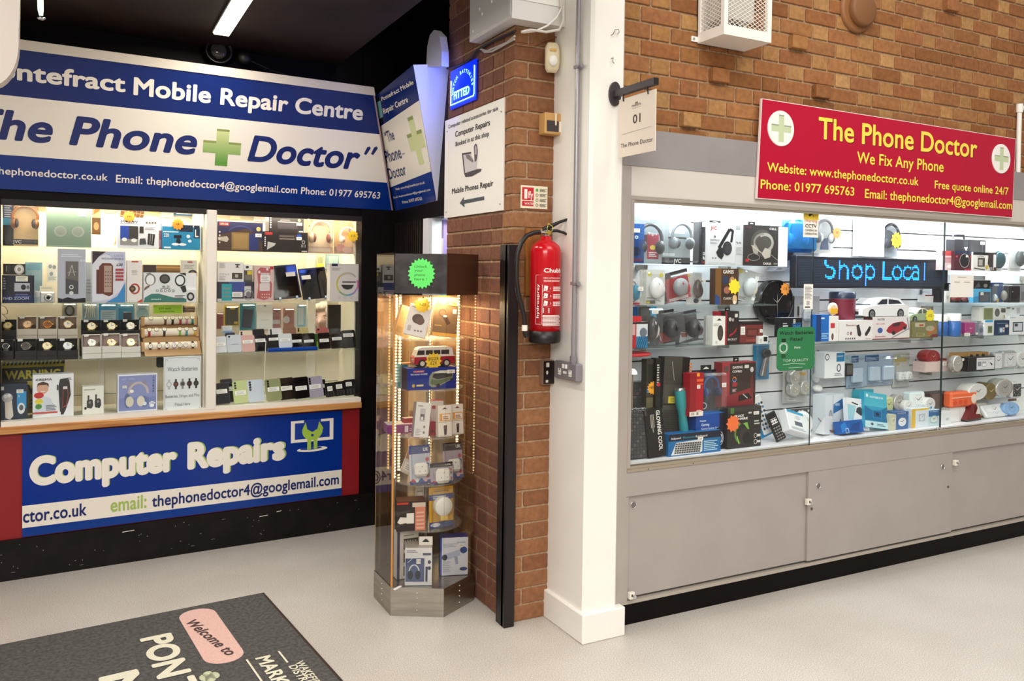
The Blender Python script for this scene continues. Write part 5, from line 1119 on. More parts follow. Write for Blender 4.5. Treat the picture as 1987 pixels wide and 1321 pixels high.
C_('L',1,(1225,1370,620),.08,LB,'watch_carton','slim white box with a red smart watch picture on the second shelf','box',.05,'E8E2DE',[('r',.3,.95,.75,.98,'C4402E'),('g',.3,.66,.72,.78,4,'A9A4A0'),('o',.52,.32,.34,.13,.12,'B4483A'),('e',.36,.32,.22,.075,'3A2E28'),('e',.36,.32,.12,.04,'8A6A3A'),('p',[(.65,0),(1,0),(1,.08)],'C4402E')])
C_('L',1,(1385,1895,740),.06,LB,'smart_watch_box','wide white smart watch box with a teal wave and three watches printed','box',.06,'E4E4E6',[('p',[(0,0),(1,0),(.95,.1),(.6,.14),(.42,.22),(.28,.29),(.14,.28),(.02,.16)],'3E7A72'),('t',.14,.08,.05,'smart','DDEAE4',{'W': .18}),('o',.12,.76,.1,.2,.025,'7A7672'),('e',.12,.74,.075,.16,'EFEFEF'),('p',[(.03,.95),(.16,.9),(.12,1)],'8A8682'),('p',[(0,.38),(.1,.5),(.12,.6),(.02,.5)],'7A6A58'),('e',.39,.79,.1,.16,'2E2A2A'),('e',.39,.79,.07,.11,'5A5452'),('o',.68,.74,.1,.2,.03,'2A2828'),('e',.68,.74,.075,.15,'E8E8EA'),('p',[(.66,.98),(.8,.9),(.78,1)],'2A2828'),('p',[(.68,.52),(.78,.58),(.81,.36),(.74,.32)],'2E2C2C'),('t',.34,.5,.06,'SK 22','4A4A4E',{'W': .14}),('r',.3,.46,.5,.475,'7A7A80')]+[('o',.25+.075*k,.39,.025,.045,.008,'4A4A4E') for k in range(5)]+[('g',.58,.12,.78,.26,3,'6A6A6E')])
b0 = C_('L',1,(1380,1738,665,740),.12,None,'bracelet_roll','gold and dark brown strap roll lying on top of the smart watch box','strap roll',.045,'8C6630',[('r',0,0,.34,1,'3A2A1E'),('r',.34,.6,1,.8,'B98A48'),('r',.34,.1,1,.3,'6A4A22')])
C_('L',1,(1745,1900,620),.15,LB,'fitness_band_box','white box with a dark watch picture standing behind the smart watch box','box',.05,'E6E0DA',[('r',.4,.94,.7,.97,'B8483A'),('e',.72,.66,.3,.11,'3A3634'),('e',.72,.66,.16,.07,'A9886A'),('g',.2,.8,.8,.9,3,'A9A5A0'),('t',.25,.46,.03,'SPORT','7A90A0',{'W': .6})])
C_('L',1,(1800,1892,905),.045,LB,'mini_watch_box','tiny white box with a dark watch picture at the right end of the second shelf','box',.03,'E2E2E2',[('e',.4,.45,.4,.35,'2E2C2E'),('e',.4,.45,.22,.2,'C9C6C2')])
# left bay, third shelf: watches
B_('L',2,(600,745,40,172),.34,None,'bracelet_pack','hanging pack with a dark bracelet above the tan watch boxes','pack',lambda q,w,h,d: q.tube([(w*.28*math.cos(a),d*.5,h*.45+h*.34*math.sin(a)) for a in [k*PI/8 for k in range(17)]],w*.07,mat('2E2A2A',.3),8),.03,'BDB6AA',[],ex=[('peg',.05)])
b = MB(); b.tube([tuple(onL(*Q(2,x,y),.2)) for x,y in ((15,62),(50,75),(72,110),(70,140),(40,150),(15,140),(40,160),(72,195))],.0014,mat('2A2626'),6); tag(b.build('black_lead'),'thin black looped lead hanging at the far left of the watch shelf','lead')
for box,lab,wl,ci,co,wc,wf,ws,off in (
    ((-15,160,205,300,392),'black open watch box at the far left of the back row on the watch shelf','gold watch in the black box at the far left of the back row','1A1513','1A1513','D9B25A','E8DDB8','C9A04A',.17),
    ((168,357,175,288,395),'tan open watch box leftmost of three in the back row','rose gold watch in the leftmost of the three tan boxes','8E7460','CFC4B4','D9A27A','E6C4A0','D9B25A',.17),
    ((365,552,175,288,395),'tan open watch box in the middle of three in the back row','watch with brown and gold dial in the middle tan box','8E7460','CFC4B4','C98A48','8A4E24','C9A04A',.17),
    ((560,750,175,288,395),'tan open watch box rightmost of three in the back row','black strap watch with pale dial in the rightmost tan box','8E7460','CFC4B4','C9A27A','E4DACB','2A1F1C',.17),
    ((-20,130,400,500,590),'black open watch box at the far left of the front row','silver watch in the black box at the far left of the front row','1A1513','17100F','C9C6C0','4A4A50','si',.05),
    ((145,350,395,500,588),'black open watch box second from left in the front row','grey watch with dark dial second from left in the front row','1A1513','17100F','8A8682','5A5450','3A3230',.05),
    ((355,550,392,498,585),'black open watch box third from left in the front row','large gold and steel watch third from left in the front row','1A1513','17100F','D9C08A','F2E4C4','si',.05),
    ((556,752,390,496,580),'black open watch box beside the shelf gap in the front row','steel watch with white dial beside the shelf gap in the front row','1A1513','17100F','C9C6C0','DADCE0','si',.05),
    ((790,980,210,305,385),'black open watch box leftmost of the right-hand back three','small gold watch in the leftmost of the right-hand black boxes','120D0C','120D0C','D9C08A','F0E6D0','D9B25A',.17),
    ((985,1168,210,303,383),'black open watch box in the middle of the right-hand back three','pale gold watch in the middle of the right-hand black boxes','120D0C','120D0C','E0CFA0','F4ECD8','D9B25A',.17),
    ((1172,1352,205,300,380),'black open watch box rightmost of the right-hand back three','silver dress watch in the rightmost of the right-hand black boxes','120D0C','120D0C','C9C6C0','F2EEE4','si',.17),
    ((795,980,355,465,578),'white open watch box with pink lining leftmost of three','slim silver watch in the leftmost white and pink box','B59A94','DDD9D2','C9C6C0','F2F0EC','si',.05),
    ((985,1168,352,463,576),'white open watch box with pink lining in the middle of three','ornate gold bangle watch in the middle white and pink box','B59A94','DDD9D2','D9C08A','F0E4C8','D9B25A',.05),
    ((1172,1356,345,460,560),'white open watch box with pink lining rightmost of three','cream dial watch in the rightmost white and pink box','B59A94','DDD9D2','E0CFA0','F6F0E0','D9B25A',.05)):
    watch_box('L',2,box,off,lab,ci,co,wl,wc,wf,ws)
for s0,s1,lab in ((-.33,.01,'low display step under the back row of tan watch boxes'),(.03,.30,'low display step under the right-hand black watch boxes')):
    zt = min(o.location.z for o in bpy.data.objects if o.get('category') == 'watch box' and s0-.1 < o.location.x < s1+.02 and o.location.z > LC+.02 and o.location.y > 5.03) if any(o.get('category') == 'watch box' and s0-.1 < o.location.x < s1+.02 and o.location.y > 5.03 and o.location.z > LC+.02 for o in bpy.data.objects) else None
    if zt: tag(Lput(bbx(s0,s1,.16,.27,LC+.001,zt-.0005,mat('2A2422')).build('display_step')),lab,'display step')
for box,c,lab,A,pr in (((795,948,45,205),'A9C4CC','pack of pale bead bracelets hanging above the black watch boxes',[('r',.1,.7,.9,.95,'D8E4E6')],lambda q,w,h,d: [q.tube([(w*(-.3+.15*k),d*.3,h*.15),(w*(-.26+.12*k),d*.2,h*.5),(w*(-.2+.1*k),d*.4,h*.9)],w*.035,mat('E4D9C4'),6) for k in range(5)]),
    ((955,1140,45,300),'2FA8DC','blue bag with pale contents hanging above the middle black watch box',[('r',.1,.12,.9,.75,'DCEAEE'),('g',.15,.2,.85,.7,7,'B4CCD6'),('r',0,.92,1,1,'1E90C8')],None),
    ((1143,1303,50,300),'2A9CCC','blue bag with a dark charger hanging above the right black watch box',[('r',0,.85,1,1,'59B4DC')],p_box('3A3E48',.3,.1,.8,.7)),
    ((1312,1448,45,240),'D9E6EA','white and blue card with a black ring hanging above the bracelet rolls',[('e',.5,.5,.42,.3,'A9D0E0'),('o',.5,.18,.26,.2,.1,'k',0,180),('g',.2,.7,.8,.9,3,'7AA4B4')],None)):
    B_('L',2,box,.33,None,'accessory_pack',lab,'pack',pr,.03,c,A,cover=BAG,group='packs hung above the boxed watches',ex=[('peg',.05)])
C_('L',2,(1475,1760,55,145),.20,None,'price_sign','bright green hand-written price card above the bracelet rolls','price card',.006,'A6D82E',[('r',0,0,1,.07,'E6E6A0'),('r',0,.93,1,1,'E6E6A0'),('r',0,0,.02,1,'E6E6A0'),('r',.98,0,1,1,'E6E6A0'),('t',.2,.5,.2,'£10 each','2E3A1A',{'b': .0,'W': .4}),('t',.22,.22,.16,'watches','2E3A1A',{'b': .0,'W': .5})])
b = MB(); p0,p1 = onL(*Q(2,1772,98),.24),onL(*Q(2,1875,98),.24); b.cyl(p0,p1,.019,mat('8E7A68',.25,.7),n=20); b.cyl(p0-UL*.004,p0,.021,mat('3A302C')); tag(b.build('silver_roll'),'metallic foil roll beside the green price card','roll')
ws_ = Lput(thing('bracelet_stand','wooden stand with three white display rolls of ladies watches','watch stand'))
RZ = []
b = MB()
for k,(yq,off) in enumerate(((212,.20),(322,.14),(455,.08))):
    p = onL(*Q(2,1650,yq),off); a,c = onL(*Q(2,1372,yq),off),onL(*Q(2,1925,yq),off); s0,s1 = sL(a),sL(c); RZ.append((s0,s1,off+.024,p.z))
    s1 = min(s1,.632); RZ[-1] = (s0,s1,off+.024,p.z); q = MB(); q.cyl((s0+.012,off+.024,p.z),(s1-.012,off+.024,p.z),.022,mat('EFE4D4',.7),n=20); q.build('display_roll',ws_)
    b.box(s0-.004,s0+.012,off+.004,off+.044,p.z-.026,p.z+.024,mat('C9A070',.5)); b.box(s1-.012,s1+.004,off+.004,off+.044,p.z-.026,p.z+.024,mat('C9A070',.5))
s0,s1 = RZ[0][0],RZ[0][1]
b.add([(s,y,z) for s in (s0-.004,s1+.004) for y,z in ((.05,LC+.001),(.27,LC+.001),(.27,RZ[0][3]-.02),(.235,RZ[0][3]-.02))],[(0,1,2,3),(7,6,5,4),(0,4,5,1),(0,3,7,4),(1,5,6,2),(2,6,7,3)],mat('B08A5E',.5)); b.build('frame',ws_)
rows_ = [[(1455,'E8DCCB','cream'),(1595,'6A4A2E','brown'),(1665,'3A241E','dark brown'),(1740,'B0283A','red'),(1802,'D98AB0','pink'),(1857,'2A8A8C','teal')],[(1440,'B01E3A','red'),(1510,'E9E4DC','white'),(1585,'2E2420','black'),(1735,'8CBE5A','lime green'),(1800,'3E90A4','blue'),(1880,'DDBE3E','yellow')],
         [(1450,'2A1E1C','dark'),(1535,'A02A36','red'),(1610,'3A2E2A','black'),(1680,'B9A4D0','lilac'),(1735,'C9A88A','tan'),(1790,'E6E2DA','white'),(1860,'3A2A24','brown')]]
for k,(rw,nm) in enumerate(zip(rows_,('top','middle','lowest'))):
    for j,(xq,c,cn) in enumerate(rw):
        s0,s1,yo,zc = RZ[k]; s = sL(onL(*Q(2,xq,(212,322,455)[k]),yo-.024)); r = .0125; root = thing('wristwatch',f'ladies watch with {cn} strap on the {nm} display roll','watch',Lpt(s,yo,zc),(-.75 if k < 2 else -.15,0,DL),'ladies watches on the display rolls')
        b = MB(); vs = []
        for q_ in range(17):
            a = math.radians(-130+q_*260/16); vs += [(-.0065,-.0232*math.cos(a),.0232*math.sin(a)),(.0065,-.0232*math.cos(a),.0232*math.sin(a))]
        b.add(vs,[(2*i,2*i+1,2*i+3,2*i+2) for i in range(16)],mat(c,.5),True); b.build('strap',root)
        b = MB(); b.lathe([(r,-.0225),(r*1.05,-.026),(r*.85,-.028)],mat('D9CDB4' if (j+k) % 3 else 'C9C6C0',.25,.8),18,axis='y'); b.lathe([(r*.86,-.0282),(0,-.0284)],mat('F4EFE4',.3),18,axis='y'); b.build('case',root)
        b = MB(); b.flat([(-.0006,0),(.0006,0),(.0006,.008),(-.0006,.008)],-.0288,'k'); b.flat([(0,-.0006),(.006,.002),(.006,.0032),(0,.0006)],-.0288,'k'); b.build('hands',root)
# left bay, bottom
C_('L',2,(5,628,600),.22,LD,'warning_sign','yellow and black camera warning sign leaning behind the goods at bottom left of the window','sign',.006,'CDBB32',[('r',0,.93,1,1,'2A2618')]+[('p',[(.03*k*2,.93),(.03*k*2+.03,.93),(.03*k*2+.05,1),(.03*k*2+.02,1)],'CDBB32') for k in range(16)]+[('r',.02,.62,.98,.88,'211C14'),('t',.07,.66,.17,'WARNING','D8C63A',{'b': .04,'W': .86}),('t',.03,.36,.19,'CCTV','211C14',{'b': .04,'W': .5}),('g',.45,.1,.95,.3,3,'3A3418')],rx=-.12)
C_('L',2,(-40,265,820),.05,LD,'shaver_box','dark blue electric shaver box at the bottom left corner of the window','box',.09,'10243C',[('p',[(.3,.05),(.45,.0),(.55,.1),(.5,.55),(.38,.6),(.28,.5)],'D9CFC6'),('e',.36,.62,.17,.13,'B4B2B4'),('e',.30,.66,.06,.05,'E4E2E2'),('e',.42,.68,.06,.05,'E4E2E2'),('r',.66,.08,.96,.78,'2B90CC'),('r',.66,.02,.96,.3,'162A40'),('e',.8,.3,.12,.16,'E2E4E4'),('e',.8,.32,.07,.08,'5A626A'),('t',.7,.62,.06,'3','w')],ex=[('tag',.65,.74,.22,.10),('tag',.0,.84,.25,.1)])
C_('L',2,(315,710,725),.045,LD,'hair_clipper_box','white hair clipper box with a smiling man printed beside a black clipper','box',.08,'EDEEF2',[('t',.07,.855,.055,'CREMA','2A2C34',{'b': .04,'W': .4}),('p',[(.0,.02),(.12,.45),(.25,.5),(.42,.45),(.55,.2),(.55,.12)],'D3DCE6'),('e',.24,.68,.14,.13,'D9A78C'),('p',[(.1,.7),(.12,.8),(.25,.84),(.38,.79),(.39,.7),(.34,.76),(.14,.76)],'4A2E22'),('r',.19,.60,.3,.62,'F4F0EE'),('e',.15,.52,.12,.07,'C82A2A'),('e',.15,.38,.1,.06,'E4D23A'),('e',.14,.26,.08,.06,'4A8A3A'),('p',[(.66,.12),(.74,.03),(.80,.14),(.93,.5),(.90,.8),(.86,.9),(.66,.88),(.62,.7)],'2E2C30'),('p',[(.72,.2),(.82,.24),(.87,.5),(.84,.7),(.74,.68)],'B04030'),('p',[(.735,.22),(.81,.26),(.855,.5),(.83,.68),(.75,.66)],'232024'),('l',.6,.75,.6,.62,.03,'3A383A'),('e',.71,.07,.03,.03,'1A1A1A'),('g',.32,.16,.58,.3,4,'7A7C84'),('r',0,.09,.6,.13,'C84A40'),('g',.84,.86,.96,.92,2,'7A7C84')],ex=[('tag',.74,.64,.1,.06)])
C_('L',2,(795,1000,840),.05,LD,'walkie_talkie_box','small white box printed with two walkie-talkies','box',.06,'ECEBE4',[('r',.06,.86,.6,.9,'A9A8A0'),('p',[(.2,.24),(.42,.2),(.5,.3),(.48,.5),(.4,.54),(.32,.52),(.32,.68),(.24,.68),(.24,.52),(.2,.48)],'3A3A3A'),('p',[(.58,.24),(.8,.2),(.88,.3),(.86,.5),(.78,.56),(.68,.54),(.68,.7),(.6,.7),(.6,.5),(.57,.46)],'343434'),('e',.34,.42,.05,.05,'8A8A88'),('e',.73,.44,.05,.05,'8A8A88'),('e',.14,.22,.06,.05,'2A2A2A')],sc='8FB03A')
C_('L',2,(1135,1515,725),.04,LD,'cat_ear_headphone_box','lilac cat ear headphone box with white paw print','box',.08,'EEEEF6',[('r',.025,.03,.975,.97,'8C96C8'),('r',.025,.03,.975,.38,'7C88BE'),('o',.52,.48,.27,.32,.06,'C9B8B4',0,180),('p',[(.25,.66),(.28,.84),(.4,.76)],'9A90A8'),('p',[(.6,.78),(.72,.86),(.72,.68)],'9A90A8'),('e',.24,.3,.08,.2,'5E6C9A'),('e',.30,.27,.1,.14,'D8D2BC'),('e',.66,.26,.13,.15,'6A78A8'),('e',.58,.27,.1,.14,'E0DACA'),('e',.35,.55,.05,.045,'F2F2F2'),('e',.68,.2,.05,.05,'E8EAF2'),('e',.86,.14,.06,.05,'F4F4F8'),('e',.81,.2,.02,.025,'F4F4F8'),('e',.85,.23,.02,.025,'F4F4F8'),('e',.89,.23,.02,.025,'F4F4F8'),('e',.93,.2,.02,.025,'F4F4F8'),('t',.1,.86,.06,'cat','C4CCE8',{'sh': .2,'b': 0}),('g',.28,.86,.44,.92,2,'B4BCE0')]+[('t',.88,.5+.075*k,.05,ch,'3A3E5E',{'W': .05}) for k,ch in enumerate('RAETAC'[::-1][::-1][:6])],ex=[('tag',.12,.64,.1,.07)])
bs = C_('L',2,(1578,1940,552),.022,LD-.02,'battery_sign','white watch batteries sign with five printed watches standing against the glass','sign',.003,'E4E9EC',[('t',.5,.74,.075,'Watch Batteries','3A3A40',{'al': 'c','W': .8,'b': 0}),('t',.5,.27,.055,'Batteries, Straps and Pins','3A3A40',{'al': 'c','W': .9,'b': -.003}),('t',.5,.12,.055,'Fitted Here','3A3A40',{'al': 'c','W': .4,'b': -.003})]+[o_ for k,(c1,c2) in enumerate((('B9BFC2','E4E6E6'),('2E2422','7A3E3A'),('8A8682','3A3634'),('2A2022','4A1E24'),('1E1C1E','3A3638'))) for o_ in (('r',.115+.18*k,.42,.165+.18*k,.6,c1),('e',.14+.18*k,.51,.07,.05,c1),('e',.14+.18*k,.51,.045,.032,c2))]+[('l',.03,.02,.97,.02,.006,'4A4A50'),('l',.03,.98,.97,.98,.006,'4A4A50'),('l',.03,.1,.03,.9,.006,'4A4A50'),('l',.97,.1,.97,.9,.006,'4A4A50')]+[('o',u,v,.035,.025,.007,'4A4A50',a,a+230) for u,v,a in ((.07,.93,0),(.93,.93,300),(.07,.06,90),(.93,.06,200))])
C_('L',2,(1512,1582,560,660),.14,None,'black_pouch','small black pouch hanging beside the watch batteries sign','pouch',.03,'1A1716',[('r',.1,.1,.5,.3,'2E2A28')],bev=.006)

# right bay, top shelf
for x,c,lab,A in (((245,362,128,197),'C4D2E4','white and blue adaptor pack hanging first beside the window mullion',[('r',.1,.3,.9,.8,'F0F2F4'),('r',.3,.1,.7,.3,'6A8AC0')]),((366,482,132,250),'E8E4B0','yellow and white pack hanging second from the window mullion',[('r',.1,.1,.9,.5,'F2F2EA'),('r',.1,.6,.9,.9,'E9DF70')]),((490,612,150,218),'E4E6EA','white earphone pack hanging third from the window mullion',[('e',.5,.6,.12,.2,'4A4A50')]),((620,752,160,270),'F0F1F4','large white pack hanging fourth from the window mullion',[('p',[(.3,.7),(.7,.6),(.7,.9)],'6A8AC8')])):
    C_('L',3,x,.40,None,'hanging_pack',lab,'pack',.012,c,A,group='packs hung at the back of the left window')
C_('L',3,(235,715,280),.07,LA,'speaker_box','brown and navy speaker box with a torch beam print beside the mullion','box',.09,'4A352A',[('p',[(0,.55),(0,1),(1,1),(1,.3),(.7,.8)],'2B2A4A'),('r',.03,.86,.24,.97,'B0382E'),('t',.05,.89,.05,'OPS-106','F0D8C8',{'W': .17}),('r',.30,.04,.69,.64,'8A6C40'),('r',.69,.04,.9,.6,'2A3468'),('r',.34,.1,.66,.58,'9C7C4A'),('o',.5,.62,.28,.26,.03,'3E4270',15,165),('p',[(0,.36),(.2,.3),(.24,.4),(.2,.5),(0,.46)],'B9AE9C'),('e',.9,.78,.05,.08,'C9B06A')]+[('e',.04,.28+.12*k,.018,.03,'D9D0C8') for k in range(4)],ex=[('tag',.83,.5,.14,.12,'F4F1EA','£35')])
C_('L',3,(720,1195,385),.08,LA,'torch_box','lower black torch box with a white light beam print','box',.09,'221A17',[('r',.03,.83,.2,.96,'A8302A'),('p',[(.08,.1),(.24,.3),(.28,.42),(.1,.5)],'B9B5AE'),('r',.34,.6,.74,.86,'3A322E'),('r',.36,.63,.7,.68,'8A7A6A'),('r',.36,.76,.68,.82,'6A5E54'),('e',.8,.82,.05,.1,'2E4AA0'),('o',.9,.52,.035,.09,.01,'D8D4CE')]+[('e',.04,.3+.1*k,.016,.035,'E4DED6') for k in range(5)]+[('l',.85+.03*k,.26,.85+.03*k,.4,.008,'C9C4BC') for k in range(4)]+[('r',.86,.03,.98,.09,'C9C4BC')],ex=[('tag',.74,.62,.12,.15,'F4F1EA','£25')])
C_('L',3,(780,1152,200,388),.10,None,'torch_box','upper black torch box stacked on the other torch box','box',.08,'241D1A',[('r',.04,.8,.22,.97,'A8302A'),('r',.25,.18,.82,.5,'3A3438'),('r',.25,.55,.78,.6,'9A9290'),('p',[(.3,.62),(.62,.64),(.58,.72),(.34,.72)],'5A5452'),('e',.87,.7,.04,.08,'C9B06A'),('r',.86,.03,.98,.1,'C9C4BC')]+[('e',.05,.25+.13*k,.02,.04,'E4DED6') for k in range(5)],ex=[('tag',.79,.4,.16,.17,'F4F1EA','£22')])
B_('L',3,(1200,1515,205),.08,LA,'flower_headphone_pack','round-topped clear pack of floral headphones beside the black torch boxes','headphones',p_head('D9B890','8A4A40',.5,.56,.36),.08,'E9CDA8',[('r',0,0,1,.18,'CDA88E'),('t',.5,.74,.03,'HAPPY','A9865A',{'al': 'c','W': .3}),('r',.12,.05,.9,.14,'D9C0A8')]+[('e',.5+.36*math.cos(a),.56+.42*math.sin(a),.03,.025,'B98A5A') for a in [k*PI/8 for k in range(9)]])
B_('L',3,(1520,1750,240),.07,LA,'kids_headphone_pack','orange kids headphone pack with cat ears and a yellow star at the window end','headphones',p_head('F0E2C8','E4A890',.55,.52,.34),.08,'E9B884',[('e',.55,.45,.4,.34,'F0C48E'),('p',[(.3,.6),(.34,.74),(.45,.68)],'D98A70'),('p',[(.65,.68),(.76,.74),(.8,.6)],'8A7AA0'),('r',0,0,1,.2,'B98E7A'),('e',.3,.18,.22,.1,'D9948A'),('e',.62,.12,.22,.1,'CDA8A0')],ex=[('star',.68,.5,.27,'F2C21E',10,'£15')])
# right bay, second shelf
C_('L',3,(230,628,918),.06,LB,'doorbell_box','dark box with teal card and silver gadget print at the left of the tablets','box',.07,'3A3440',[('r',0,0,1,.16,'D0CCC8'),('p',[(.35,.5),(.7,.5),(.75,1),(.3,1)],'3E4E90'),('r',.72,.3,.9,.78,'C9C6C4'),('o',.83,.35,.14,.28,.02,'8A868A'),('e',.83,.36,.07,.16,'7A7478')],ex=[('tag',.11,.06,.27,.84,'2A9AA0'),('tag',.39,.24,.28,.25,'EDE8E0')])
C_('L',3,(235,512,705,918),.08,None,'dash_camera_box','white dash camera box stacked on the dark box with the teal card','box',.06,'E4DFDC',[('p',[(.66,.72),(.84,.72),(.78,.78),(.78,.84),(.86,.84),(.84,.9),(.66,.9),(.66,.84),(.72,.84),(.72,.78)],'4A4038'),('r',.54,.14,.95,.45,'4E443C'),('r',.66,.22,.78,.38,'B9ACA0'),('g',.05,.7,.3,.95,6,'A9A29C'),('g',.05,.1,.3,.3,3,'A9A29C')]+[('o',.1+.1*k,.38,.035,.045,.01,'8A827A') for k in range(4)])
C_('L',3,(515,602,735,918),.10,None,'battery_card','small yellow and white pack beside the white dash camera box','pack',.03,'5A544A',[('r',0,.68,1,1,'EDEBE6'),('r',.4,.42,.95,.64,'D9C63A'),('e',.4,.86,.2,.08,'3A3A3A'),('r',.1,.1,.9,.4,'7A766E')])
C_('L',3,(628,832,745),.055,LB,'games_console_box','pale pink box printed with a red handheld games console','box',.05,'D8B9B4',[('p',[(.12,.1),(.5,.04),(.88,.12),(.92,.5),(.8,.6),(.84,.92),(.3,.95),(.12,.85),(.2,.45)],'B86060'),('r',.32,.5,.78,.8,'CDBFC0'),('r',.26,.3,.80,.5,'D9CFCC'),('e',.24,.82,.06,.04,'E8D8D4'),('e',.66,.9,.06,.04,'E8D8D4'),('r',.8,.9,.98,.98,'C03038')]+[('e',.4+.12*i,.12+.08*j,.03,.02,'E8C8C4') for i in range(4) for j in range(2)],ex=[('tag',.3,.55,.5,.18,'F0EBE6')])
for box,lab,sx,tx in (((835,1135,755),'tablet reflecting gold light on the left of two in the right bay',.05,.58),((1150,1440,785),'dark tablet on the right of two in the right bay',-.02,.08)):
    w,h,loc,r0 = fit('L',3,box,.13,LB); loc.z = LB+.008; t = thing('tablet',lab,'tablet',loc,(-.30,-.10,r0),'used tablets'); b = MB(); b.cbox(-w/2,w/2,0,.008,0,h*1.03,mat('17120F',.2),.003); b.build('body',t); b = MB(); b.box(-w/2+.008,w/2-.008,-.0006,0,.010,h*1.03-.010,mat('0A0605',.04)); b.build('screen',t); b = MB(); b.box(-w*.5+tx*w,-w*.5+tx*w+w*.33,-.0014,-.0007,h*.66,h*.79,mat('EEE6DA')); b.build('price_label',t)
    b = MB(); [b.box(x-.006,x+.006,-.02,.012,-.006,-.001,mat('BFD4E4',.1)) for x in (-w*.3,w*.3)]; [b.box(x-.006,x+.006,-.02,-.017,-.006,.008,mat('BFD4E4',.1)) for x in (-w*.3,w*.3)]; b.build('clear_stand',t)
C_('L',3,(1435,1752,725),.05,LB,'ring_light_box','white ring light box with a rainbow ring at the right end of the window','box',.06,'DCD3CE',[('r',.05,.93,.25,1.0,'2E3450'),('g',.06,.82,.36,.9,3,'A49C98')]+[('o',.58,.46,.38,.32,.055,c,a,a+46) for c,a in (('C9B65A',130),('D0C05A',175),('8EB07A',220),('6AA8C0',262),('A888C0',300),('D070B0',335),('B8B4A8',40),('C4B890',85))]+[('r',.4,.5,.87,.53,'3A3230'),('p',[(.36,.44),(.8,.44),(.72,.34),(.58,.31),(.45,.34)],'3A3634')]+[('o',.3+.2*k,.1,.04,.035,.008,'A8A09A') for k in range(4)])
for x,c,lab,A in (((1280,1385,630,775),'D8D4C0','white and yellow memory pack hanging behind the dark tablet',[('r',.1,.1,.8,.35,'E4DC50'),('r',.2,.4,.7,.85,'A9B48A')]),((1390,1532,630,785),'8FB8C8','pale blue pack hanging behind the ring light box',[('r',.2,.2,.9,.9,'A9CCD6'),('l',.3,.1,.3,.9,.03,'E4F0F4')])):
    C_('L',3,x,.39,None,'hanging_pack',lab,'pack',.015,c,A,group='packs hung at the back of the left window')
C_('L',3,(1535,1768,640,722),.36,None,'opening_note','white note with a small black shape above the ring light box','note',.004,'DFE2DE',[('t',.15,.55,.13,'www.thephonedoctor','5A5E60',{'W': .8,'b': 0}),('p',[(.3,.05),(.42,.3),(.36,.05)],'k'),('t',.6,.08,.16,'Thank You','4A4E50',{'W': .36,'b': 0})])
# right bay, third shelf
for box,c,lab,A,pr,cov in (((222,306,150,322),'B85A50','red phone case pack hanging leftmost in the right bay',[('r',.1,.1,.9,.9,'A84A48')],None,PACK),((310,476,70,292),'E0C43A','yellow-edged pack with a dark phone case in the right bay',[('r',.07,.05,.93,.92,'4A4238'),('e',.55,.87,.2,.07,'E8C83A'),('r',.65,.1,.88,.22,'E8C83A')],None,PACK),((480,652,50,332),'1E8A9A','teal bag with a navy phone case in the right bay',[('p',[(.1,.1),(.7,.05),(.85,.75),(.2,.8)],'3A3E58')],None,BAG),
    ((655,822,55,322),'EEF0F2','tall white phone case box hanging in the right bay',[('t',.5,.35,.04,'UV GLASS','9A9EA4',{'al': 'c','W': .5}),('r',.08,.05,.92,.06,'D0D4D8'),('e',.5,.93,.08,.03,'8A8E90')],None,None),((818,918,100,312),'B8787C','pink phone case pack with white label in the right bay',[('r',.1,.2,.9,.42,'E4DCD8'),('r',.05,.6,.95,.95,'C48A8C')],None,PACK),((945,1062,100,312),'B4746E','dusky pink phone case pack with white pear shape in the right bay',[('e',.3,.42,.3,.18,'E4DCDC'),('l',.3,.6,.42,.68,.05,'E4DCDC')],None,PACK),((1090,1192,60,302),'9CC8DA','pale blue and white pack hanging next to the white post',[('r',.15,.1,.7,.85,'E4ECEE')],None,PACK),
    ((1420,1597,62,322),'120B0C','plain black phone case box hanging right of the white post',[],None,None),((1600,1672,120,290),'7E8890','grey screen protector pack hanging near the window end',[('g',.1,.1,.9,.9,7,'AEB8BC')],None,PACK),((1672,1780,55,305),'C9D2D2','clear phone case pack at the window end',[('r',.2,.1,.8,.9,'BAC6C4')],None,PACK)):
    if cov: B_('L',4,box,.37,None,'phone_case_pack',lab,'phone case',pr,.025,c,A,cover=cov,group='phone cases hung in the left window')
    else: C_('L',4,box,.37,None,'phone_case_box',lab,'phone case',.025,c,A,group='phone cases hung in the left window')
LBL = lambda v=.35: [('tag',.12,v,.74,.2)]
bk = .17; fr_o = .07
TRZ = onL(*Q(4,1030,522),.055).z
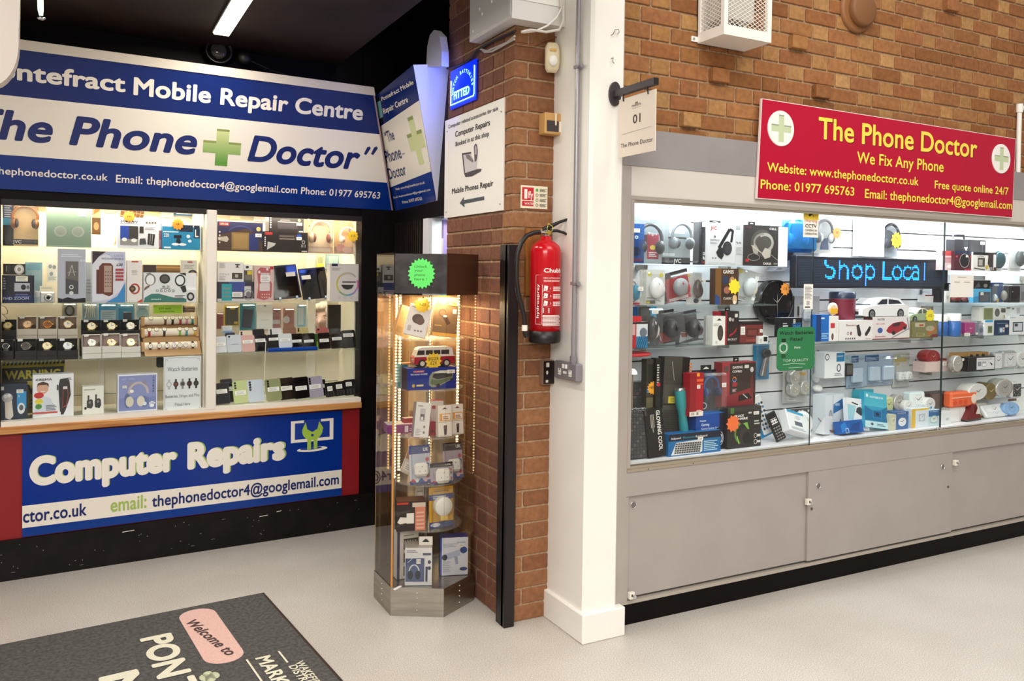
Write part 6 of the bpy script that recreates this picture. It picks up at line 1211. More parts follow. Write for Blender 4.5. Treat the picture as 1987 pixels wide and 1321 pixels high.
for box,c,lab,n,off,zb,ex,front in (
    ((325,432,362),'1E1F2E','navy phone at the back left of the third shelf',0,.12,LC+.02,[],False),((475,617,340),'E8D4BC','cream phone behind the pink phone',2,.14,LC+.02,[],False),((620,747,322),'5A3C28','brown mirror phone in the back row',0,.15,LC+.02,[],True),((790,927,315),'E6E3E0','white phone with three lenses in the back row',3,.15,LC+.03,[],False),((947,1082,302),'8E6450','bronze phone in the back row',0,.16,LC+.03,[],False),((1087,1217,302),'C9B47A','gold phone in the back row by the white post',2,.16,LC+.03,[],False),((1300,1432,310),'B4605E','red-pink phone behind the bronze phone',1,.15,LC+.02,[],False),((1440,1562,312),'2A1F1C','dark brown phone in the back row near the window end',2,.15,LC+.02,[],True),
    ((215,335,402),'D4D6DA','white phone at the left end of the third shelf',0,.06,LC+.005,LBL(.4),False),((340,492,385),'C4CAD2','silver phone with a dark logo spot on the third shelf',1,.06,LC+.005,[('tag',.3,.45,.5,.015,'6A7078')],False),((492,637,388),'D3A6A0','rose pink phone with white label on the third shelf',0,.06,LC+.005,LBL(.5),False),((628,772,382),'1A1416','black phone left of the blue tray',0,.06,LC+.005,LBL(.55),True),
    ((770,908,380),'2A2628','black phone first on the blue tray',0,.08,TRZ,LBL(.55),True),((892,1034,372),'D0D2D6','silver phone second on the blue tray',0,.075,TRZ,LBL(.45),False),((1020,1152,372),'26201F','black phone third on the blue tray',0,.08,TRZ,LBL(.35),True),((1145,1282,368),'1E191B','black phone last on the blue tray',0,.08,TRZ,LBL(.32),True),((1315,1447,362),'4A2E22','bronze mirror phone right of the blue tray',0,.065,LC+.005,LBL(.42),True),((1447,1592,370),'3A2620','dark bronze phone second from the window end',0,.065,LC+.005,LBL(.55),True),((1570,1716,335),'120C0D','large black phone nearest the window end on the third shelf',0,.06,LC+.005,LBL(.62),True)):
    phone('L',4,box,off,zb,lab,c,ex,n,front,rx=-.22,ry=-.03)
b = MB(); s0,s1 = sL(onL(*Q(4,775,545),.04)),sL(onL(*Q(4,1300,545),.04)); b.box(s0,s1,.038,.16,LC+.001,TRZ-.006,mat('0F4FB8',.3)); b.box(s0,s1,.038,.042,LC+.001,TRZ+.004,mat('0F4FB8',.3)); tag(Lput(b.build('display_tray')),'bright blue tray holding four phones on the third shelf','tray')
C_('L',4,(1262,1322,372),.12,LC,'green_pack','narrow green box between the blue tray phones and the bronze phone','box',.03,'2E6A2A',[('r',.5,0,1,.5,'8CC83A')])
C_('L',4,(288,388,292,372),.16,None,'sim_card_box','small white and blue box behind the silver phone','box',.04,'D8DEE6',[('r',0,.1,1,.4,'8AA8D0')])
b = MB(); ps = [onL(*Q(4,740+dx,y),.05) for y,dx in ((450,8),(560,4),(700,-2),(850,-8),(985,-12))]; b.tube([tuple(p) for p in ps],.0012,mat('D8D0C4'),6)
for k in range(44):
    t = k/43*(len(ps)-1); i = min(int(t),len(ps)-2); p = ps[i].lerp(ps[i+1],t-i); b.ell(tuple(p),(.003,.003,.003),mat('F6F0E4',.3),6,4)
tag(b.build('bead_chain'),'thin white bead chain hanging down among the phones in the right bay','bead chain')
# right bay, bottom row
for box,c,lab,n,off,ex,front,keys in (((215,372,905),'2C2A2E','black phone at the left end of the bottom row',1,.05,LBL(.5),True,False),((282,412,862),'6A4A38','brown phone behind the black phone at the bottom left',0,.12,[],True,False),((352,425,890),'3A3238','dark phone with a label behind the lime phone',0,.11,[('tag',.1,.55,.7,.2)],True,False),((412,568,880),'BFC98A','lime green phone with three lenses in the bottom row',3,.05,LBL(.35),False,False),((568,740,872),'C4CDDC','pale blue phone with lenses in the bottom row',4,.05,[],False,False),((762,925,862),'8E9468','olive green phone in the bottom row',3,.06,LBL(.42),False,False),((902,1066,850),'1C181C','black glossy phone right of the olive phone',0,.065,LBL(.42),True,False),((1058,1222,842),'1A171C','dark phone with brown edge left of the lilac phone',0,.07,LBL(.38),True,False),((1210,1372,836),'A59CAE','lilac phone with two lenses in the bottom row',3,.07,LBL(.42),False,False),((1340,1402,865),'181416','black phone partly hidden behind the lilac phone',0,.12,[('tag',.2,.5,.7,.2)],True,False),
    ((1395,1502,900),'1E1A1C','black keypad phone leftmost of three at the window end',0,.06,[('tag',.2,.42,.5,.32)],True,True),((1492,1612,886),'1A1618','black keypad phone in the middle of three at the window end',0,.07,[('tag',.15,.5,.55,.3)],True,True),((1598,1725,866),'161214','black keypad phone rightmost of three at the window end',0,.07,[('tag',.15,.58,.5,.26)],True,True)):
    phone('L',4,box,off,LD+.004,lab,c,ex,n,front,rx=-.26,ry=-.05,keys=keys,group='used phones in the bottom row')
# shop interior seen through the gap, and the person inside
b = MB(); b.box(.2,2.4,1.5,1.52,0,2.6,mat('B9AE9E',.7)); Lput(struct(b,'wall_back'))
area_light('shop_room_lamp',Lpt(1.2,.72,2.3),.8,.3,22,(1,.92,.8))
pe = thing('person','fair-haired person inside the shop glimpsed between the hanging packs in the left window','person')
hc = onL(*Q(4,1385,212),.95); pe.location = hc; pe.rotation_euler = (0,0,-.70)
SK = mat('DDB8A4',.55); b = MB(); nu,nv = 64,44; vs = []
for j in range(nv+1):
    t = PI*j/nv
    for i in range(nu):
        a = 2*PI*i/nu; x,y,z = .074*math.sin(t)*math.cos(a),.092*math.sin(t)*math.sin(a),.118*math.cos(t)
        if z < 0: k = 1-.30*(-z/.118)**1.6; x *= k; y *= (1-.12*(-z/.118))
        fr = max(0,-math.sin(a))**6*max(0,math.sin(t))
        y -= max(0,-math.sin(a))*.024*math.exp(-((z+.024)/.024)**2)*math.exp(-(x/.013)**2)      # nose
        y += .008*fr*math.exp(-((z-.012)/.014)**2)*math.exp(-((abs(x)-.032)/.014)**2)   # eye sockets
        y -= .004*math.exp(-((z+.064)/.01)**2)*math.exp(-(x/.022)**2)
        vs.append((x,y,z))
fs = [(j*nu+i,(j+1)*nu+i,(j+1)*nu+(i+1) % nu,j*nu+(i+1) % nu) for j in range(nv) for i in range(nu)]
b.add(vs,fs,SK,True); b.tube([(0,.01,-.08),(0,.02,-.16),(0,.03,-.2)],[.05,.048,.06],SK,16)
for s in (-1,1): b.ell((s*.075,.005,-.012),(.008,.016,.028),SK,8,8)
b.build('body',pe)
b = MB(); [b.ell((s*.031,-.0735,.010),(.012,.006,.005),mat('D8CFC6',.3),10,8) for s in (-1,1)]; [b.ell((s*.031,-.0785,.010),(.0045,.0018,.0045),mat('3A302C',.1),8,6) for s in (-1,1)]; b.build('eyes',pe); b = MB()
for s in (-1,1): b.tube([(s*.017,-.082,.026),(s*.031,-.081,.031),(s*.045,-.072,.027)],.0028,mat('8A7054',.7),6); b.tube([(s*.019,-.0775,.013),(s*.031,-.0790,.0165),(s*.043,-.072,.012)],.0024,SK,6)
b.build('eyebrows',pe)
b = MB(); b.ell((0,-.086,-.064),(.024,.006,.006),mat('A8605A',.5),12,6); b.build('mouth',pe)
HR = noise_mat('fair_hair','B9A78A','DCCFB4',60,4,.6,stretch=(1,1,.15)); b = MB(); b.ell((0,.020,.045),(.086,.098,.092),HR,20,14); b.ell((-.02,-.058,.083),(.066,.042,.032),HR,16,10); b.ell((.05,-.045,.06),(.032,.04,.05),HR,12,10); [b.ell((s*.076,.03,-.02),(.022,.05,.08),HR,10,10) for s in (-1,1)]; b.build('hair',pe)
b = MB(); b.lathe([(.06,0),(.10,-.025),(.17,-.06),(.20,-.14),(.19,-.5),(.17,-.62)],mat('4A4E5A',.8),24,(0,.04,-.165),'z',.55); b.build('jumper',pe)
b = MB(); hz = hc.z
for s in (-1,1): b.tube([(s*.09,.05,-.70),(s*.1,-.12,-.74),(s*.1,-.32,-.76),(s*.1,-.36,-.84),(s*.1,-.34,-hz+.06),(s*.1,-.36,-hz+.035)],[.09,.085,.07,.062,.045,.04],mat('2A2E3A',.8),12)
b.build('trousers',pe)
b = MB()
for s in (-1,1): b.ell((s*.1,-.40,-hz+.04),(.045,.13,.04),mat('1A1615',.5),12,8)
b.build('shoes',pe)
# side window goods
for (px,py,py2),c,lab,A in (((852,420,463),'7A6AA0','purple and white pack in the small side window behind the lightbox sign',[('r',0,0,1,.5,'E8D8CC'),('e',.5,.25,.3,.15,'E0A080')]),((850,466,487),'9FD8DC','pale turquoise box on the lower shelf of the small side window',[('r',.1,.1,.6,.6,'E8F4F4')])):
    a,c2 = onX(px,py,1.9),onX(px,py2,1.9); zs = 1.666 if py < 450 else 1.426
    b = MB(); b.T = Matrix.Translation((1.90,a.y,zs)) @ Matrix.Rotation(-PI/2,4,'Z'); b.box(-.05,.07,0,.08,0,max(.1,a.z-zs),mat(c)); art(b,.12,max(.1,a.z-zs),A,x0=-.05); tag(b.build('side_window_pack'),lab,'pack')
# ------------------------------------------------------------------ goods in the right showcase
R1,R2,R3 = SL; RM = SM[0]; Q1,Q2,Q3,Q4 = SR; RB = .7425
YP = 3.335
def HS(u,v,s,c1,c2): return ('h',u,v,s,c1,c2)
# left bay, top shelf
C_('R',5,(150,300,268),3.14,R1,'blue_pack','dark blue pack at the left end of the showcase top shelf','pack',.03,'12529C',[('r',.35,.02,1,.6,'143C78'),('o',.5,.66,.12,.04,.05,'D4DCE8'),('e',.5,.3,.3,.12,'0E2444'),('r',.1,.04,.9,.12,'5A2A4A')],ex=[('tag',.3,.78,.4,.1)])
B_('R',5,(245,572,180),3.125,R1,'headset_pack','clear headset pack with red printed insert on the showcase top shelf','headphones',p_head('4A4E52','2E3034',.5,.5,.34),.08,'9AA4AA',[('r',.55,.1,.9,.62,'A82A44'),('t',.57,.6,.06,'Tigra','E4E2E2',{'W': .28}),('e',.72,.34,.09,.05,'E4C84A'),('r',.25,.35,.55,.6,'6A3A48'),('r',.35,.9,.6,.96,'DADEE0'),('g',.6,.15,.85,.26,3,'E4D8DC')])
B_('R',5,(580,862,212),3.12,R1,'headphone_pack','clear blister of grey headphones with a black base next to the red-insert pack','headphones',p_head('7A8286','4A5054',.5,.6,.33),.09,'A4ACB0',[('r',.25,.68,.8,.9,'E4E8EA'),('r',.22,.56,.85,.6,'3A3E42'),('r',0,0,1,.15,'17171A'),('t',.42,.03,.09,'JVC','E8E8E8'),('r',.05,.18,.45,.24,'D8DCDE')])
C_('R',5,(850,944,250),3.14,R1,'bass_headphone_box','narrow black box marked in white beside the white headphone box','box',.06,'2A2A2C',[('t',.2,.22,.07,'DEEP','F0F0F0',{'W': .68,'b': .03}),('t',.2,.12,.07,'BASS','F0F0F0',{'W': .68,'b': .03}),('r',.1,.03,.9,.07,'8A2A2E'),('r',.1,.4,.8,.75,'3E3E42')],ex=[('tag',.06,.88,.5,.1,'F0F0EA','£25')])
C_('R',5,(912,1180,262),3.122,R1,'headphone_box','white box printed with black over-ear headphones on the showcase top shelf','box',.05,'D3D6DA',[('t',.09,.83,.085,'JVC','B8402E',{'b': .03}),('l',.40,.4,.78,.86,.10,'1E1E20'),('l',.78,.86,.90,.82,.08,'1E1E20'),('l',.90,.84,.84,.55,.08,'242426'),('p',[(.3,.3),(.42,.44),(.55,.4),(.58,.22),(.5,.13),(.36,.2)],'262628'),('e',.7,.4,.17,.17,'2E2E30'),('e',.73,.4,.12,.13,'3C3C40'),('e',.25,.67,.025,.03,'2A2A2C'),('t',.08,.57,.035,'DEEPBASS','5A5A60',{'W': .34}),('g',.08,.5,.36,.55,2,'9A9AA0'),('r',0,0,1,.06,'C2C6CA'),('e',.18,.16,.03,.02,'8A8A90'),('e',.28,.16,.03,.02,'8A8A90')],ex=[('tab',.35,.4,.012)])
C_('R',5,(1182,1266,270),3.13,R1,'earphone_box','slim pale box standing between the white and the black headphone boxes','box',.05,'CFD3D8',[('t',.04,.52,.05,'*US','3A3A40',{'W': .55}),('g',.08,.25,.8,.45,6,'A9AEB4'),('r',0,.86,.5,.95,'9AA0A6')])
C_('R',5,(1266,1592,285),3.12,R1,'headset_box','black headset box with a silver headset picture on the showcase top shelf','box',.06,'33302F',[('e',.52,.56,.34,.34,'4E4A46'),('o',.60,.58,.26,.24,.07,'A9A49C',-60,130),('o',.56,.58,.30,.24,.05,'8A857E',90,200),('p',[(.22,.48),(.3,.55),(.42,.4),(.38,.28),(.26,.32)],'A39D94'),('p',[(.5,.3),(.6,.45),(.78,.4),(.76,.22),(.6,.17)],'B9B3AA'),('o',.27,.21,.18,.09,.012,'9A958C'),('l',.2,.5,.5,.32,.02,'C9C3BA'),('l',.78,.28,1,.14,.012,'A9A49C'),('t',.72,.9,.05,'CELL','D8D6D2',{'b': .03,'W': .22}),('t',.55,.03,.055,'CARUS','EDEBE6',{'b': .03,'W': .24}),('r',.86,.04,.98,.08,'8A8680'),('e',.08,.13,.06,.04,'B02A34'),('t',.03,.93,.03,'Trust','B04048',{'W': .14})],ex=[('tab',.3,.2,.018)])
C_('R',5,(1596,1682,302),3.20,R1,'white_carton','small white carton behind the black headset box','box',.06,'F0F0F0',[('g',.1,.55,.9,.8,3,'C4C8CC')])
B_('R',5,(1690,1990,225,545),3.22,None,'blue_bagged_headset','headset in a shiny blue bag hanging behind the camera warning sticker','headset',p_head('3A90C0','1E5A8A',.4,.6,.3),.05,'1E5A86',[('r',.1,.1,.9,.5,'184A74'),('e',.3,.5,.2,.16,'6AA8C4')],cover=BLUEBAG,ex=[('peg',.06)])
k = thing('digital_wall_clock','grey wall clock with blue display hanging half behind the black headset box','clock'); w,h,loc,_ = fit('R',5,(1500,1745,450,785),3.28); k.location = loc
b = MB(); P = [(w*.5*math.cos(a)*.92+.01,h*.56+h*.44*math.sin(a)) for a in [(-.62+2*PI*.80*j/22) for j in range(23)]]
b.flat([(-w*.35,0),(w*.05,.0),(w*.3,h*.12)]+P[::1],0,mat('A9ABB4',.35),.05); b.build('case',k); b = MB(); b.flat([(u*.8+.004,h*.56+(v-h*.56)*.82) for u,v in P],-.002,mat('2A2C38',.3),.002); b.box(-w*.34,w*.16,-.006,-.002,h*.36,h*.74,mat('8E929E',.3)); b.box(-w*.30,w*.12,-.008,-.006,h*.46,h*.70,mat('1C4AB0',.2,0,.5)); b.build('display',k); b = MB(); [b.flat([(-w*.2+j*.012,.008),(-w*.2+j*.012+.005,.008),(-w*.14+j*.012+.008,h*.1),(-w*.14+j*.012+.003,h*.1)],-.001,'k') for j in range(3)]; b.build('speaker_slots',k); b = MB(); b.box(w*.38,w*.48,-.003,0,h*.58,h*.68,WHITE); b.build('price_label',k)
# left bay, second shelf
B_('R',5,(165,322,800),3.13,R2,'mouse_pack','white boxed mouse with a blue body at the left end of the second shelf','mouse pack',p_mouse('2E7A9A','C9CED2'),.05,'E4E2E4',[('r',0,0,1,.08,'B8283A'),('o',.5,.5,.33,.42,.05,'5A5E66')],ex=[('tag',.48,.55,.3,.15)])
B_('R',5,(330,572,712),3.12,R2,'mouse_pack','clear white mouse pack with yellow corners on the second shelf','mouse pack',p_mouse('E4E4E6','C9CACC'),.06,'E2E0DC',[('r',0,0,.25,1,'C9C6C0'),('e',.38,.88,.08,.07,'E4CF3A'),('e',.85,.85,.08,.07,'E4CF3A'),('r',.25,.02,.62,.12,'6A6A5A'),('r',.25,.03,.4,.09,'D8C63A'),('g',.27,.16,.7,.22,2,'8A8A88'),('l',.72,.12,.84,.08,.02,'9A9A9A')])
B_('R',5,(580,845,760),3.12,R2,'gaming_mouse_pack','red gaming mouse box tilted to the left on the second shelf','mouse pack',p_mouse('8E9094','B02030'),.07,'B01C28',[('r',0,.8,1,1,'3A3638'),('r',0,0,.12,1,'2A2628'),('r',.2,.02,.9,.12,'D8C8C8'),('e',.7,.38,.08,.06,'E4B8A8')],ry=-.22)
B_('R',5,(770,915,738),3.17,R2,'mouse_pack','white pack with a dark brown mouse standing behind the red mouse box','mouse pack',p_mouse('4A3A34','2E2624'),.05,'EAE8E4',[('e',.1,.9,.12,.06,'E4CF3A'),('e',.65,.1,.18,.08,'3A3A44')],ex=[('tag',.62,.7,.2,.1)])
C_('R',5,(985,1208,700),3.12,R2,'game_box','brown and gold game box with a blank yellow star on the second shelf','box',.04,'4E3626',[('r',0,0,.25,1,'7A5428'),('p',[(0,.3),(.2,.2),(.22,0),(0,0)],'2E4A86'),('t',.32,.86,.1,'GAMES','E9E4DA',{'W': .46,'b': .03}),('e',.42,.68,.12,.12,'2E3A5A'),('e',.72,.64,.12,.14,'B9906A'),('r',.3,.2,.7,.5,'3A2A24'),('e',.5,.4,.14,.1,'A96A5A'),('t',.35,.14,.06,'CLASSIC','E9E4DA',{'W': .36,'b': .02}),('e',.84,.15,.1,.12,'E4C090'),('e',.84,.06,.08,.05,'F0E4D0')],ex=[('star',.8,.5,.27,'F2E22E',9)])
B_('R',5,(1222,1440,738),3.115,R2,'mouse_pack','white mouse box with yellow tab tilted right at the end of the second shelf','mouse pack',p_mouse('C9D2D6','E4DCC8'),.06,'D8DCDC',[('r',0,0,.15,1,'B4B8BA'),('e',.2,.9,.1,.07,'E4CF3A'),('l',.45,.7,.62,.2,.04,'EDE4D0'),('l',.6,.75,.82,.25,.04,'EDE4D0'),('g',.3,.05,.6,.15,3,'8A8A8A')],ry=.2)
w,h,loc,_ = fit('R',5,(1408,1752,825,1232),3.27); k = thing('black_wall_clock','large round black wall clock with orange star on the showcase back panel','clock',loc); R_ = (w+h)/4
b = MB(); b.lathe([(R_*.92,.065),(R_,.05),(R_,.0),(R_*.95,-.004),(R_*.93,.004)],mat('0D0A0E',.2),44,(0,0,h/2),'y'); b.build('case',k); b = MB(); b.lathe([(R_*.93,.003),(0,.0025)],mat('0A080B',.12),44,(0,0,h/2),'y')
for j in range(12):
    a = j*PI/6; b.text(str(j or 12),R_*.75*math.sin(a),h/2+R_*.75*math.cos(a)-.008,.016,mat('2E2C38',.4),.0018,al='c',bold=-.005)
b.build('dial',k); b = MB(); 
for a,L_,c in ((.75,.72,'B9AFA8'),(3.1,.8,'6A6460'),(-.95,.35,'B9AFA8'),(0.0,.45,'8A8480')): dx,dz = math.sin(a),math.cos(a); b.flat([(-dz*.002,h/2+dx*.002),(dz*.002,h/2-dx*.002),(dx*L_*R_,h/2+dz*L_*R_)],-.001,mat(c))
b.build('hands',k); extras(k,w,h,.05,[('star',.70,.82,.14,'F29A3E',10,'£12')])
C_('R',7,(50,262,845,1060),3.29,None,'thermostat_box','grey box with a small brown window behind the white paper strip','box',.04,'B4B6BC',[('r',.12,.25,.5,.6,'5E5448'),('t',.24,.7,.05,'K22','6A6C70',{'W': .16}),('r',.15,.02,.5,.18,'8E8678'),('r',.3,.95,.6,.97,'5A5A60')],sc='4A5060')
B_('R',7,(128,245,925,1070),3.24,None,'clear_bag','small clear bag hanging below the white paper strip','bag',p_plug('D8DADC',1),.03,'C4C8CC',[],cover=BAG,ex=[('peg',.06)])
for nm,lab,z,box,A,ex in (('camera_sticker','yellow and white camera warning sticker on the showcase glass',5,(1835,1980,125,400),[('r',0,.62,1,1,'F0CF3E'),('p',[(.3,.78),(.55,.9),(.64,.84),(.4,.72)],'1E1A18'),('l',.56,.8,.7,.72,.03,'1E1A18'),('t',.5,.53,.11,'Warning','D9884A',{'al': 'c','W': .8}),('t',.5,.34,.12,'CCTV','3A332E',{'al': 'c','W': .76,'b': .03}),('t',.5,.21,.07,'CAMERAS IN','4A423C',{'al': 'c','W': .8}),('t',.5,.09,.07,'OPERATION','4A423C',{'al': 'c','W': .8})],[]),('paper_strip','narrow white printed paper strip on the showcase glass under the camera sticker',5,(1838,1926,850,1092),[('g',.12,.4,.9,.92,9,'8A8A8C'),('r',.3,.16,.66,.33,'B4B4B4'),('r',.15,.06,.7,.11,'3A3A3A')],[]),
        ('green_sign','green watch batteries fitted sign on the showcase glass',6,(1235,1517,212,535),[('t',.5,.83,.085,'Watch Batteries','12241A',{'al': 'c','W': .9,'b': .02}),('t',.5,.68,.085,'Fitted','12241A',{'al': 'c','W': .32,'b': .02}),('t',.45,.50,.06,'Here','C4D8C8',{'W': .16}),('o',.16,.53,.1,.11,.02,'C9DCCE'),('o',.16,.53,.12,.14,.012,'9CC0A6'),('r',.11,.66,.22,.74,'12301C'),('r',.11,.30,.22,.38,'1E4A2C'),('t',.15,.2,.06,'TOP QUALITY','B4CDB9',{'W': .68}),('l',.15,.14,.45,.16,.01,'B4CDB9'),('l',.4,.16,.75,.13,.01,'B4CDB9'),('g',.3,.05,.7,.09,1,'8AB096')],[]),
        ('leaflet','white information leaflet stuck on the showcase glass at the right divider',9,(245,490,733,972),[('g',.3,.88,.7,.92,1,'8A8A8C'),('g',.15,.66,.42,.72,1,'8A8A8C'),('g',.58,.66,.85,.72,1,'8A8A8C')],[])):
    w,h,loc,_ = fit('R',z,box,3.0445); b = MB()
    if nm == 'green_sign':
        r = w*.1; P = []
        for cu,cv,a in ((w/2-r,h-r,0),(-w/2+r,h-r,90),(-w/2+r,r,180),(w/2-r,r,270)): P += [(cu+r*math.cos(math.radians(a+j*22.5)),cv+r*math.sin(math.radians(a+j*22.5))) for j in range(5)]
        b.flat(P,-.002,mat('2F7A4C',.3),.003); art(b,w,h,A,-.002)
    else: b.box(-w/2,w/2,0,.0008,0,h,mat('F1EFE8',.5)); art(b,w,h,A)
    tag(put(b.build(nm),loc,(0,0,0)),lab,'sign' if 'sign' in nm else 'sticker' if 'sticker' in nm else 'paper')
# left bay, third shelf
C_('R',11,(190,300,130),3.22,R3,'blue_carton','white and blue carton at the back left of the third shelf','box',.05,'1E66B0',[('r',0,.5,.45,1,'E2E6E8'),('r',0,.1,.4,.5,'C9D2D8')])
C_('R',11,(60,345,372),3.13,R3,'torch_gift_box','red, white and blue striped box at the left end of the third shelf','box',.05,'D8DCE2',[('r',.05,0,.36,1,'B82A34'),('r',.1,.5,.3,.95,'D8A8A8'),('r',.36,.0,1,.45,'2E7AA8')]+[('l',.36+.11*j,.0,.56+.11*j,.45,.03,'14304A') for j in range(5)]+[('e',.75,.6,.2,.18,'6A7480'),('r',0,.93,1,1,'2A1E1E')])
C_('R',11,(70,245,280,372),3.14,None,'red_box','small plain red box on top of the striped box','box',.05,'CC2A34',[('r',0,0,1,.2,'A81E28')])
B_('R',11,(340,632,130),3.12,R3,'mouse_pack','grey pack with a black and silver mouse and bright blue corner on the third shelf','mouse pack',p_mouse('3A3638','D4C9C4'),.07,'4A4844',[('p',[(0,.2),(.2,.35),(.12,.55),(0,.5)],'2AA4DC'),('p',[(.65,1),(1,1),(1,.6),(.85,.55),(.68,.7)],'2AA4DC'),('t',.8,.7,.07,'LED','E4F2F8',{'W': .15}),('r',0,.03,.9,.1,'2A4A5A'),('t',.03,.08,.04,'WIRED MOUSE','E4E8EA',{'W': .6})],ex=[('tag',.25,.84,.34,.1)])
B_('R',11,(650,1020,225),3.12,R3,'mouse_pack','dark gaming mouse blister with red ribbed base left of the silver one','mouse pack',p_mouse('17121A','2E2A34'),.10,'241C20',[('p',[(.25,.05),(.75,.05),(.7,.32),(.3,.34)],'A82A2E'),('l',.3,.12,.72,.12,.01,'5A1216'),('l',.3,.2,.7,.2,.01,'5A1216'),('l',.22,.5,.35,.1,.03,'E4DCD4')],ry=-.12)
B_('R',11,(1010,1385,240),3.118,R3,'mouse_pack','gaming mouse blister with a silver and red front tilted on the third shelf','mouse pack',p_mouse('141018','3A1A1E'),.10,'3A3640',[('p',[(.15,.05),(.95,.12),(.85,.35),(.6,.3),(.25,.38)],'C9CDD2'),('p',[(.2,.36),(.55,.3),(.5,.18),(.3,.2)],'9A2228')],ry=-.14)
C_('R',11,(1310,1395,275),3.17,R3,'green_pack','grey and lime green pack behind the white oval gadget box','pack',.03,'B4B6B6',[('r',.2,.3,1,.8,'B4C04A')])
C_('R',11,(1390,1592,275),3.13,R3,'bluetooth_box','white box printed with a dark oval gadget on the third shelf','box',.05,'EEEDE8',[('p',[(.3,.85),(.7,.85),(.5,.93)],'3A342E'),('g',.05,.66,.55,.76,3,'A9A8A2'),('e',.6,.42,.23,.27,'3A342E'),('e',.6,.42,.15,.2,'4E463E'),('e',.3,.1,.08,.05,'C9C6C0')])
C_('R',6,(800,848,95),3.16,R3,'red_carton','narrow red carton edge behind the black earphone box','box',.05,'B01E2E',[('r',.1,.1,.8,.6,'8E1624')])
C_('R',6,(845,948,92),3.13,R3,'earphone_box','black and red box marked backlit on the third shelf','box',.05,'2E2222',[('r',0,0,.12,1,'A01E2A'),('e',.35,.76,.1,.06,'C9C4C0'),('e',.55,.74,.07,.05,'B9B4B0'),('p',[(.3,.3),(.6,.36),(.85,.52),(.8,.4),(.55,.3),(.3,.24)],'B02A30'),('t',.2,.13,.06,'BACKLIT','E4DCD8',{'W': .66})],ex=[('tab',.35,.36,.018),('tag',.68,.82,.2,.1)])
C_('R',6,(948,1128,170),3.14,R3,'radio_box','dark red box printed with a radio next to the black and red box','box',.05,'4A2422',[('r',0,.88,1,1,'241C1C'),('r',.04,.06,.96,.84,'7A3430'),('r',.3,.3,.8,.7,'5A2A26'),('r',.36,.4,.74,.62,'7E4038'),('r',.3,.1,.7,.2,'8E4A40')],ex=[('tag',.06,.42,.18,.36),('tag',.86,.5,.12,.15)])
C_('R',6,(1098,1168,280),3.12,R3,'white_gadget','small white gadget with a dark square at the end of the third shelf','gadget',.03,'EDEDEA',[('r',.5,.3,.9,.9,'2A2426'),('e',.2,.4,.12,.3,'C9C9C6')])
C_('R',16,(310,572,372,620),3.13,None,'blue_black_box','black and blue box poking out above the green sign','box',.05,'151318',[('r',.5,.05,.96,.75,'1C4E86'),('t',.56,.28,.34,'DK','3E90D0',{'W': .36,'b': .03}),('r',.05,.55,.3,.62,'E4E4E4'),('r',.05,.68,.25,.73,'C9C9C9')],tc='8A8A90',ex=[('tag',.55,.7,.1,.22),('peg',.15)])
# left bay, bottom
for box,lab,cv in (((-10,250,270,610),'upper bagged keyboard at the left end of the showcase floor',3.20),((-10,262,600,1180),'lower bagged keyboard standing at the left corner of the showcase floor',3.10)):
    w,h,loc,_ = fit('R',12,box,cv,RB if cv < 3.15 else None); t = thing('bagged_keyboard',lab,'keyboard',loc,(-.06,0,0),'bagged keyboards'); b = MB(); b.box(-w/2,w/2,.006,.03,0,h,mat('15110E',.5)); b.build('body',t); b = MB()
    n,m_ = int(w/.017),int(h/.017)
    for i in range(n):
        for j in range(m_): b.cbox(-w/2+.004+i*.017,-w/2+.004+i*.017+.0125,0,.008,.006+j*.017,.006+j*.017+.0125,mat('2E2824' if (i*7+j*3) % 5 else '5A5048',.3),.002)
    b.build('keys',t); b = MB(); b.cbox(-w/2-.003,w/2+.003,-.006,.034,0,h+.006,BAG,.006); b.build('clear_cover',t)
C_('R',12,(285,500,610),3.09,RB,'gaming_keyboard_box','tall black keyboard box with large white vertical lettering leaning at the left','box',.05,'171310',[('r',.0,.9,.1,1,'4A443C')],ry=-.10,rx=-.05)
kb = [o for o in bpy.data.objects if o.name.startswith('gaming_keyboard_box')][-1]
w,h,loc,_ = fit('R',12,(285,500,610),3.09,RB); b = MB(); b.T = Matrix.Rotation(PI/2,4,'Y'); b.text('GLOWING COOL',-h*.97,w*.12,.022,mat('EDEAE4',.4),-.001,W=h*.86,bold=.03); [b.flat([(-h*.9,-w*.06-j*.008),(-h*(.62-.1*(j % 2)),-w*.06-j*.008),(-h*(.62-.1*(j % 2)),-w*.06-j*.008+.004),(-h*.9,-w*.06-j*.008+.004)],-.001,mat('B4AEA6')) for j in range(3)]; b.T = None; b.build('lettering',kb)
tag(kb.children[0],'white vertical lettering')
C_('R',12,(252,365,-20),3.16,RB,'keyboard_box','dark keyboard box with a yellow and orange starburst behind the tall black one','box',.04,'3E3A30',[('r',.0,.45,1,.6,'6A6448'),('r',.1,.7,.9,.95,'2A2620'),('r',.05,.65,.5,.7,'3A78B0')],ex=[('star',.62,.70,.6,'F2A82E',13,'NEW')])
C_('R',12,(368,425,-30),3.14,RB,'keyboard_box','slim black keyboard box with small white letters beside the starburst','box',.04,'1A1614',[('g',.2,.72,.7,.95,9,'C9C4BE'),('e',.6,.73,.35,.02,'C01E2A')])
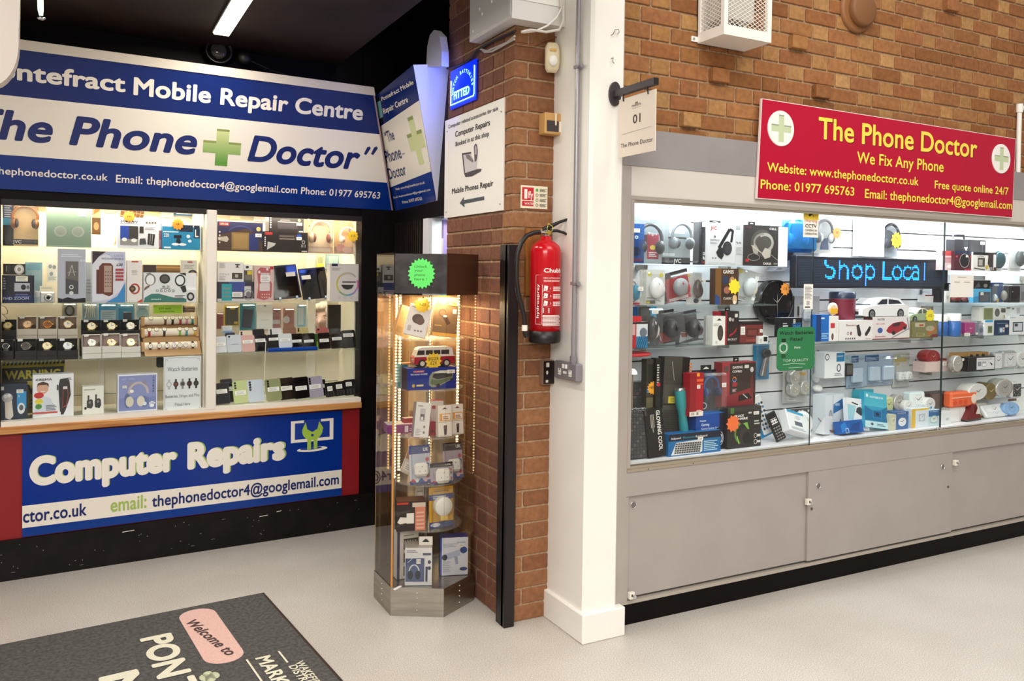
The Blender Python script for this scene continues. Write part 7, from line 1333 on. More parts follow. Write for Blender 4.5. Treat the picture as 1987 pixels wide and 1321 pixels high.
C_('R',12,(425,735,-35),3.20,RB,'mechanical_keyboard_box','tall dark keyboard box with orange side letters and blank yellow card','box',.05,'2E2A26',[('r',.0,.55,.7,1,'4A463E'),('l',.3,.95,.42,.75,.015,'C9C4BA'),('r',.05,.5,.7,.7,'57524A'),('r',.74,.68,1,1,'231815'),('r',.02,.0,.75,.48,'55524A')]+[('r',.06+.055*i,.03+.024*j,.095+.055*i,.045+.024*j,'3A3630') for i in range(11) for j in range(17)]+[('g',.84,.72,.96,.96,7,'E07A2E')],ex=[('tag',.22,.5,.55,.075,'F0D82E')],ry=.05)
t = thing('teal_torch','teal ribbed torch pack standing right of the tall dark keyboard box','torch'); w,h,loc,_ = fit('R',12,(690,800,335),3.14,RB); t.location = loc; t.rotation_euler = (-.04,-.12,0)
b = MB(); b.lathe([(w*.38,0),(w*.42,h*.25),(w*.34,h*.3),(w*.42,h*.36),(w*.36,h*.62),(w*.46,h*.7),(w*.5,h*.78),(w*.5,h*.97),(w*.46,h)],mat('2E8E92',.35),20); b.build('body',t); b = MB(); b.lathe([(w*.505,h*.97),(w*.505,h*1.0),(w*.44,h*1.01)],mat('A9ACAA',.2,.8),20); b.build('head_ring',t)
C_('R',12,(780,946,150,675),3.10,None,'red_slim_box','tall glossy red box with a white bottom label among the gaming boxes','box',.05,'A81220',[('r',.0,0,1,.11,'EDE4DC'),('r',.0,.11,.45,1,'8E0E1A'),('r',.5,.92,.7,1,'F0A02E'),('r',.5,.8,.98,.86,'E4602E'),('r',.5,.72,.98,.76,'D8502A'),('g',.5,.12,.9,.16,1,'E8D4CC'),('r',.1,.03,.35,.09,'B9B4AC'),('r',.5,.03,.65,.09,'9A948C')],ex=[('tag',.5,.64,.24,.08,'F1EDE6','£5')])
B_('R',12,(930,1270,130,642),3.12,None,'gaming_headset_box','black and blue gaming headset box with green lettering behind the red slim box','box',p_head('2A4A86','14224A',.52,.62,.26),.08,'16141C',[('t',.0,.57,.09,'GAME','C9D88A',{'W': .36,'b': .03}),('g',.02,.5,.3,.55,2,'B9C89A'),('p',[(.3,1),(.5,.6),(.55,.2),(.8,.6),(.7,1)],'26365A'),('p',[(.15,.1),(.35,.45),(.42,.4),(.3,.1)],'1E58C0'),('r',.7,.78,1,.98,'0E0C10'),('t',.72,.87,.06,'G5AAR','EDEDED',{'W': .26,'b': .02}),('o',.44,.13,.11,.085,.025,'DADADA')],ex=[('tab',.28,.38,.03),('tag',.7,.62,.15,.1)])
C_('R',12,(1172,1580,15,560),3.15,None,'gaming_combo_box','red gaming combo box with a black mouse picture at the back of the showcase floor','box',.06,'8E3436',[('r',.22,.05,1,.97,'3A2E2A'),('r',.0,.0,.22,1,'A03A3E'),('p',[(.1,.25),(.9,.42),(.95,0),(.1,0)],'8A2E32'),('p',[(.86,.3),(.96,.3),(.9,.72),(.84,.6)],'6A2A2C'),('t',.3,.86,.055,'GAMING','E4DEDA',{'W': .3,'b': .03}),('t',.3,.77,.05,'COMBO','E4DEDA',{'W': .28,'b': .03}),('o',.36,.62,.06,.06,.02,'5A9AD8'),('o',.36,.62,.06,.06,.02,'E4803A',0,180),('e',.88,.82,.05,.06,'C9C9C9'),('r',.3,.46,.44,.56,'A03038'),('g',.3,.34,.42,.42,3,'D8B4B0'),('p',[(.48,.12),(.9,.18),(.78,.3),(.5,.26)],'2A2020'),('l',.62,.28,.76,.18,.02,'D8D0CC'),('r',.05,.8,.18,.92,'5A4A48')],tc='B04A4A',ex=[('tab',.5,.16,.02),('tag',.66,.86,.12,.07)])
C_('R',12,(850,1325,640),3.12,RB,'speaker_set_box','bright blue speaker set box with two round white speaker prints','box',.08,'12489A',[('r',.6,0,1,1,'171A2E'),('t',.1,.8,.05,'Computer','E4ECF4',{'W': .16}),('t',.14,.68,.07,'Gaming','E4ECF4',{'W': .2,'b': .02}),('t',.14,.58,.055,'Gaming Speaker Set','E4ECF4',{'W': .42,'b': .01}),('g',.14,.5,.5,.54,1,'A9C4E4')]+[o_ for u in (.62,.87) for o_ in (('r',u-.1,.02,u+.1,.6,'101424'),('o',u,.3,.085,.19,.012,'D8DCE4'),('e',u,.3,.06,.13,'D8DCE4'),('e',u,.3,.04,.09,'14161E'),('e',u,.3,.015,.04,'F0F0F0'))],tc='2E78C8')
C_('R',12,(515,1152,872),3.085,RB,'keyboard_carton','low blue keyboard box printed with a white keyboard at the front of the showcase','box',.06,'1668A4',[('r',0,.68,1,1,'141A2E'),('t',.05,.76,.09,'InSpand','E8ECEF',{'W': .18,'sh': .2}),('t',.27,.76,.1,'Bluetooth','2A98B0',{'W': .22,'b': 0}),('t',.51,.76,.1,'Keyboard','E8E4D8',{'W': .22}),('p',[(.05,.04),(.14,.60),(.64,.66),(.64,.1),(.6,.04)],'E2E4E4'),('g',.67,.1,.95,.6,6,'B9DCEC')]+[('r',.11+.043*i+.006*j,.1+.1*j,.145+.043*i+.006*j,.17+.1*j,'4A4440') for i in range(11) for j in range(5)],ex=[('tag',.55,.6,.1,.16,'F1EDE6','£20')])
C_('R',12,(1240,1648,562),3.10,RB,'headphone_box','black headphone box with lime green headband print and orange star','box',.06,'2A2725',[('r',0,.9,1,1,'3A3732'),('r',.08,.86,.18,1,'4A7A2E'),('t',.2,.76,.06,'BLACK','E4E2DE',{'W': .28,'b': .04,'sh': .2}),('t',.24,.69,.06,'SHARK','E4E2DE',{'W': .36,'b': .04,'sh': .2}),('o',.46,.36,.26,.28,.05,'5E8A3A',110,250),('p',[(.44,.6),(.58,.62),(.64,.44),(.58,.46),(.5,.56)],'7EB04A'),('e',.5,.28,.18,.2,'383530'),('e',.56,.24,.12,.15,'1E1C1A'),('l',.28,.3,.34,.1,.02,'A8D85A'),('g',.78,.55,.96,.68,2,'C9C6C0'),('o',.83,.27,.05,.06,.012,'D8D4CE'),('r',.87,.24,.98,.3,'D8D4CE'),('o',.83,.12,.05,.06,.012,'D8D4CE'),('r',.87,.09,.98,.15,'D8D4CE'),('r',.6,.83,.7,.87,'C9C6C0')],ex=[('tag',.76,.79,.16,.08),('star',.14,.62,.20,'F2743A',10)])
b = MB(); p = onY(*Q(11,200,920),3.12); b.lathe([(.10,0),(.11,.004),(.105,.012)],mat('C02A30',.4),30,(2.30,3.20,p.z)); tag(b.build('red_disc'),'red round lid standing on a stalk at the left wall of the showcase','lid')
b = MB(); b.cyl((2.30,3.2,p.z),(2.30,3.2,RB+.001),.006,mat('8A7A6A',.4)); b.build('stalk',bpy.data.objects[[o.name for o in bpy.data.objects if o.name.startswith('red_disc')][-1]])
t = thing('small_lamp','small white dome lamp at the left wall of the showcase above the keyboards','lamp'); p = onY(*Q(11,105,1135),3.13); t.location = (p.x,3.13,p.z-.02); b = MB(); b.lathe([(.022,0),(.02,.012),(.012,.022),(.0,.026)],mat('F2EFE8',.4,0,.6),18); b.build('shade',t); b = MB(); b.cyl((0,0,0),(0,0,RB-p.z+.02),.003,mat('8A7A6A')); b.build('stem',t)
# hanging goods beside the divider
B_('R',6,(1098,1215,388,678),3.29,None,'clamp_pack','blue card pack with a black and grey hand tool hanging on the slatwall','tool pack',lambda q,w,h,d: (q.tube([(-w*.1,d*.5,h*.1),(w*.1,d*.5,h*.5),(w*.2,d*.5,h*.6)],[w*.16,w*.14,w*.12],mat('8A8280',.3,.5),8),q.ell((w*.15,d*.5,h*.68),(w*.3,d*.4,h*.13),mat('14100F',.3),12,8)),.04,'1E88BC',[('r',.1,.92,.9,.98,'BFE0EE'),('r',0,.85,1,.87,'0E5A8A')],ex=[('peg',.02)])
B_('R',6,(1330,1512,530,790),3.26,None,'puck_light_pack','clear pack of three round silver puck lights hanging below the green sign','light pack',p_puck,.05,'C4C2BE',[('r',.5,.78,.95,.88,'D8A83A'),('g',.15,.06,.6,.2,3,'F0F0EE'),('r',.4,.94,.8,1,'5A4A44')],ex=[('peg',.04)])
w,h,loc,_ = fit('R',6,(1135,1235,742),3.20,RB); t = thing('remote_control','white remote control on a blue card leaning at the front of the showcase','remote control',loc,(-.2,-.28,0)); b = MB(); b.box(-w/2-.012,w/2-.012,.014,.017,0,h*.75,mat('2A90C8')); b.build('backing_card',t); b = MB(); b.cbox(-w*.32,w*.32,0,.012,.012,h,mat('E9E9E6',.35),.004); b.build('body',t); b = MB(); [b.cyl((-w*.2+i*w*.2,-.0015,h*.2+j*h*.1),(-w*.2+i*w*.2,.0005,h*.2+j*h*.1),w*.075,mat('5A82A8' if (i+j) % 2 else '3A4048'),n=10) for i in range(3) for j in range(7)]; b.build('buttons',t)
w,h,loc,_ = fit('R',6,(1232,1322,868),3.12,RB); t = thing('remote_control','black remote control leaning beside the white one at the front of the showcase','remote control',loc,(-.3,-.30,0)); b = MB(); b.cbox(-w*.4,w*.4,0,.012,0,h*1.05,mat('161214',.3),.004); b.build('body',t); b = MB(); [b.cbox(-w*.28+i*w*.2,-w*.14+i*w*.2,-.0015,0,h*.06+j*h*.1,h*.11+j*h*.1,mat('8A8480' if j < 5 else '3A3638'),.0007) for i in range(3) for j in range(8)]; b.box(-w*.25,w*.25,-.001,0,h*.62,h*.82,mat('D8D8D4')); b.build('buttons',t)
C_('R',6,(1348,1488,828,930),3.22,None,'alarm_card','dark grey card with white squares behind the white alarm box','card',.01,'4A4A4E',[('r',.06+.16*i,.12+.3*j,.16+.16*i,.3+.3*j,'C9CCCE') for i in range(6) for j in range(3) if (i+j) % 3],rx=-.1,ex=[('peg',.1)])
w,h,loc,_ = fit('R',8,(0,215,925),3.09,RB); t = thing('alarm_box','white alarm box with blue lid lying tilted at the glass divider','box',loc,(-.5,.28,.1)); b = MB(); b.cbox(-w/2,w/2,0,.05,0,h,mat('E6E8EA',.4),.003); art(b,w,h,[('r',.05,.86,.8,.99,'3E9AC4'),('r',.3,.3,.65,.5,'5A646E'),('g',.1,.1,.8,.22,2,'9AA4AC'),('e',.5,.7,.12,.1,'C4CCD2')]); b.build('carton',t)
w,h,loc,_ = fit('R',8,(95,232,898,1035),3.14,None); t = thing('alarm_dome','round white alarm dome standing behind the tilted alarm box','alarm',loc,(-.3,0,0)); b = MB(); b.lathe([(w*.5,.03),(w*.5,.012),(w*.42,.0),(w*.2,-.006),(0,-.007)],mat('EDF0F2',.35),28,(0,0,h/2),'y'); b.build('dome',t); b = MB(); b.lathe([(w*.1,-.006),(w*.1,-.010),(0,-.0105)],mat('C4D0D8',.3),16,(0,0,h*.62),'y'); b.cyl((0,.03,h*.3),(0,.035,RB-loc.z),.012,mat('C9CDD0')); b.build('sensor_button',t)

# middle bay, top row
B_('R',7,(258,452,180,482),3.24,None,'headset_bag','bagged grey headset with an orange star just right of the camera sticker','headset',p_head('5A5650','C9C4BA',.45,.6,.34),.06,'BDB9B0',[('e',.6,.66,.3,.22,'A9A49A'),('p',[(.4,.1),(.8,.1),(.75,.45),(.5,.4)],'3A4464'),('r',0,0,1,.1,'B4AC9E')],cover=BAG,ex=[('star',.76,.57,.2,'F0803A',9,'£8'),('peg',.04)])
C_('R',7,(608,812,192,512),3.27,None,'white_headset_box','tall white box with pale print hanging right of the bagged headset','box',.05,'F0F1F2',[('e',.4,.62,.3,.2,'E0E2E4'),('l',.4,.62,.6,.62,.02,'9AA0A6'),('g',.3,.1,.85,.2,2,'C4C8CC')],ex=[('peg',.02)])
B_('R',7,(820,992,252,512),3.26,None,'dark_headset_pack','black headset pack with a yellow star above the blue lit sign','headset',p_head('2E3034','1A1A1C',.5,.66,.38),.06,'A9AEB0',[('r',.0,0,1,.35,'B9BEC0'),('e',.5,.58,.4,.3,'2A2C30')],cover=BAG,ex=[('star',.52,.53,.28,'E4CC2E',10,'ONLY|£10'),('peg',.02)])
# LED message board
mb_ = thing('message_board','dark LED message board with glowing blue words inside the showcase','LED board'); PB_ = Pl((0,3.20,0),(1,0,0),(0,0,1)); q = [PB_.uv(*Q(7,*p)) for p in ((62,762),(1348,798),(1345,545),(70,492))]
x0,x1,z0,z1 = (q[0][0]+q[3][0])/2,(q[1][0]+q[2][0])/2,(q[0][1]+q[1][1])/2,(q[2][1]+q[3][1])/2; mb_.location = (0,3.20,0)
b = MB(); b.cbox(x0,x1,0,.05,z0,z1,mat('141722',.4),.004); [b.box(x-.004,x+.004,.05,.1388,z1-.03,z1-.01,mat('8A8A8C',.3,.6)) for x in (x0+.1,x1-.1)]; b.build('housing',mb_)
tx0,tz0 = PB_.uv(*Q(7,305,695)); tx1,_z = PB_.uv(*Q(7,1150,718)); zt = PB_.uv(*Q(7,350,520))[1]
def arc(cx,cz,rx,rz,a0,a1,n=12): return [(cx+rx*math.cos(math.radians(a0+(a1-a0)*k/n)),cz+rz*math.sin(math.radians(a0+(a1-a0)*k/n))) for k in range(n+1)]
STROKES = [arc(.045,.76,.043,.22,40,270)+arc(.045,.28,.045,.26,90,-140),[(.135,0),(.135,1)],arc(.177,.38,.04,.26,180,0)+[(.217,0)],arc(.305,.33,.046,.31,0,360),[(.388,-.3),(.388,.64)],arc(.432,.33,.044,.31,0,360),
    [(.565,1),(.565,.02),(.64,.02)],arc(.705,.33,.046,.31,0,360),arc(.815,.33,.046,.31,50,310),arc(.895,.45,.035,.2,150,0)+[(.932,.02)],arc(.897,.2,.036,.19,20,340),[(.995,0),(.995,1)]]
segs_ = [((tx0+a[0]*(tx1-tx0),tz0+a[1]*(zt-tz0)),(tx0+c[0]*(tx1-tx0),tz0+c[1]*(zt-tz0))) for st_ in STROKES for a,c in zip(st_,st_[1:])]
def inside(x,z):
    for (xa,za),(xb,zb) in segs_:
        dx,dz = xb-xa,zb-za; t_ = max(0,min(1,((x-xa)*dx+(z-za)*dz)/max(dx*dx+dz*dz,1e-9)))
        if (x-xa-t_*dx)**2+(z-za-t_*dz)**2 < .0068**2: return True
    return False
b = MB(); b2 = MB(); pit = .0088; nx,nz = int((x1-x0-.03)/pit),int((z1-z0-.03)/pit); DOT,LIT = mat('4A5A72',.4),mat('1878FF',.4,0,5.0)
for i in range(nx):
    for j in range(nz):
        px_,pz_ = x0+.018+i*pit,z0+.018+j*pit; on = inside(px_,pz_); s_ = .0033 if on else .0018
        (b2 if on else b).flat([(px_-s_*1.1,pz_-s_),(px_+s_*1.1,pz_-s_),(px_+s_*1.1,pz_+s_),(px_-s_*1.1,pz_+s_)],-.0008,LIT if on else DOT)
b.build('dark_led_dots',mb_); b2.build('lit_led_dots',mb_)
# middle bay, shelf
C_('R',8,(235,350,65),3.13,RM,'blue_slim_pack','tall bright blue pack at the left of the middle shelf','pack',.04,'1468C0',[('r',.05,.84,.6,.9,'D8E8F4'),('g',.4,.1,.9,.35,3,'9CC8EC'),('r',0,0,.35,1,'0E3A72')])
C_('R',8,(348,422,75),3.125,RM,'white_slim_pack','slim white pack with red square on the middle shelf','pack',.03,'F0EFEC',[('r',.1,.52,.6,.72,'C83A40'),('e',.35,.18,.13,.14,'6A4A42'),('l',.75,.3,.75,.8,.02,'A9A9A9')])
b = MB(); w,h,loc,_ = fit('R',7,(342,418,925,1022),3.13,None); b.lathe([(w*.5,.01),(w*.5,0),(w*.3,-.002)],mat('E9C9B0'),12,(0,0,h/2),'y'); b.box(-w*.4,w*.4,-.004,-.002,h*.1,h*.55,mat('F0B82E')); b.cyl((0,.02,h*.4),(0,.1,h*.2),.002,CHROME); b.box(-.003,.003,.004,.008,RM-loc.z,h*.2,WHITE); tag(put(b.build('price_badge'),loc,(0,0,0)),'orange and pink price badge above the slim white pack','price badge')
C_('R',8,(430,708,112),3.12,RM,'speaker_stick_box','white box printed with two dark oval gadgets under the maroon speaker','box',.05,'ECE8E8',[('t',.2,.72,.1,'Beezers','8A3A40',{'W': .3,'b': .01}),('p',[(.5,.75),(.58,.8),(.66,.3),(.62,.18),(.55,.25)],'2E2A2C'),('p',[(.77,.35),(.9,.7),(.95,.65),(.92,.45),(.82,.2),(.77,.24)],'2E2A2C'),('o',.25,.36,.03,.08,.01,'5A4A4A'),('e',.34,.36,.025,.09,'7A4A44'),('g',.78,.05,.96,.09,1,'8A3A40')]+[('e',.19+.065*j,.1,.02,.05,'5A5456') for j in range(5)],sc='D8D4D4')
b = MB(); w,h,loc,_ = fit('R',7,(468,618,785,1072),3.16,None); loc.z = RM+.088; t = thing('bluetooth_speaker','maroon cylinder speaker with navy top standing on the white box','speaker',loc); b.lathe([(w*.46,0),(w*.48,.004),(w*.49,h*.5),(w*.5,h*.80)],mat('6A0E28',.5),28,(0,w*.5,0)); b.build('body',t); b = MB(); b.lathe([(w*.5,h*.80),(w*.5,h*.97),(w*.45,h)],mat('1E2A40',.3),28,(0,w*.5,0)); b.lathe([(w*.502,h*.792),(w*.502,h*.802)],mat('B9A0A4',.2,.7),28,(0,w*.5,0)); b.build('top_cap',t); b = MB(); b.box(-w*.3,w*.3,w*.3,w*.7,.0,-.001,'k'); b.build('foot',t)
C_('R',8,(708,1022,80),3.125,RM,'toy_car_box','white toy car box printed with a red car below the white model car','box',.06,'E4DEDE',[('r',0,0,1,.04,'7A1A22'),('t',.12,.84,.09,'WUTER','4A4A50',{'W': .2,'b': .02}),('t',.1,.66,.06,'R/C CAR','C83A40',{'W': .22}),('e',.2,.4,.07,.12,'3A5A9A'),('p',[(.36,.38),(.42,.55),(.55,.72),(.8,.78),(.92,.62),(.92,.5),(.6,.22),(.42,.28)],'A02A34'),('p',[(.5,.56),(.58,.7),(.76,.74),(.7,.58)],'3A2A30'),('e',.56,.27,.05,.09,'2A2628'),('e',.86,.48,.045,.08,'2A2628'),('l',.92,.95,.98,.4,.02,'8A8A8E'),('l',.5,.04,.98,.45,.015,'8A8A8E'),('t',.06,.1,.08,'Speeder','B8646A',{'W': .3,'sh': .2})],sc='A05058')
def car(label,cat,box,off,zb,body,glass,split=None,beetle=False,z=7,ex=()):
    w,h,loc,_ = fit('R',z,box,off,zb); t = thing('model_car',label,cat,loc); D = w*.42
    def shell(prof,zz,m,y0,y1,inset=0):
        b = MB(); n = len(prof); vs = [(x*w,y0+inset,z_*h) for x,z_ in prof]+[(x*w,y1-inset,z_*h) for x,z_ in prof]
        b.add(vs,[tuple(range(n))[::-1],tuple(range(n,2*n))]+[(i,(i+1) % n,n+(i+1) % n,n+i) for i in range(n)],m); return b
    if beetle: lo = [(-.5,.2),(-.49,.42),(-.4,.55),(-.25,.6),(.3,.6),(.44,.48),(.5,.25),(.48,.15),(-.48,.15)]; up = [(-.22,.58),(-.1,.86),(.03,1.0),(.16,.98),(.3,.82),(.4,.56)]; win = [[(-.15,.62),(-.06,.86),(.03,.93),(.05,.62)],[(.08,.62),(.08,.93),(.2,.88),(.3,.62)]]
    else: lo = [(-.5,.18),(-.49,.45),(-.38,.56),(-.2,.64),(.44,.66),(.49,.5),(.5,.2),(.4,.12),(-.42,.12)]; up = [(-.24,.62),(-.08,.95),(.12,1.0),(.34,.93),(.45,.64)]; win = [[(-.16,.66),(-.05,.9),(.06,.92),(.06,.68)],[(.09,.68),(.09,.92),(.3,.86),(.38,.70)]]
    b = shell(lo,0,mat(body,.18),0,D); n = shell(up,0,mat(split or body,.18),0,D,D*.08); n.v,n.f; b.add(n.v,n.f,mat(split or body,.18)); b.build('body',t)
    b = MB(); [b.flat([(x*w,z_*h) for x,z_ in P],D*.08-.0008,mat(glass,.1)) for P in win]; ws = [(up[0][0],up[0][1]),(up[1][0],up[1][1]-.03)]; b.add([(ws[0][0]*w-.001,D*.2,ws[0][1]*h),(ws[0][0]*w-.001,D*.8,ws[0][1]*h),(ws[1][0]*w-.001,D*.8,ws[1][1]*h),(ws[1][0]*w-.001,D*.2,ws[1][1]*h)],[(0,1,2,3)],mat(glass,.1)); b.build('windows',t)
    for xq in (-.30,.31):
        for y in (-.002,D-.012):
            b = MB(); r = h*.23; b.cyl((xq*w,y,r),(xq*w,y+.014,r),r,mat('17151A',.5),n=20); b.cyl((xq*w,y-.0006,r),(xq*w,y,r),r*.68,mat('B9BABE',.2,.8),n=14); b.cyl((xq*w,y-.0009,r),(xq*w,y,r),r*.2,'dg',n=8); b.build('wheel',t)
    b = MB(); b.box(-w*.503,-w*.49,D*.15,D*.85,h*.2,h*.34,mat('2A2A2E')); [b.ell((-w*.485,y,h*.46),(.006,.008,.006),mat('E4E4E8',.1),8,6) for y in (D*.18,D*.82)]; b.build('grille_and_lights',t); extras(t,w,h,.01,ex); return t
zc = [o for o in bpy.data.objects if o.name == 'toy_car_box'][0]
w,h,loc,_ = fit('R',8,(708,1022,80),3.125,RM)
car('white model car standing on the toy car box','model car',(622,1018,857),3.13,RM+h+.001,'E8E8EA','2A2C38')
C_('R',8,(1030,1262,115),3.12,RM,'model_kit_box','olive box printed with toy vehicles at the right of the middle shelf','box',.06,'6E6A44',[('r',.05,.05,.95,.95,'7E7A52'),('p',[(.6,.1),(.95,.4),(.9,.7),(.6,.5)],'B06A3A'),('e',.7,.55,.16,.16,'A9A48A'),('p',[(.68,.05),(1,.05),(1,.2),(.8,.2)],'7A2A34'),('r',.15,.65,.5,.9,'B9B49A'),('r',.3,.7,.45,.8,'B04038'),('r',.2,.1,.5,.3,'A9A06A'),('g',.22,.15,.48,.3,3,'4A4A2E')],tc='4A4630')
w,h,loc,_ = fit('R',8,(1030,1262,115),3.12,RM)
car('cream and green rounded model car with a yellow star on the olive box','model car',(1025,1225,945),3.125,RM+h+.001,'9DB08E','5A6A62','E0DCCB',True,ex=[('star',.82,.45,.2,'F2E02E',12,'£12')])
C_('R',7,(1150,1295,888,950),3.24,None,'wall_plug_box','white box with a dark red top edge behind the rounded model car','box',.05,'E4E4E6',[('r',0,.85,1,1,'6A1420'),('e',.9,.5,.06,.3,'2E2A2E'),('l',.5,.4,.6,.6,.03,'k')],ex=[('peg',.04)])
C_('R',7,(1275,1352,800,960),3.20,None,'black_adaptor','black adaptor block hanging under the right end of the message board','adaptor',.05,'171419',[('r',0,0,.4,1,'2A2228')],ex=[('peg',.08)])
C_('R',7,(1325,1365,805,905),3.16,None,'white_slim_card','narrow white card hanging at the glass divider','card',.02,'E9E9E4',[('r',.3,.3,.7,.6,'C9C4B4')],ex=[('peg',.14)])

# middle bay, hanging goods
B_('R',8,(222,308,402,722),3.28,None,'bulb_pack','blue topped bulb pack hanging at the left of the middle slatwall','bulb pack',lambda q,w,h,d: (q.ell((0,d*.5,h*.45),(w*.3,d*.45,h*.14),mat('DADDE0',.2),14,10),q.ell((w*.1,d*.4,h*.16),(w*.4,d*.5,h*.1),mat('F0F0EE',.3),12,8)),.05,'D8E0E8',[('r',0,.72,1,1,'E4E8EC'),('r',.05,.76,1,.98,'1E86B4'),('e',.7,.7,.12,.06,'8A9AA4')],ex=[('peg',.02)])
C_('R',8,(305,475,405,622),3.22,None,'camera_box','white camera box with two round prints hanging next to the bulb pack','box',.07,'E9ECF0',[('r',.58,.62,.98,.96,'1E7AAC'),('t',.62,.8,.06,'SMART','E4F0F8',{'W': .3}),('o',.12,.82,.1,.13,.03,'3A4048'),('o',.70,.38,.1,.16,.04,'4A5058'),('g',.5,.08,.9,.2,2,'9AA4AC')],sc='D4D9DE',ex=[('peg',.04)])
C_('R',8,(478,548,528,632),3.24,None,'square_adaptor','small black square adaptor hanging right of the white camera box','adaptor',.05,'1E1E20',[('r',.2,.15,.95,.9,'5A5654')],ex=[('peg',.04)],bev=.004)
B_('R',8,(480,552,400,520),3.30,None,'cap_pack','pale turquoise pack hanging behind the square adaptor','pack',None,.02,'A9D4DE',[('e',.5,.5,.3,.3,'D4E8EC')],ex=[('peg',.02)])
for box,lab,n,A in (((550,702,395,668),'blue and white door alarm pack, left of the pair on the slatwall',1,[('r',.02,.78,.65,.98,'1A4E8C'),('g',.06,.82,.6,.94,3,'A9C4E4'),('t',.68,.85,.05,'PIFCO','7A8AA0',{'W': .28}),('e',.86,.36,.07,.045,'1E5AA8'),('o',.5,.33,.14,.2,.03,'1E5AA8',180,360),('g',.1,.03,.9,.1,2,'8A94A4')]),((702,936,385,648),'wider blue and white door alarm pack, right of the pair on the slatwall',2,[('r',.0,.78,.5,.98,'1A4E8C'),('g',.04,.82,.46,.94,3,'A9C4E4'),('t',.6,.86,.06,'ESPIFC','7A8AA0',{'W': .28}),('e',.48,.43,.05,.05,'1E5AA8'),('o',.3,.4,.08,.2,.02,'1E5AA8',180,360),('o',.82,.4,.08,.2,.02,'1E5AA8',180,360),('g',.1,.03,.9,.1,2,'8A94A4')])):
    B_('R',8,box,3.28,None,'door_alarm_pack',lab,'alarm pack',(lambda n: lambda q,w,h,d: [q.cbox((-.3 if n == 1 else (-.42+.5*j))*w,(.25 if n == 1 else (-.04+.5*j))*w,d*.45,d*.95,h*.16,h*.62,mat('C9DAEE',.3),.006) for j in range(n)])(n),.05,'B4CAE4',A,ex=[('peg',.01)])
B_('R',8,(942,1080,375,662),3.28,None,'travel_adaptor_pack','clear pack with yellow trim and two white adaptors hanging right of the alarm packs','adaptor pack',p_plug('ECEEF0',2,.33),.05,'CFD0CC',[('r',0,.8,1,.98,'B4B4A8'),('r',.05,.74,.8,.86,'C9B45A'),('e',.3,.68,.1,.05,'D8B48A'),('e',.7,.68,.1,.05,'E4D8C4')],ex=[('peg',.02)])
C_('R',8,(1150,1340,458,545),3.20,None,'pink_clock_box','pale pink box under the red round alarm clock','box',.08,'D8C0BC',[('r',.62,0,1,1,'CDB8B4'),('r',.05,.1,.5,.9,'DEC9C4')],ex=[('tag',.75,.55,.2,.35,'F1EDE6','£4'),('peg',.04)])
clock('R',8,(1165,1282,345,458),3.20,None,'glossy red round alarm clock on the pale pink box','8E1A1E','6A1014','o',.07,'E4C4B4')
C_('R',8,(1282,1335,415,458),3.22,None,'maroon_block','small maroon block beside the red round alarm clock','box',.04,'7A2426',[('r',0,0,1,.3,'5A181A')])
# middle bay, bottom
C_('R',8,(300,482,722),3.20,RB,'router_box','white and blue box with a grey oval device print on the showcase floor','box',.08,'DCE4EC',[('p',[(.42,.5),(.98,.62),(.98,.9),(.42,.75)],'1E6AA8'),('t',.5,.7,.07,'MINI','D8E8F4',{'W': .25}),('e',.28,.42,.1,.2,'9AA0A4'),('e',.28,.42,.07,.14,'B4B8BA'),('e',.82,.22,.05,.12,'5A646E'),('r',.38,0,.42,1,'C4CED8')],rz=.12)
w,h,loc,_ = fit('R',8,(262,462,905),3.16,RB); t = thing('display_book_box','white box with a brown photo lid lying open at the showcase front','box',loc,(0,.12,.25)); b = MB(); b.add([(-w*.5,0,0),(w*.35,0,0),(w*.5,.06,0),(-w*.4,.06,0),(-w*.25,.02,h),(w*.2,.02,h)],[(0,1,5,4),(1,2,5),(2,3,4,5),(3,0,4),(3,2,1,0)],mat('E0E2E6',.4)); b.build('carton',t)
b = MB(); b.T = Matrix.Translation((.02,-.004,h*.15)) @ Matrix.Rotation(-.9,4,'X'); b.box(-w*.2,w*.42,-.002,0,0,h*1.05,mat('7A4A40',.4)); art(b,w*.6,h,[('r',.05,.55,.7,.95,'5A3A34'),('e',.5,.3,.2,.2,'C9988A'),('e',.8,.3,.15,.25,'D8CFC9'),('g',.08,.6,.6,.9,4,'E4D8D0')],-.002,-w*.2); b.build('photo_lid',t)
C_('R',8,(455,638,955),3.10,RB,'blue_foil_pack','crumpled deep blue pack lying at the showcase front','pack',.05,'0E56A4',[('p',[(.0,.1),(.3,.3),(.2,.9),(0,.7)],'1E7AC8'),('p',[(.4,.2),(.8,.1),(.9,.8),(.5,.7)],'0A4488'),('r',.18,.02,.32,.4,'C9DCEC'),('r',.2,.06,.3,.35,'0E4A90')],rx=-.25)
C_('R',8,(510,690,782),3.13,RB,'adaptor_card_pack','white and turquoise card pack with a black adaptor print leaning on the showcase floor','card pack',.03,'E9EEF0',[('p',[(0,.3),(.0,.8),(.4,.75),(.25,.3)],'9CD0DE'),('p',[(.38,.56),(.62,.45),(.8,.58),(.6,.74),(.44,.7)],'3A3A40'),('l',.2,.86,.5,.8,.04,'k'),('r',.62,.28,.85,.34,'D05A4A'),('g',.3,.06,.9,.2,3,'9AA8B0')],ry=.14,rx=-.2)
C_('R',8,(550,715,676,775),3.27,None,'teal_card','teal tilted card pack behind the turquoise charger pack','card pack',.015,'3EA8BE',[('t',.4,.4,.14,'NOTEBOOK','C9E8EE',{'W': .5})],ry=.04,ex=[('peg',.04)])
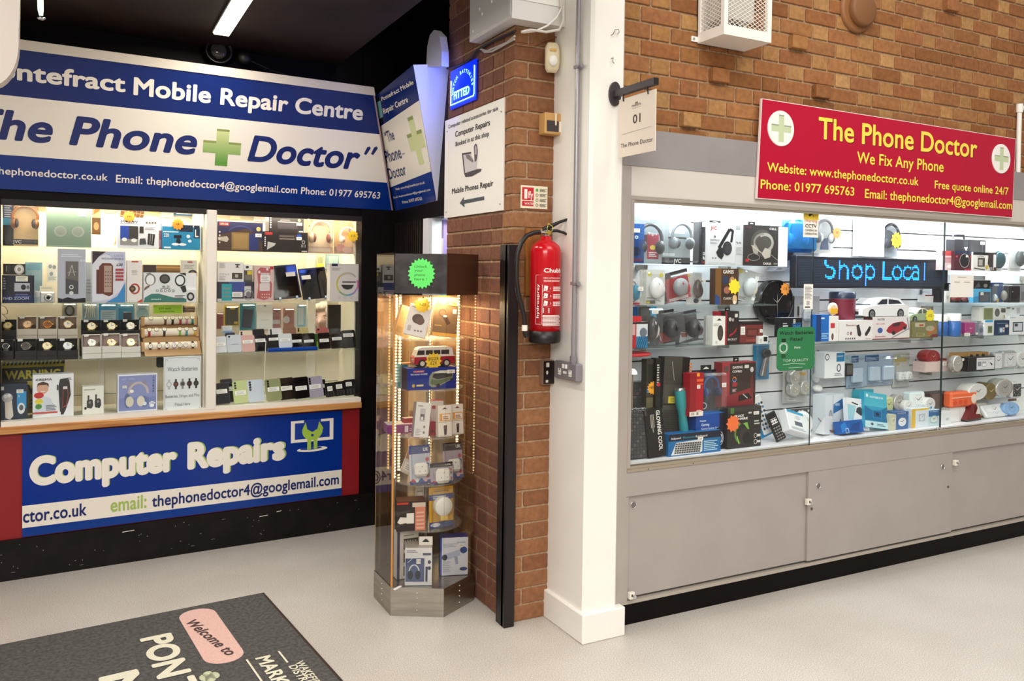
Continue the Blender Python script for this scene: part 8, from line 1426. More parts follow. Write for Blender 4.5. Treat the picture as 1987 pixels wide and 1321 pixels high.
C_('R',8,(650,845,738),3.115,RB,'notebook_charger_pack','turquoise charger card pack with a square print leaning at the showcase front','card pack',.03,'2E9CC0',[('r',0,.6,1,1,'4AB4CC'),('t',.25,.84,.06,'NOTEBOOK','E9F4F6',{'W': .6,'b': .02}),('r',.08,.86,.18,.94,'D8F0F4'),('p',[(.0,.6),(.3,.5),(.7,.52),(1,.64),(1,.2),(0,.2)],'146E9E'),('r',.35,.28,.75,.5,'2A8CC0'),('r',.38,.3,.72,.48,'0E5A8A'),('e',.55,.39,.08,.05,'0A2A44'),('r',0,0,1,.18,'B9DCE4'),('e',.3,.1,.06,.04,'4A5A64'),('g',.5,.06,.9,.14,2,'5A7A88')],ry=.16,rx=-.2)
clock('R',8,(800,898,742,868),3.18,None,'square cream alarm clock beside the turquoise charger pack','D8D6BC','D8DCA0','s',.05,rz=.15,ring=.08)
clock('R',8,(893,978,722,858),3.18,None,'silver ringed alarm clock with grey dial in the clock row','C9C6C0','CFCDD0','o',.05,ring=.16)
clock('R',8,(978,1052,768,872),3.15,None,'small white round alarm clock in front of the turquoise-edged clock','EDEDEA','F0F1F2','o',.04,ring=.1)
clock('R',8,(1035,1158,698,832),3.17,None,'white and turquoise square alarm clock in the clock row','DCECEE','EEF2F2','s',.06,ring=.09)
clock('R',8,(1155,1242,745,858),3.15,None,'white round alarm clock with a blue spot on its dial','E9E9E8','F2F4F4','o',.05,ex=[('star',.52,.28,.08,'2A86C0',12)])
C_('R',8,(1205,1372,702,832),3.18,None,'clock_radio','dark brown radio alarm clock at the right end of the clock row','clock radio',.08,'4A3A38',[('r',.5,.1,.98,.9,'5A2E2C'),('g',.54,.15,.94,.85,8,'3A1E1E'),('r',.02,.05,.45,.95,'6A5E5A')],bev=.008)
for box,lab,c,A in (((850,908,890),'narrow cream clock box at the left of the lower clock boxes','C9CAB0',[('o',.6,.6,.35,.2,.06,'E8E8D8'),('l',.6,.6,.8,.7,.04,'k')]),((908,1012,865),'blue box printed with a white round clock','3E6AA0',[('r',0,.86,1,1,'2A4E86'),('t',.1,.89,.07,'CLOCK','E4ECF4',{'W': .7}),('e',.5,.42,.32,.25,'E4E8EC'),('l',.5,.42,.62,.52,.03,'3A4048'),('l',.5,.42,.36,.46,.03,'3A4048')]),
    ((1040,1182,836),'white and yellow clock box printed with a grey clock','DCE6EE',[('r',0,0,.22,1,'E0B83E'),('r',.22,.9,1,1,'E8C84A'),('r',.42,.3,.78,.7,'B4C4D0'),('e',.6,.5,.13,.15,'DDE6EA'),('l',.6,.5,.66,.6,.02,'3A4048')]),((1182,1278,850),'blue and white box printed with a pale green clock','C4DCE4',[('r',0,.6,1,1,'2E6AA0'),('t',.1,.88,.07,'ALARM','E4ECF4',{'W': .7}),('e',.48,.4,.36,.26,'DCEAE4'),('o',.48,.4,.36,.26,.05,'9CBCC0'),('l',.48,.4,.62,.5,.03,'3A4048'),('l',.48,.4,.38,.48,.03,'3A4048')]),((1282,1372,865),'plain white clock box at the glass divider','E6EAEC',[('r',.5,.3,.8,.5,'C4C8CA')])):
    C_('R',8,box,3.11,RB,'clock_box',lab,'box',.10,c,A,group='clock boxes on the showcase floor')
# right bay
C_('R',9,(290,442,352,520),3.18,None,'black_radio','black radio with a carrying handle at the left of the right-bay top shelf','radio',.06,'2A2A2E',[('r',.6,.3,.95,.9,'3A3E44'),('p',[(.65,.5),(.92,.5),(.8,.25)],'DADCDC')],bev=.004)
w,h,loc,_ = fit('R',9,(300,425,305,355),3.20); b = MB(); b.tube([(-w*.5,.02,0),(-w*.45,.02,h*.9),(w*.42,.02,h),(w*.48,.02,h*.7),(w*.48,.02,0)],.006,mat('1E1E22',.4),8); br_ = [o for o in bpy.data.objects if o.name.startswith('black_radio')][-1]; hd = b.build('handle',br_); hd.location = loc-br_.location
C_('R',9,(442,620,360,525),3.18,None,'dark_speaker_box','dark grey speaker box next to the black radio','box',.06,'3A3A3E',[('r',.62,.05,.98,.95,'2E2E32'),('l',.8,.1,.8,.75,.02,'6A6A70'),('g',.1,.3,.3,.7,5,'4E4E54')],ex=[('tag',.66,.7,.26,.2)])
C_('R',9,(155,290,520),3.16,Q1,'pink_pack','red and white striped pack behind the right glass divider','pack',.04,'E0C4C4',[('r',0,.75,1,1,'C84A50'),('g',.1,.4,.9,.7,5,'C87A80'),('e',.6,.2,.2,.1,'F0F0F0')])
C_('R',9,(285,484,520),3.14,Q1,'maroon_radio_box','dark maroon box with an outlined radio print on the right-bay top shelf','box',.06,'4A1A26',[('r',0,.85,1,1,'1E2A4A'),('p',[(.3,.2),(.34,.82),(.75,.8),(.78,.3),(.6,.15)],'17141A'),('o',.54,.5,.26,.36,.015,'C9C4C4'),('e',.12,.7,.06,.06,'A04048'),('e',.88,.7,.06,.06,'A04048'),('r',.55,.0,1,.08,'B8384A')],ex=[('tag',.6,.68,.12,.1)])
C_('R',9,(482,735,535),3.13,Q1,'coffee_gadget_box','white and black gadget box with a small drawing on the right-bay top shelf','box',.06,'E0DED8',[('r',0,.85,.65,1,'17141A'),('p',[(.65,1),(1,1),(1,0),(.75,0),(.62,.4)],'3A2E30'),('r',.86,.2,.98,.9,'E4E4E2'),('r',.2,.22,.5,.7,'4A4440'),('r',.24,.28,.4,.6,'A9A29A'),('o',.33,.74,.15,.06,.012,'4A4440',0,180),('e',.58,.2,.06,.12,'C9A83A'),('p',[(.05,.1),(.5,.02),(.5,.08),(.05,.16)],'3A3A3A')]+[('r',.7+.07*j,.05,.74+.07*j,.2,'B9AFA8') for j in range(3)],ex=[('tab',.8,.22,.01,'w')])
B_('R',9,(735,900,488),3.12,Q1,'mouse_pack','white pack with a dark teal oval mouse on the right-bay top shelf','mouse pack',lambda q,w,h,d: q.ell((0,d*.5,h*.5),(w*.33,d*.45,h*.38),mat('1E4A54',.15),20,14),.06,'EEEEEC',[('g',.1,.03,.5,.06,1,'9AA0A0')],pn='mouse')
B_('R',9,(965,1100,440),3.12,Q1,'mouse_pack','white pack with a grey mouse at the right edge of the top shelf','mouse pack',p_mouse('4A4E50','8A9094'),.06,'E9EAE8',[('r',.1,.05,.9,.12,'C9CCCA')])
for xq,lab in ((300,'black and red dome speaker left of the pair under the leaflet'),(405,'black and red dome speaker right of the pair under the leaflet')):
    w,h,loc,_ = fit('R',9,(xq,xq+80,970),3.16,Q2); t = thing('dome_speaker',lab,'speaker',loc,(0,0,0),'dome speakers'); b = MB(); b.lathe([(w*.5,0),(w*.52,h*.3),(w*.4,h*.7),(w*.2,h*.95),(0,h)],mat('7A1A1E',.25),22,(0,w*.5,0)); b.build('dome',t); b = MB(); b.lathe([(w*.53,h*.02),(w*.54,h*.25),(w*.5,h*.3)],mat('17120F',.4),22,(0,w*.5,0)); b.build('base_ring',t)
C_('R',9,(488,672,915),3.13,Q2,'blue_grey_pack','bright blue pack with a dark grey pouch on the right-bay second shelf','pack',.06,'5AB0DC',[('r',.3,.04,.98,.78,'4A4C54'),('r',.38,.1,.9,.6,'5A5C64'),('p',[(0,0),(.3,.1),(.3,.5),(0,.4)],'3A8CC0')],ex=[('tag',.4,.55,.16,.2)])
C_('R',9,(490,672,785,912),3.16,None,'tv_stick_box','glossy black box stacked on the bright blue pack','box',.05,'14100F',[('p',[(.05,.3),(.3,.8),(.4,.4)],'5A5452'),('e',.7,.5,.12,.16,'8A8480'),('r',0,.94,1,1,'C9CED2'),('p',[(.4,.1),(.8,.1),(.9,.3)],'2E2826')])
C_('R',9,(690,742,885),3.14,Q2,'grey_small_pack','small grey pack beside the bright blue pack','pack',.03,'5A6068',[('e',.5,.3,.35,.22,'A9AEB2'),('e',.5,.3,.2,.14,'3A3E44')])
B_('R',9,(740,888,850),3.12,Q2,'blue_torch_pack','blue card pack with grey gadgets on the right-bay second shelf','pack',lambda q,w,h,d: (q.ell((w*.3,d*.5,h*.35),(w*.13,d*.4,h*.26),mat('9A9690',.3),10,8),q.ell((-w*.38,d*.5,h*.25),(w*.09,d*.4,h*.18),mat('C9D0D8',.3),10,8)),.05,'1E4A8C',[('r',.25,.02,.7,.2,'E0C04A'),('e',.5,.88,.2,.06,'D8E4F0'),('e',.1,.5,.1,.1,'7A8AA0'),('e',.45,.3,.1,.14,'D8DCE0')])
C_('R',9,(885,992,880),3.12,Q2,'black_case','plain black case on the right-bay second shelf','case',.05,'171316',[('l',.15,.64,.25,.64,.03,'E4E4E4'),('p',[(.5,.1),(.9,.05),(.95,.5)],'2E282C')],bev=.006)
C_('R',9,(990,1100,870),3.15,Q2,'grey_pack','grey pack at the right edge of the second shelf','pack',.05,'8A8C92',[('r',.1,.1,.9,.6,'6A6C72')])
# right bay third shelf
def spray(box,lab,off):
    w,h,loc,_ = fit('R',10,box,off,Q3); t = thing('spray_can',lab,'spray can',loc); b = MB(); b.lathe([(w*.48,0),(w*.5,.004),(w*.5,h*.62),(w*.42,h*.68)],mat('2E62A8',.3),24,(0,w*.5,0)); b.build('can',t); b = MB(); b.lathe([(w*.5,h*.67),(w*.5,h*.98),(w*.46,h)],mat('F2F2EE',.35),24,(0,w*.5,0)); b.build('cap',t)
    b = MB(); q_ = MB(); art(q_,w*1.2,h*.6,[('r',.1,.3,.9,.55,'D8E0EC'),('r',.1,.06,.9,.2,'B04A6A'),('p',[(.6,.3),(.9,.3),(.9,.9),(.75,.7)],'F0F2F4')]); wrap(q_,w*.502,(0,w*.5,.008),b); b.build('printed_band',t)
spray((150,252,60),'blue and white spray can left of the glass divider line',3.16); spray((295,396,50),'blue and white spray can right of the glass divider line',3.14)
B_('R',10,(420,545,112),3.13,Q3,'magenta_clock_pack','clear pack with a magenta square clock on the third right-bay shelf','clock pack',lambda q,w,h,d: (q.cbox(-w*.42,w*.42,d*.3,d*.9,h*.1,h*.8,mat('A81E78',.3),.004),q.flat([(0,h*.42),(w*.18,h*.5),(0,h*.46),(-w*.1,h*.52)],d*.29,'w')),.05,'C9B0B8',[('r',.1,.82,.9,.95,'E4DADC')],ex=[('tag',-.2,-.0,.45,.2),('tag',.75,.08,.18,.12)])
C_('R',10,(545,615,150),3.14,Q3,'photo_card_pack','small picture card pack under the light blue bar','pack',.03,'8A8E9E',[('e',.4,.4,.3,.2,'5A6278'),('r',.1,.8,.9,.96,'A9AEB8')],ex=[('tag',.6,.7,.3,.15)])
C_('R',10,(612,722,120),3.13,Q3,'meter_box','white box with a green LCD print and light blue top on the third right-bay shelf','box',.05,'E6E8E8',[('r',.28,.15,.72,.62,'7E8A62'),('r',.34,.22,.66,.56,'5E6E48'),('r',.0,.86,.75,1,'2EA0D8')])
C_('R',10,(725,872,122),3.12,Q3,'weather_clock_box','dark blue box with a small weather clock print on the third right-bay shelf','box',.06,'0F2C4E',[('r',.1,.78,.9,.81,'8AA4BE'),('r',.22,.12,.68,.55,'4A6484'),('e',.4,.34,.1,.15,'C4D4E4'),('r',.52,.22,.64,.5,'DADADA'),('r',.54,.34,.62,.44,'C04A3A')],ex=[('tag',.7,.52,.2,.18)])
C_('R',10,(872,1060,78),3.12,Q3,'digital_clock_box','white box printed with a grey digital clock at the right edge of the third shelf','box',.06,'E4E8EC',[('r',.2,.15,.78,.68,'2E343E'),('r',.25,.2,.73,.63,'C4CCD8'),('r',.3,.44,.48,.6,'3A4048'),('t',.05,.9,.05,'DIGITAL','4A5058',{'W': .3})])
C_('R',9,(550,838,1080,1222),3.15,None,'lcd_clock_box','white box with green LCD and round grille prints lying on the meter box','box',.05,'E0E2DE',[('r',.16,.06,.5,.95,'8E9468'),('r',.2,.1,.46,.9,'7A8256'),('e',.66,.6,.09,.3,'6A6A68'),('o',.66,.6,.09,.3,.015,'3A3A3A'),('r',.8,.6,.97,.92,'5A5650'),('l',.88,.15,.9,.4,.02,'C9A83A'),('l',.94,.15,.94,.4,.02,'4A4A4A')])
C_('R',9,(838,1060,1068,1222),3.16,None,'monitor_box','white box with small printed parts stacked at the right edge of the third shelf','box',.05,'DADEE0',[('r',.02,.85,.18,.92,'3A3A3A'),('r',.28,.78,.36,.86,'2A2A2A'),('r',.5,.5,.66,.9,'B4B8BC'),('t',.2,.2,.09,'MONITOR','3A4048',{'W': .3}),('r',.64,.08,.85,.4,'4A4A4E')])
# right bay fourth shelf: clocks
clock('R',10,(280,382,500),3.13,Q4,'small round silver clock with price tag in front of the tan box','C9C6C0','8A8E90','o',.04,'w',ring=.14,ex=[('tag',.85,.68,.2,.14)])
C_('R',10,(325,648,462),3.22,Q4,'tan_clock_box','tan clock box standing behind the small round silver clock','box',.06,'C0904E',[('r',.28,0,.3,1,'A87A3E')],tc='A87A3E')
w,h,loc,_ = fit('R',10,(436,722,505),3.12,Q4); t = thing('flip_clock','black flip clock with a white face on the fourth right-bay shelf','clock',loc); b = MB(); b.cbox(-w/2,w/2,0,.06,0,h,mat('120D10',.3),.004); b.build('case',t); b = MB(); b.box(-w*.2,w*.46,-.001,0,h*.1,h*.92,mat('DADCE0',.4)); art(b,w*.66,h*.82,[('r',.05,.3,.25,.68,'8A8E94'),('r',.3,.25,.52,.68,'A9ACB0'),('r',.32,.3,.5,.5,'F2F2F2'),('p',[(.78,.42),(.84,.3),(.9,.42),(.7,.62)],'3A3A3E'),('g',.05,.85,.9,.92,1,'6A6A70')],-.001,-w*.2,h*.1); b.build('dial',t); b = MB(); [b.cyl((x*w,.03,h),(x*w,.03,h+.012),.008,mat('120D10'),n=12) for x in (-.22,.0,.22)]; b.build('buttons',t)
clock('R',10,(718,802,460),3.14,Q4,'silver square clock just right of the black flip clock','si','DADCE0','s',.04,ring=.08,group='silver travel clocks'); clock('R',10,(812,958,445),3.13,Q4,'larger silver square travel clock second from the flip clock','si','D4D7DA','s',.05,ring=.1,group='silver travel clocks'); clock('R',10,(955,1080,455),3.14,Q4,'pale round clock at the right edge of the fourth shelf','DADCDC','E4E6E6','o',.04)
# right bay bottom
C_('R',10,(240,402,1045),3.14,RB,'white_clock_box','plain white box under the orange radio clock','box',.10,'EDEDEC',[('r',.62,0,.64,1,'C9CCCC'),('r',.1,.5,.5,.52,'D8DADA')])
w,h,loc,_ = fit('R',10,(255,530,878,1045),3.12,None); t = thing('orange_clock_radio','bright orange radio clock with a clear band on the white box','clock radio',loc); b = MB(); b.cbox(-w/2,w/2,0,.06,0,h,mat('E8693A',.35),.012); b.build('case',t); b = MB(); [b.cyl((-w*.36+j*w*.2,-.004,h*.35),(-w*.36+j*w*.2,.002,h*.35),h*.16,mat('D8502A',.3),n=14) for j in range(3)]; b.build('knobs',t); b = MB(); b.lathe([(h*.3,-.002),(0,-.003)],mat('EAD8CC',.3),20,(w*.36,0,h*.5),'y'); b.build('dial',t); b = MB(); b.box(-w*.48,w*.3,-.003,0,h*.62,h*.67,mat('F4C4A4',.2)); b.build('clear_band',t)
clock('R',10,(442,642,792,972),3.12,None,'white cylinder clock with a plain white dial above the red clock','D8D8D6','F0F1F0','o',.09,ring=.1,marks=False); clock('R',10,(618,742,788,970),3.14,None,'bronze dial cylinder clock right of the white one','8E7A4E','7A6838','o',.09,'E4D8B0',ring=.1,marks=False)
clock('R',10,(740,918,745,935),3.13,None,'big round silver alarm clock on feet in the right bay','C9C6C0','E0DEDC','o',.08,ring=.18); clock('R',10,(905,1012,775,950),3.15,None,'square alarm clock with dark dial at the right edge of the showcase','D8D8D4','3E3E40','s',.05,'w',ring=.12)
C_('R',10,(640,1060,935),3.235,RB,'clock_step_box','wide white box forming a step under the right-bay clocks','box',.10,'EAEAE8',[('r',.5,.7,.72,.85,'6A4A3A')]); C_('R',10,(430,640,972),3.235,RB,'clock_step_box','white box under the white and bronze cylinder clocks','box',.10,'E4E4E2',[])
w,h,loc,_ = fit('R',10,(402,605,1012),3.11,RB); loc.z = RB+.012; t = thing('wedge_clock','glossy dark red wedge-shaped clock at the front of the right bay','clock',loc,(0,0,.1)); b = MB(); b.add([(-w*.5,0,0),(w*.45,0,0),(w*.5,.07,0),(-w*.4,.07,0),(-w*.1,.01,h*.9),(w*.18,.01,h*.85),(w*.2,.06,h*.7),(-w*.1,.06,h*.8)],[(0,1,5,4),(1,2,6,5),(2,3,7,6),(3,0,4,7),(4,5,6,7),(3,2,1,0)],mat('6E1216',.15)); b.build('case',t); b = MB(); b.box(-w*.46,w*.46,.004,.066,-.012,0,mat('120D0E',.3)); b.build('base',t); b = MB(); b.flat([(w*.05,h*.3),(w*.36,h*.25),(w*.2,h*.8)],-.002,mat('E4DCD4',.3)); b.build('dial',t)
clock('R',10,(560,675,1005),3.16,RB,'cream clock lying tilted right of the dark red wedge clock','E9E4C8','F2F0E4','s',.04,rx=-.5,rz=-.2); clock('R',10,(645,875,1012),3.12,RB,'clear boxed white clock lying tilted at the showcase front','E2E6E8','F0F2F4','s',.03,rx=-.6,ring=.14); clock('R',10,(838,1002,1005),3.11,RB,'pale blue round alarm clock at the right front of the showcase','8AB0DC','A9C4E4','o',.05,rx=-.3)

# ------------------------------------------------------------------ goods in the tower
S1,S2,S3,S4,S5 = TSH; S6 = .1345
C_('R',13,(260,438,705),3.72,S1,'tan_carton','tan carton leaning at the back left of the tower top shelf','box',.03,'C9A06A',[('r',.1,.1,.5,.3,'B08A54')],ry=.3)
C_('R',13,(375,620,712),3.62,S1,'earbud_box','white earbud box with brown print tilted on the tower top shelf','box',.05,'E4E0E0',[('r',.1,.88,.6,.93,'A9A4A6'),('e',.5,.55,.26,.16,'4A2E26'),('e',.62,.5,.2,.13,'5E3C30'),('r',.14,.12,.3,.3,'B9B2B2'),('e',.5,.16,.05,.03,'8A8286'),('e',.64,.17,.05,.03,'8A8286'),('e',.78,.18,.05,.03,'8A8286')],sc='D8D0CE',ry=.22,rx=-.2,rz=-.5,ex=[('star',.55,1.02,.38,'F0C41E',11,'£20')])
C_('R',13,(715,1000,690),3.64,S1,'headset_carton','brown box with a bluetooth headset print on the tower top shelf','box',.03,'7A5E42',[('r',0,0,1,.1,'D8A048'),('o',.36,.72,.16,.13,.04,'5A4436',20,300),('p',[(.35,.6),(.5,.68),(.72,.42),(.58,.36)],'4A362A'),('r',.40,.60,.54,.66,'E4D8C8'),('r',.78,.74,.94,.88,'D8D0C4'),('r',.05,.3,.35,.34,'B9905A'),('r',.06,.98,.3,1.03,'E8A83A')],sc='4A3626',ry=.12,rx=-.15,ex=[('tag',.55,.98,.36,.09,'E8A83A')])
C_('R',14,(345,428,165),3.72,S2,'teal_box','teal box behind the left end of the blue camper van box','box',.06,'1E7E92',[('r',.1,.1,.9,.5,'2A8EA2')])
b = MB(); a_ = onY(*Q(14,262,380),3.80); [b.box(a_.x-.005,a_.x+.07,3.76,3.83,S2+.002+j*.006,S2+.007+j*.006,mat('EDE8DC' if j % 2 else 'D8D2C4')) for j in range(4)]; tag(b.build('paper_stack'),'small stack of white papers at the left of the tower second shelf','paper stack')
b = MB(); p0,p1 = onY(*Q(14,355,152),3.70),onY(*Q(14,475,148),3.70); b.cyl(p0,p1,.005,mat('E07A3A',.3),n=10); b.cyl(p1,p1+Vector((.03,0,0)),.008,mat('D8D0C4',.3),n=10); b.cyl((p0.x,p0.y,p0.z),(p0.x,p0.y,S2),.003,CHROME); tag(b.build('orange_rod'),'thin orange rod propped behind the model camper van','rod')
C_('R',14,(422,995,200),3.63,S2,'camper_van_box','dark blue box printed with a green and white camper van','box',.07,'0C2A8C',[('r',.12,.80,.34,.9,'A83A5A'),('t',.13,.82,.06,'CLASSIC','EDE4E4',{'W': .2}),('t',.06,.68,.07,'THE ROAD TOURER','E4E4EC',{'W': .34,'b': .02}),('p',[(.43,.2),(.44,.6),(.5,.8),(.66,.86),(.9,.82),(.93,.6),(.9,.42),(.62,.1),(.5,.08)],'8E9488'),('p',[(.5,.74),(.66,.86),(.9,.84),(.92,.72)],'DAD8CC'),('p',[(.5,.55),(.53,.72),(.9,.72),(.92,.56),(.6,.44)],'3A3A36'),('p',[(.46,.25),(.6,.14),(.9,.44),(.91,.54),(.6,.4),(.48,.48)],'5E6E4E'),('e',.62,.15,.04,.1,'2A2828'),('e',.9,.4,.025,.06,'2A2828'),('r',.18,.16,.32,.24,'D8D4C4'),('e',.12,.2,.03,.08,'C9A83A'),('t',.18,.17,.08,'RALLEY','E4C84A',{'W': .14})],sc='2A0E2A',ex=[('tag',.80,.70,.16,.17,'F1EDE6','£20')])
w,h,loc,_ = fit('R',14,(422,995,200),3.63,S2); zt = S2+h+.001
w,h,loc,_ = fit('R',13,(505,975,1160),3.64,zt); t = thing('model_camper_van','red and white model camper van with a yellow price star in the display tower','model van',loc); D = .055
b = MB()
def vprism(pr,m,i=0): n = len(pr); b.add([(x*w,i,z_*h) for x,z_ in pr]+[(x*w,D-i,z_*h) for x,z_ in pr],[tuple(range(n))[::-1],tuple(range(n,2*n))]+[(k,(k+1) % n,n+(k+1) % n,n+k) for k in range(n)],m)
vprism([(-.5,.16),(-.5,.5),(-.46,.58),(.47,.58),(.5,.5),(.5,.16)],mat('A0182C',.2)); b.build('lower_body',t); b = MB(); vprism([(-.47,.58),(-.42,.86),(-.38,.96),(-.3,1),(.36,1),(.44,.94),(.47,.58)],mat('E6DED4',.2),.002); b.build('roof',t); b = MB(); b.box(-w*.5,w*.5,-.0015,0,h*.53,h*.58,mat('E6DED4',.2)); b.box(-w*.515,w*.515,.004,D-.004,h*.14,h*.22,CHROME); b.build('trim_and_bumpers',t)
b = MB(); [b.flat([(u0*w,h*.63),(u1*w,h*.63),(u1*w,h*.85),((u0+(.03 if k == 0 else 0))*w,h*.85)],.001,mat('3A2E2C',.1)) for k,(u0,u1) in enumerate(((-.44,-.25),(-.22,-.05),(-.03,.14),(.16,.36)))]; b.build('windows',t)
for xq in (-.31,.29):
    for y in (-.003,D-.011): b = MB(); r = h*.2; b.cyl((xq*w,y,r),(xq*w,y+.014,r),r,mat('17120F',.5),n=20); b.cyl((xq*w,y-.0006,r),(xq*w,y,r),r*.6,mat('E4DED4',.25,.4),n=14); b.build('wheel',t)
extras(t,w,h,.01,[('star',.46,.30,.21,'F2CC2E',12,'BIGGER|£24')])
C_('R',14,(195,550,858),3.77,S3,'purple_slim_box','flat white and purple box lying at the left of the tower third shelf','box',.09,'B47AA0',[('r',0,.0,1,.9,'8E3A72'),('r',.55,.1,.66,.8,'E4D8DC'),('g',.7,.2,.95,.6,2,'D8B4C8')],tc='E9E2DE',rz=-.15)
w,h,loc,_ = fit('R',14,(390,505,790),3.72,S3+.026); C_('R',14,(388,508,788,870),3.79,None,'red_carton','small red and white carton resting on the flat purple box','box',.04,'9A2430',[('r',0,0,1,.2,'7A1A24')],tc='E4D4CC')
C_('R',14,(495,670,628),3.60,S3,'charger_box','tall white charger box leaning in the middle of the tower third shelf','box',.03,'E6E4E4',[('g',.12,.88,.5,.92,1,'6A6A70'),('r',.3,.45,.66,.82,'C4C2C4'),('r',.34,.5,.6,.66,'6A6268'),('e',.46,.54,.09,.05,'E4E4E4'),('e',.66,.3,.07,.04,'8A8A92'),('e',.66,.14,.07,.04,'8A8A92'),('g',.1,.06,.45,.26,4,'B4B4B8')],ry=.14,rx=-.12,sc='8A8488')
C_('R',14,(700,838,585),3.71,S3,'triangle_box','white box with a red edge behind the tall charger box','box',.04,'E4DAD4',[('l',.3,.3,.8,.5,.03,'4A3A38'),('r',.1,.75,.4,.85,'B4443A')],tc='9A2430',sc='9A2430',rz=-.3)
C_('R',14,(688,752,832),3.66,S3,'dark_red_box','small dark red box beside the leaning charger box','box',.03,'9E1E2C',[('r',.1,.2,.9,.4,'7A1620')])
for box,lab,dz in (((790,945,648),'white tag box with a dark watch print, left of the pair in the tower',0),((945,1082,635),'white tag box with a dark watch print, right of the pair in the tower',0)):
    C_('R',14,box,3.60 if box[0] < 900 else 3.63,S3,'watch_tag_box',lab,'box',.03,'EAE2D8',[('p',[(.3,.88),(.7,.88),(.5,.94)],'5A2A2A'),('r',.1,.5,.95,.74,'E0A050'),('r',.3,.53,.9,.71,'EDE4D8'),('g',.35,.56,.8,.68,2,'A9703A'),('r',.0,.46,1,.47,'8A7E74'),('p',[(.42,.06),(.6,.06),(.64,.36),(.4,.36)],'3A2E2A'),('e',.5,.3,.12,.05,'6A5A50'),('r',.1,.02,.9,.03,'B9AFA4')],group='watch tag boxes',rx=-.08)
for box,lab,y,pc,A in (((310,465,30),'blue and white travel adaptor pack, leftmost on the tower fourth shelf',3.60,'C9CCDA',[]),((462,628,155),'dark topped travel adaptor pack lying low at the front of the fourth shelf',3.57,'B4A8B4',[]),((560,702,8),'brown and white travel adaptor pack, rightmost on the tower fourth shelf',3.63,'B9A8B4',[])):
    B_('R',15,box,y,S4,'travel_adaptor',lab,'adaptor pack',p_plug('EEEAE4',1,.38),.04,pc,[('r',0,.78,1,1,'2E2024' if 'blue' not in lab else '3A4A8A'),('t',.68,.84,.09,'UK','F0ECE8',{'W': .25,'b': .03}),('r',0,0,1,.1,'3A4A8A')]+[('e',.86,.2+.14*j,.09,.055,c) for j,c in enumerate(('B8384A','E4E0E0','2E4A8A','C84A50'))]+[('e',.14+.2*j,.1,.08,.05,c) for j,c in enumerate(('C83A48','E4E0E0','3A5AA0','D8A8A8'))],rx=-.15)
C_('R',15,(205,335,60),3.75,S4,'brochure','tan and white brochure leaning at the left of the tower fourth shelf','brochure',.006,'D8CFC4',[('r',0,.5,1,1,'B4835A'),('r',.1,.1,.9,.4,'F0ECE4'),('g',.2,.15,.8,.35,3,'B9B2A8')],ry=.5,rx=-.2)
C_('R',15,(195,392,425),3.64,S5,'smart_plug_box','black and orange smart plug box on the tower fifth shelf','box',.09,'2E2422',[('r',.0,.9,.4,.97,'C83A24'),('r',.64,.0,1,.82,'D98A6E'),('r',.54,.8,1,.95,'DAC9BC'),('p',[(.02,.3),(.12,.48),(.34,.46),(.36,.28),(.12,.24)],'F2EEE8'),('r',.34,.25,.6,.6,'F4F0EA')]+[('r',.68,.06+.13*j,.95,.12+.13*j,'E8B8A4') for j in range(5)],sc='3A241E',tc='5A2E22',rz=-.25)
B_('R',15,(458,636,338),3.585,S5,'timer_pack','yellow and blue plug-in timer pack with a round white dial on the tower fifth shelf','timer pack',lambda q,w,h,d: (q.lathe([(w*.36,d*.9),(w*.36,d*.3),(w*.33,d*.2),(0,d*.2)],mat('EDEAE4',.35),28,(0,0,h*.54),'y'),q.box(-w*.14,w*.16,d*.3,d*.9,h*.2,h*.36,mat('E0C060'))),.05,'D9A42E',[('r',0,.68,1,.82,'3A4A86'),('t',.2,.88,.04,'masterplug','3A3430',{'W': .6}),('g',.15,.71,.85,.8,2,'D8DCE8'),('r',0,0,1,.14,'3A4A86'),('e',.25,.07,.2,.05,'E4E4EC')],rx=-.06,pn='timer')
C_('R',15,(330,388,320),3.74,S5,'picture_frame','small white framed card at the back of the tower fifth shelf','frame',.01,'D8CFC0',[('r',.12,.1,.88,.9,'8A8070'),('r',.16,.13,.84,.87,'E4DCCE'),('e',.5,.5,.1,.1,'5A6A4A')])
C_('R',15,(192,348,642),3.70,S6,'photo_box','white box with three photo panels at the back left of the tower base','box',.05,'DED8D0',[('r',.3,.62,.98,.84,'5A5048'),('r',.3,.34,.55,.54,'6A625A'),('r',.3,.06,.55,.26,'6A625A'),('r',0,0,.12,1,'4A4E6A'),('g',.3,.9,.8,.94,1,'8A8478')]+[('r',.34+.12*j,.64,.4+.12*j,.8,'C9C0B4') for j in range(5)])
C_('R',15,(255,440,765),3.59,S6,'headphone_carton','white headphone box with a hang tab standing at the front of the tower base','box',.10,'DCDDE2',[('r',0,.85,1,1,'E6E6EA'),('g',.05,.87,.5,.95,2,'8A8E98'),('r',.66,.8,.96,.86,'5A6070'),('r',.02,.1,.72,.72,'4A5A82'),('o',.34,.36,.2,.2,.04,'D8DCE4',0,180),('e',.2,.28,.1,.12,'232838'),('e',.48,.28,.1,.12,'232838'),('l',.1,.6,.3,.74,.02,'D8DCE4'),('r',.76,.1,.84,.5,'3A4258'),('e',.9,.62,.06,.05,'3A4258'),('e',.9,.46,.06,.05,'3A4258')],sc='8A7C78',tc='B4ACA4',rz=-.42,ex=[('tab',.75,.5,.04,'w'),('tag',.42,.58,.16,.12,'F1EDE6','£15')])
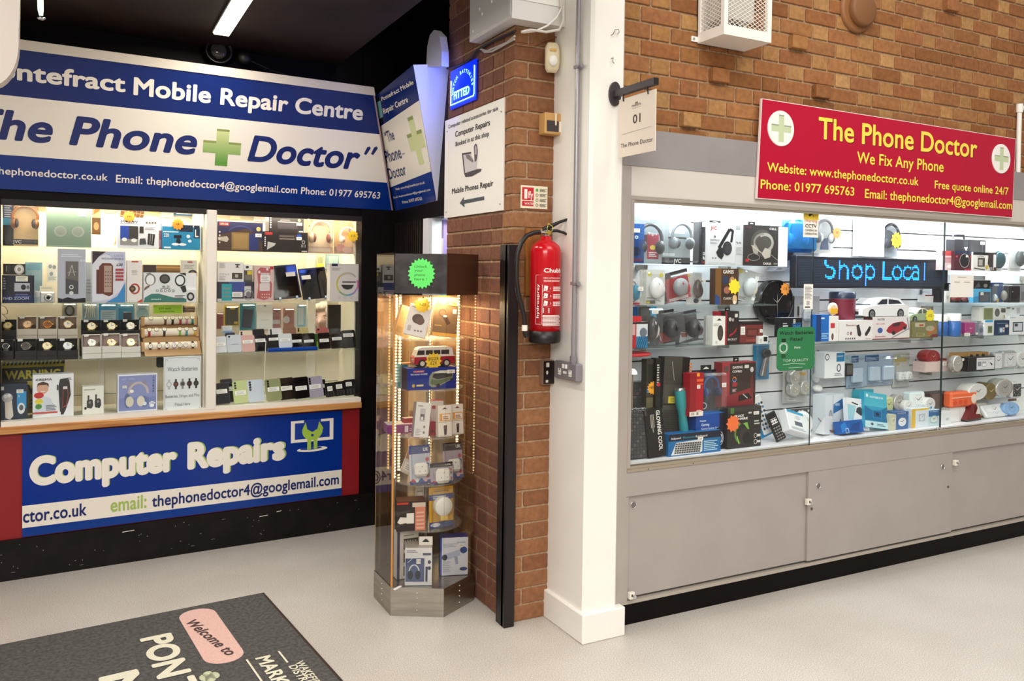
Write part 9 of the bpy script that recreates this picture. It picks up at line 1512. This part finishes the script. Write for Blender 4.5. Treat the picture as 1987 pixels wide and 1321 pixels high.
C_('R',15,(515,702,690),3.64,S6,'security_camera_box','white and blue security camera box at the right of the tower base','box',.07,'D9DCE6',[('r',.0,0,.06,1,'2E4A9A'),('g',.1,.75,.6,.86,3,'A9B0C4'),('t',.6,.84,.05,'SWANN','7A86A4',{'W': .3}),('p',[(.1,.5),(.2,.58),(.7,.68),(.72,.52),(.3,.42),(.14,.42)],'B4BCD4'),('e',.16,.48,.1,.08,'2E3448'),('p',[(.5,.5),(.62,.5),(.66,.3),(.56,.28)],'9AA4C0'),('e',.84,.66,.13,.09,'2E4A86'),('e',.84,.16,.14,.05,'3A4A7A'),('g',.1,.1,.4,.4,6,'B9C0D0')],tc='2A3E8A',sc='2A3E8A',rz=-.3,ex=[('tag',.66,.74,.16,.09,'F1EDE6','£70')])
b = MB(); p = onY(*Q(15,215,1005),3.565); b.T = Matrix.Translation((p.x,3.60,S6)) @ Matrix.Rotation(.6,4,'Z'); b.box(-.025,.025,-.006,.006,0,.004,WHITE); tag(b.build('paper_tag'),'small white paper tag lying on the tower base','paper tag')
# things set down tilted are lifted until their lowest point just meets what carries them
bpy.context.view_layer.update()
def low(o):
    zs = [(o.matrix_world @ Vector(c)).z for c in o.bound_box] if o.type == 'MESH' and abs(o.matrix_world.to_euler().x)+abs(o.matrix_world.to_euler().y) < 1e-4 else [(o.matrix_world @ v.co).z for v in o.data.vertices] if o.type == 'MESH' else []
    return min(zs+[low(c) for c in o.children], default=9)
LEV = {'L': [*SHZ, LBASE], 'R': [*SL, *SM, *SR, .7425], 'T': [*TSH, .1345]}
for o in list(COL.objects):
    if o.parent or not o.get('label'): continue
    p = o.matrix_world.translation; k = 'L' if p.y > 4.9 and p.x < 1.7 else 'T' if 3.45 < p.y < 4.0 and 1.2 < p.x < 1.75 else 'R' if p.x > 2.15 and 3.05 < p.y < 3.36 else None
    if not k or o.name.startswith(('display_', 'fascia', 'person', 'wrist', 'price_star')) or o.get('category') in ('sign', 'sticker', 'paper'): continue
    z = low(o)
    for s in LEV[k]:
        if s-(.1 if s < .82 else .05) < z < s+.0005: o.location.z += s+.0006-z; break
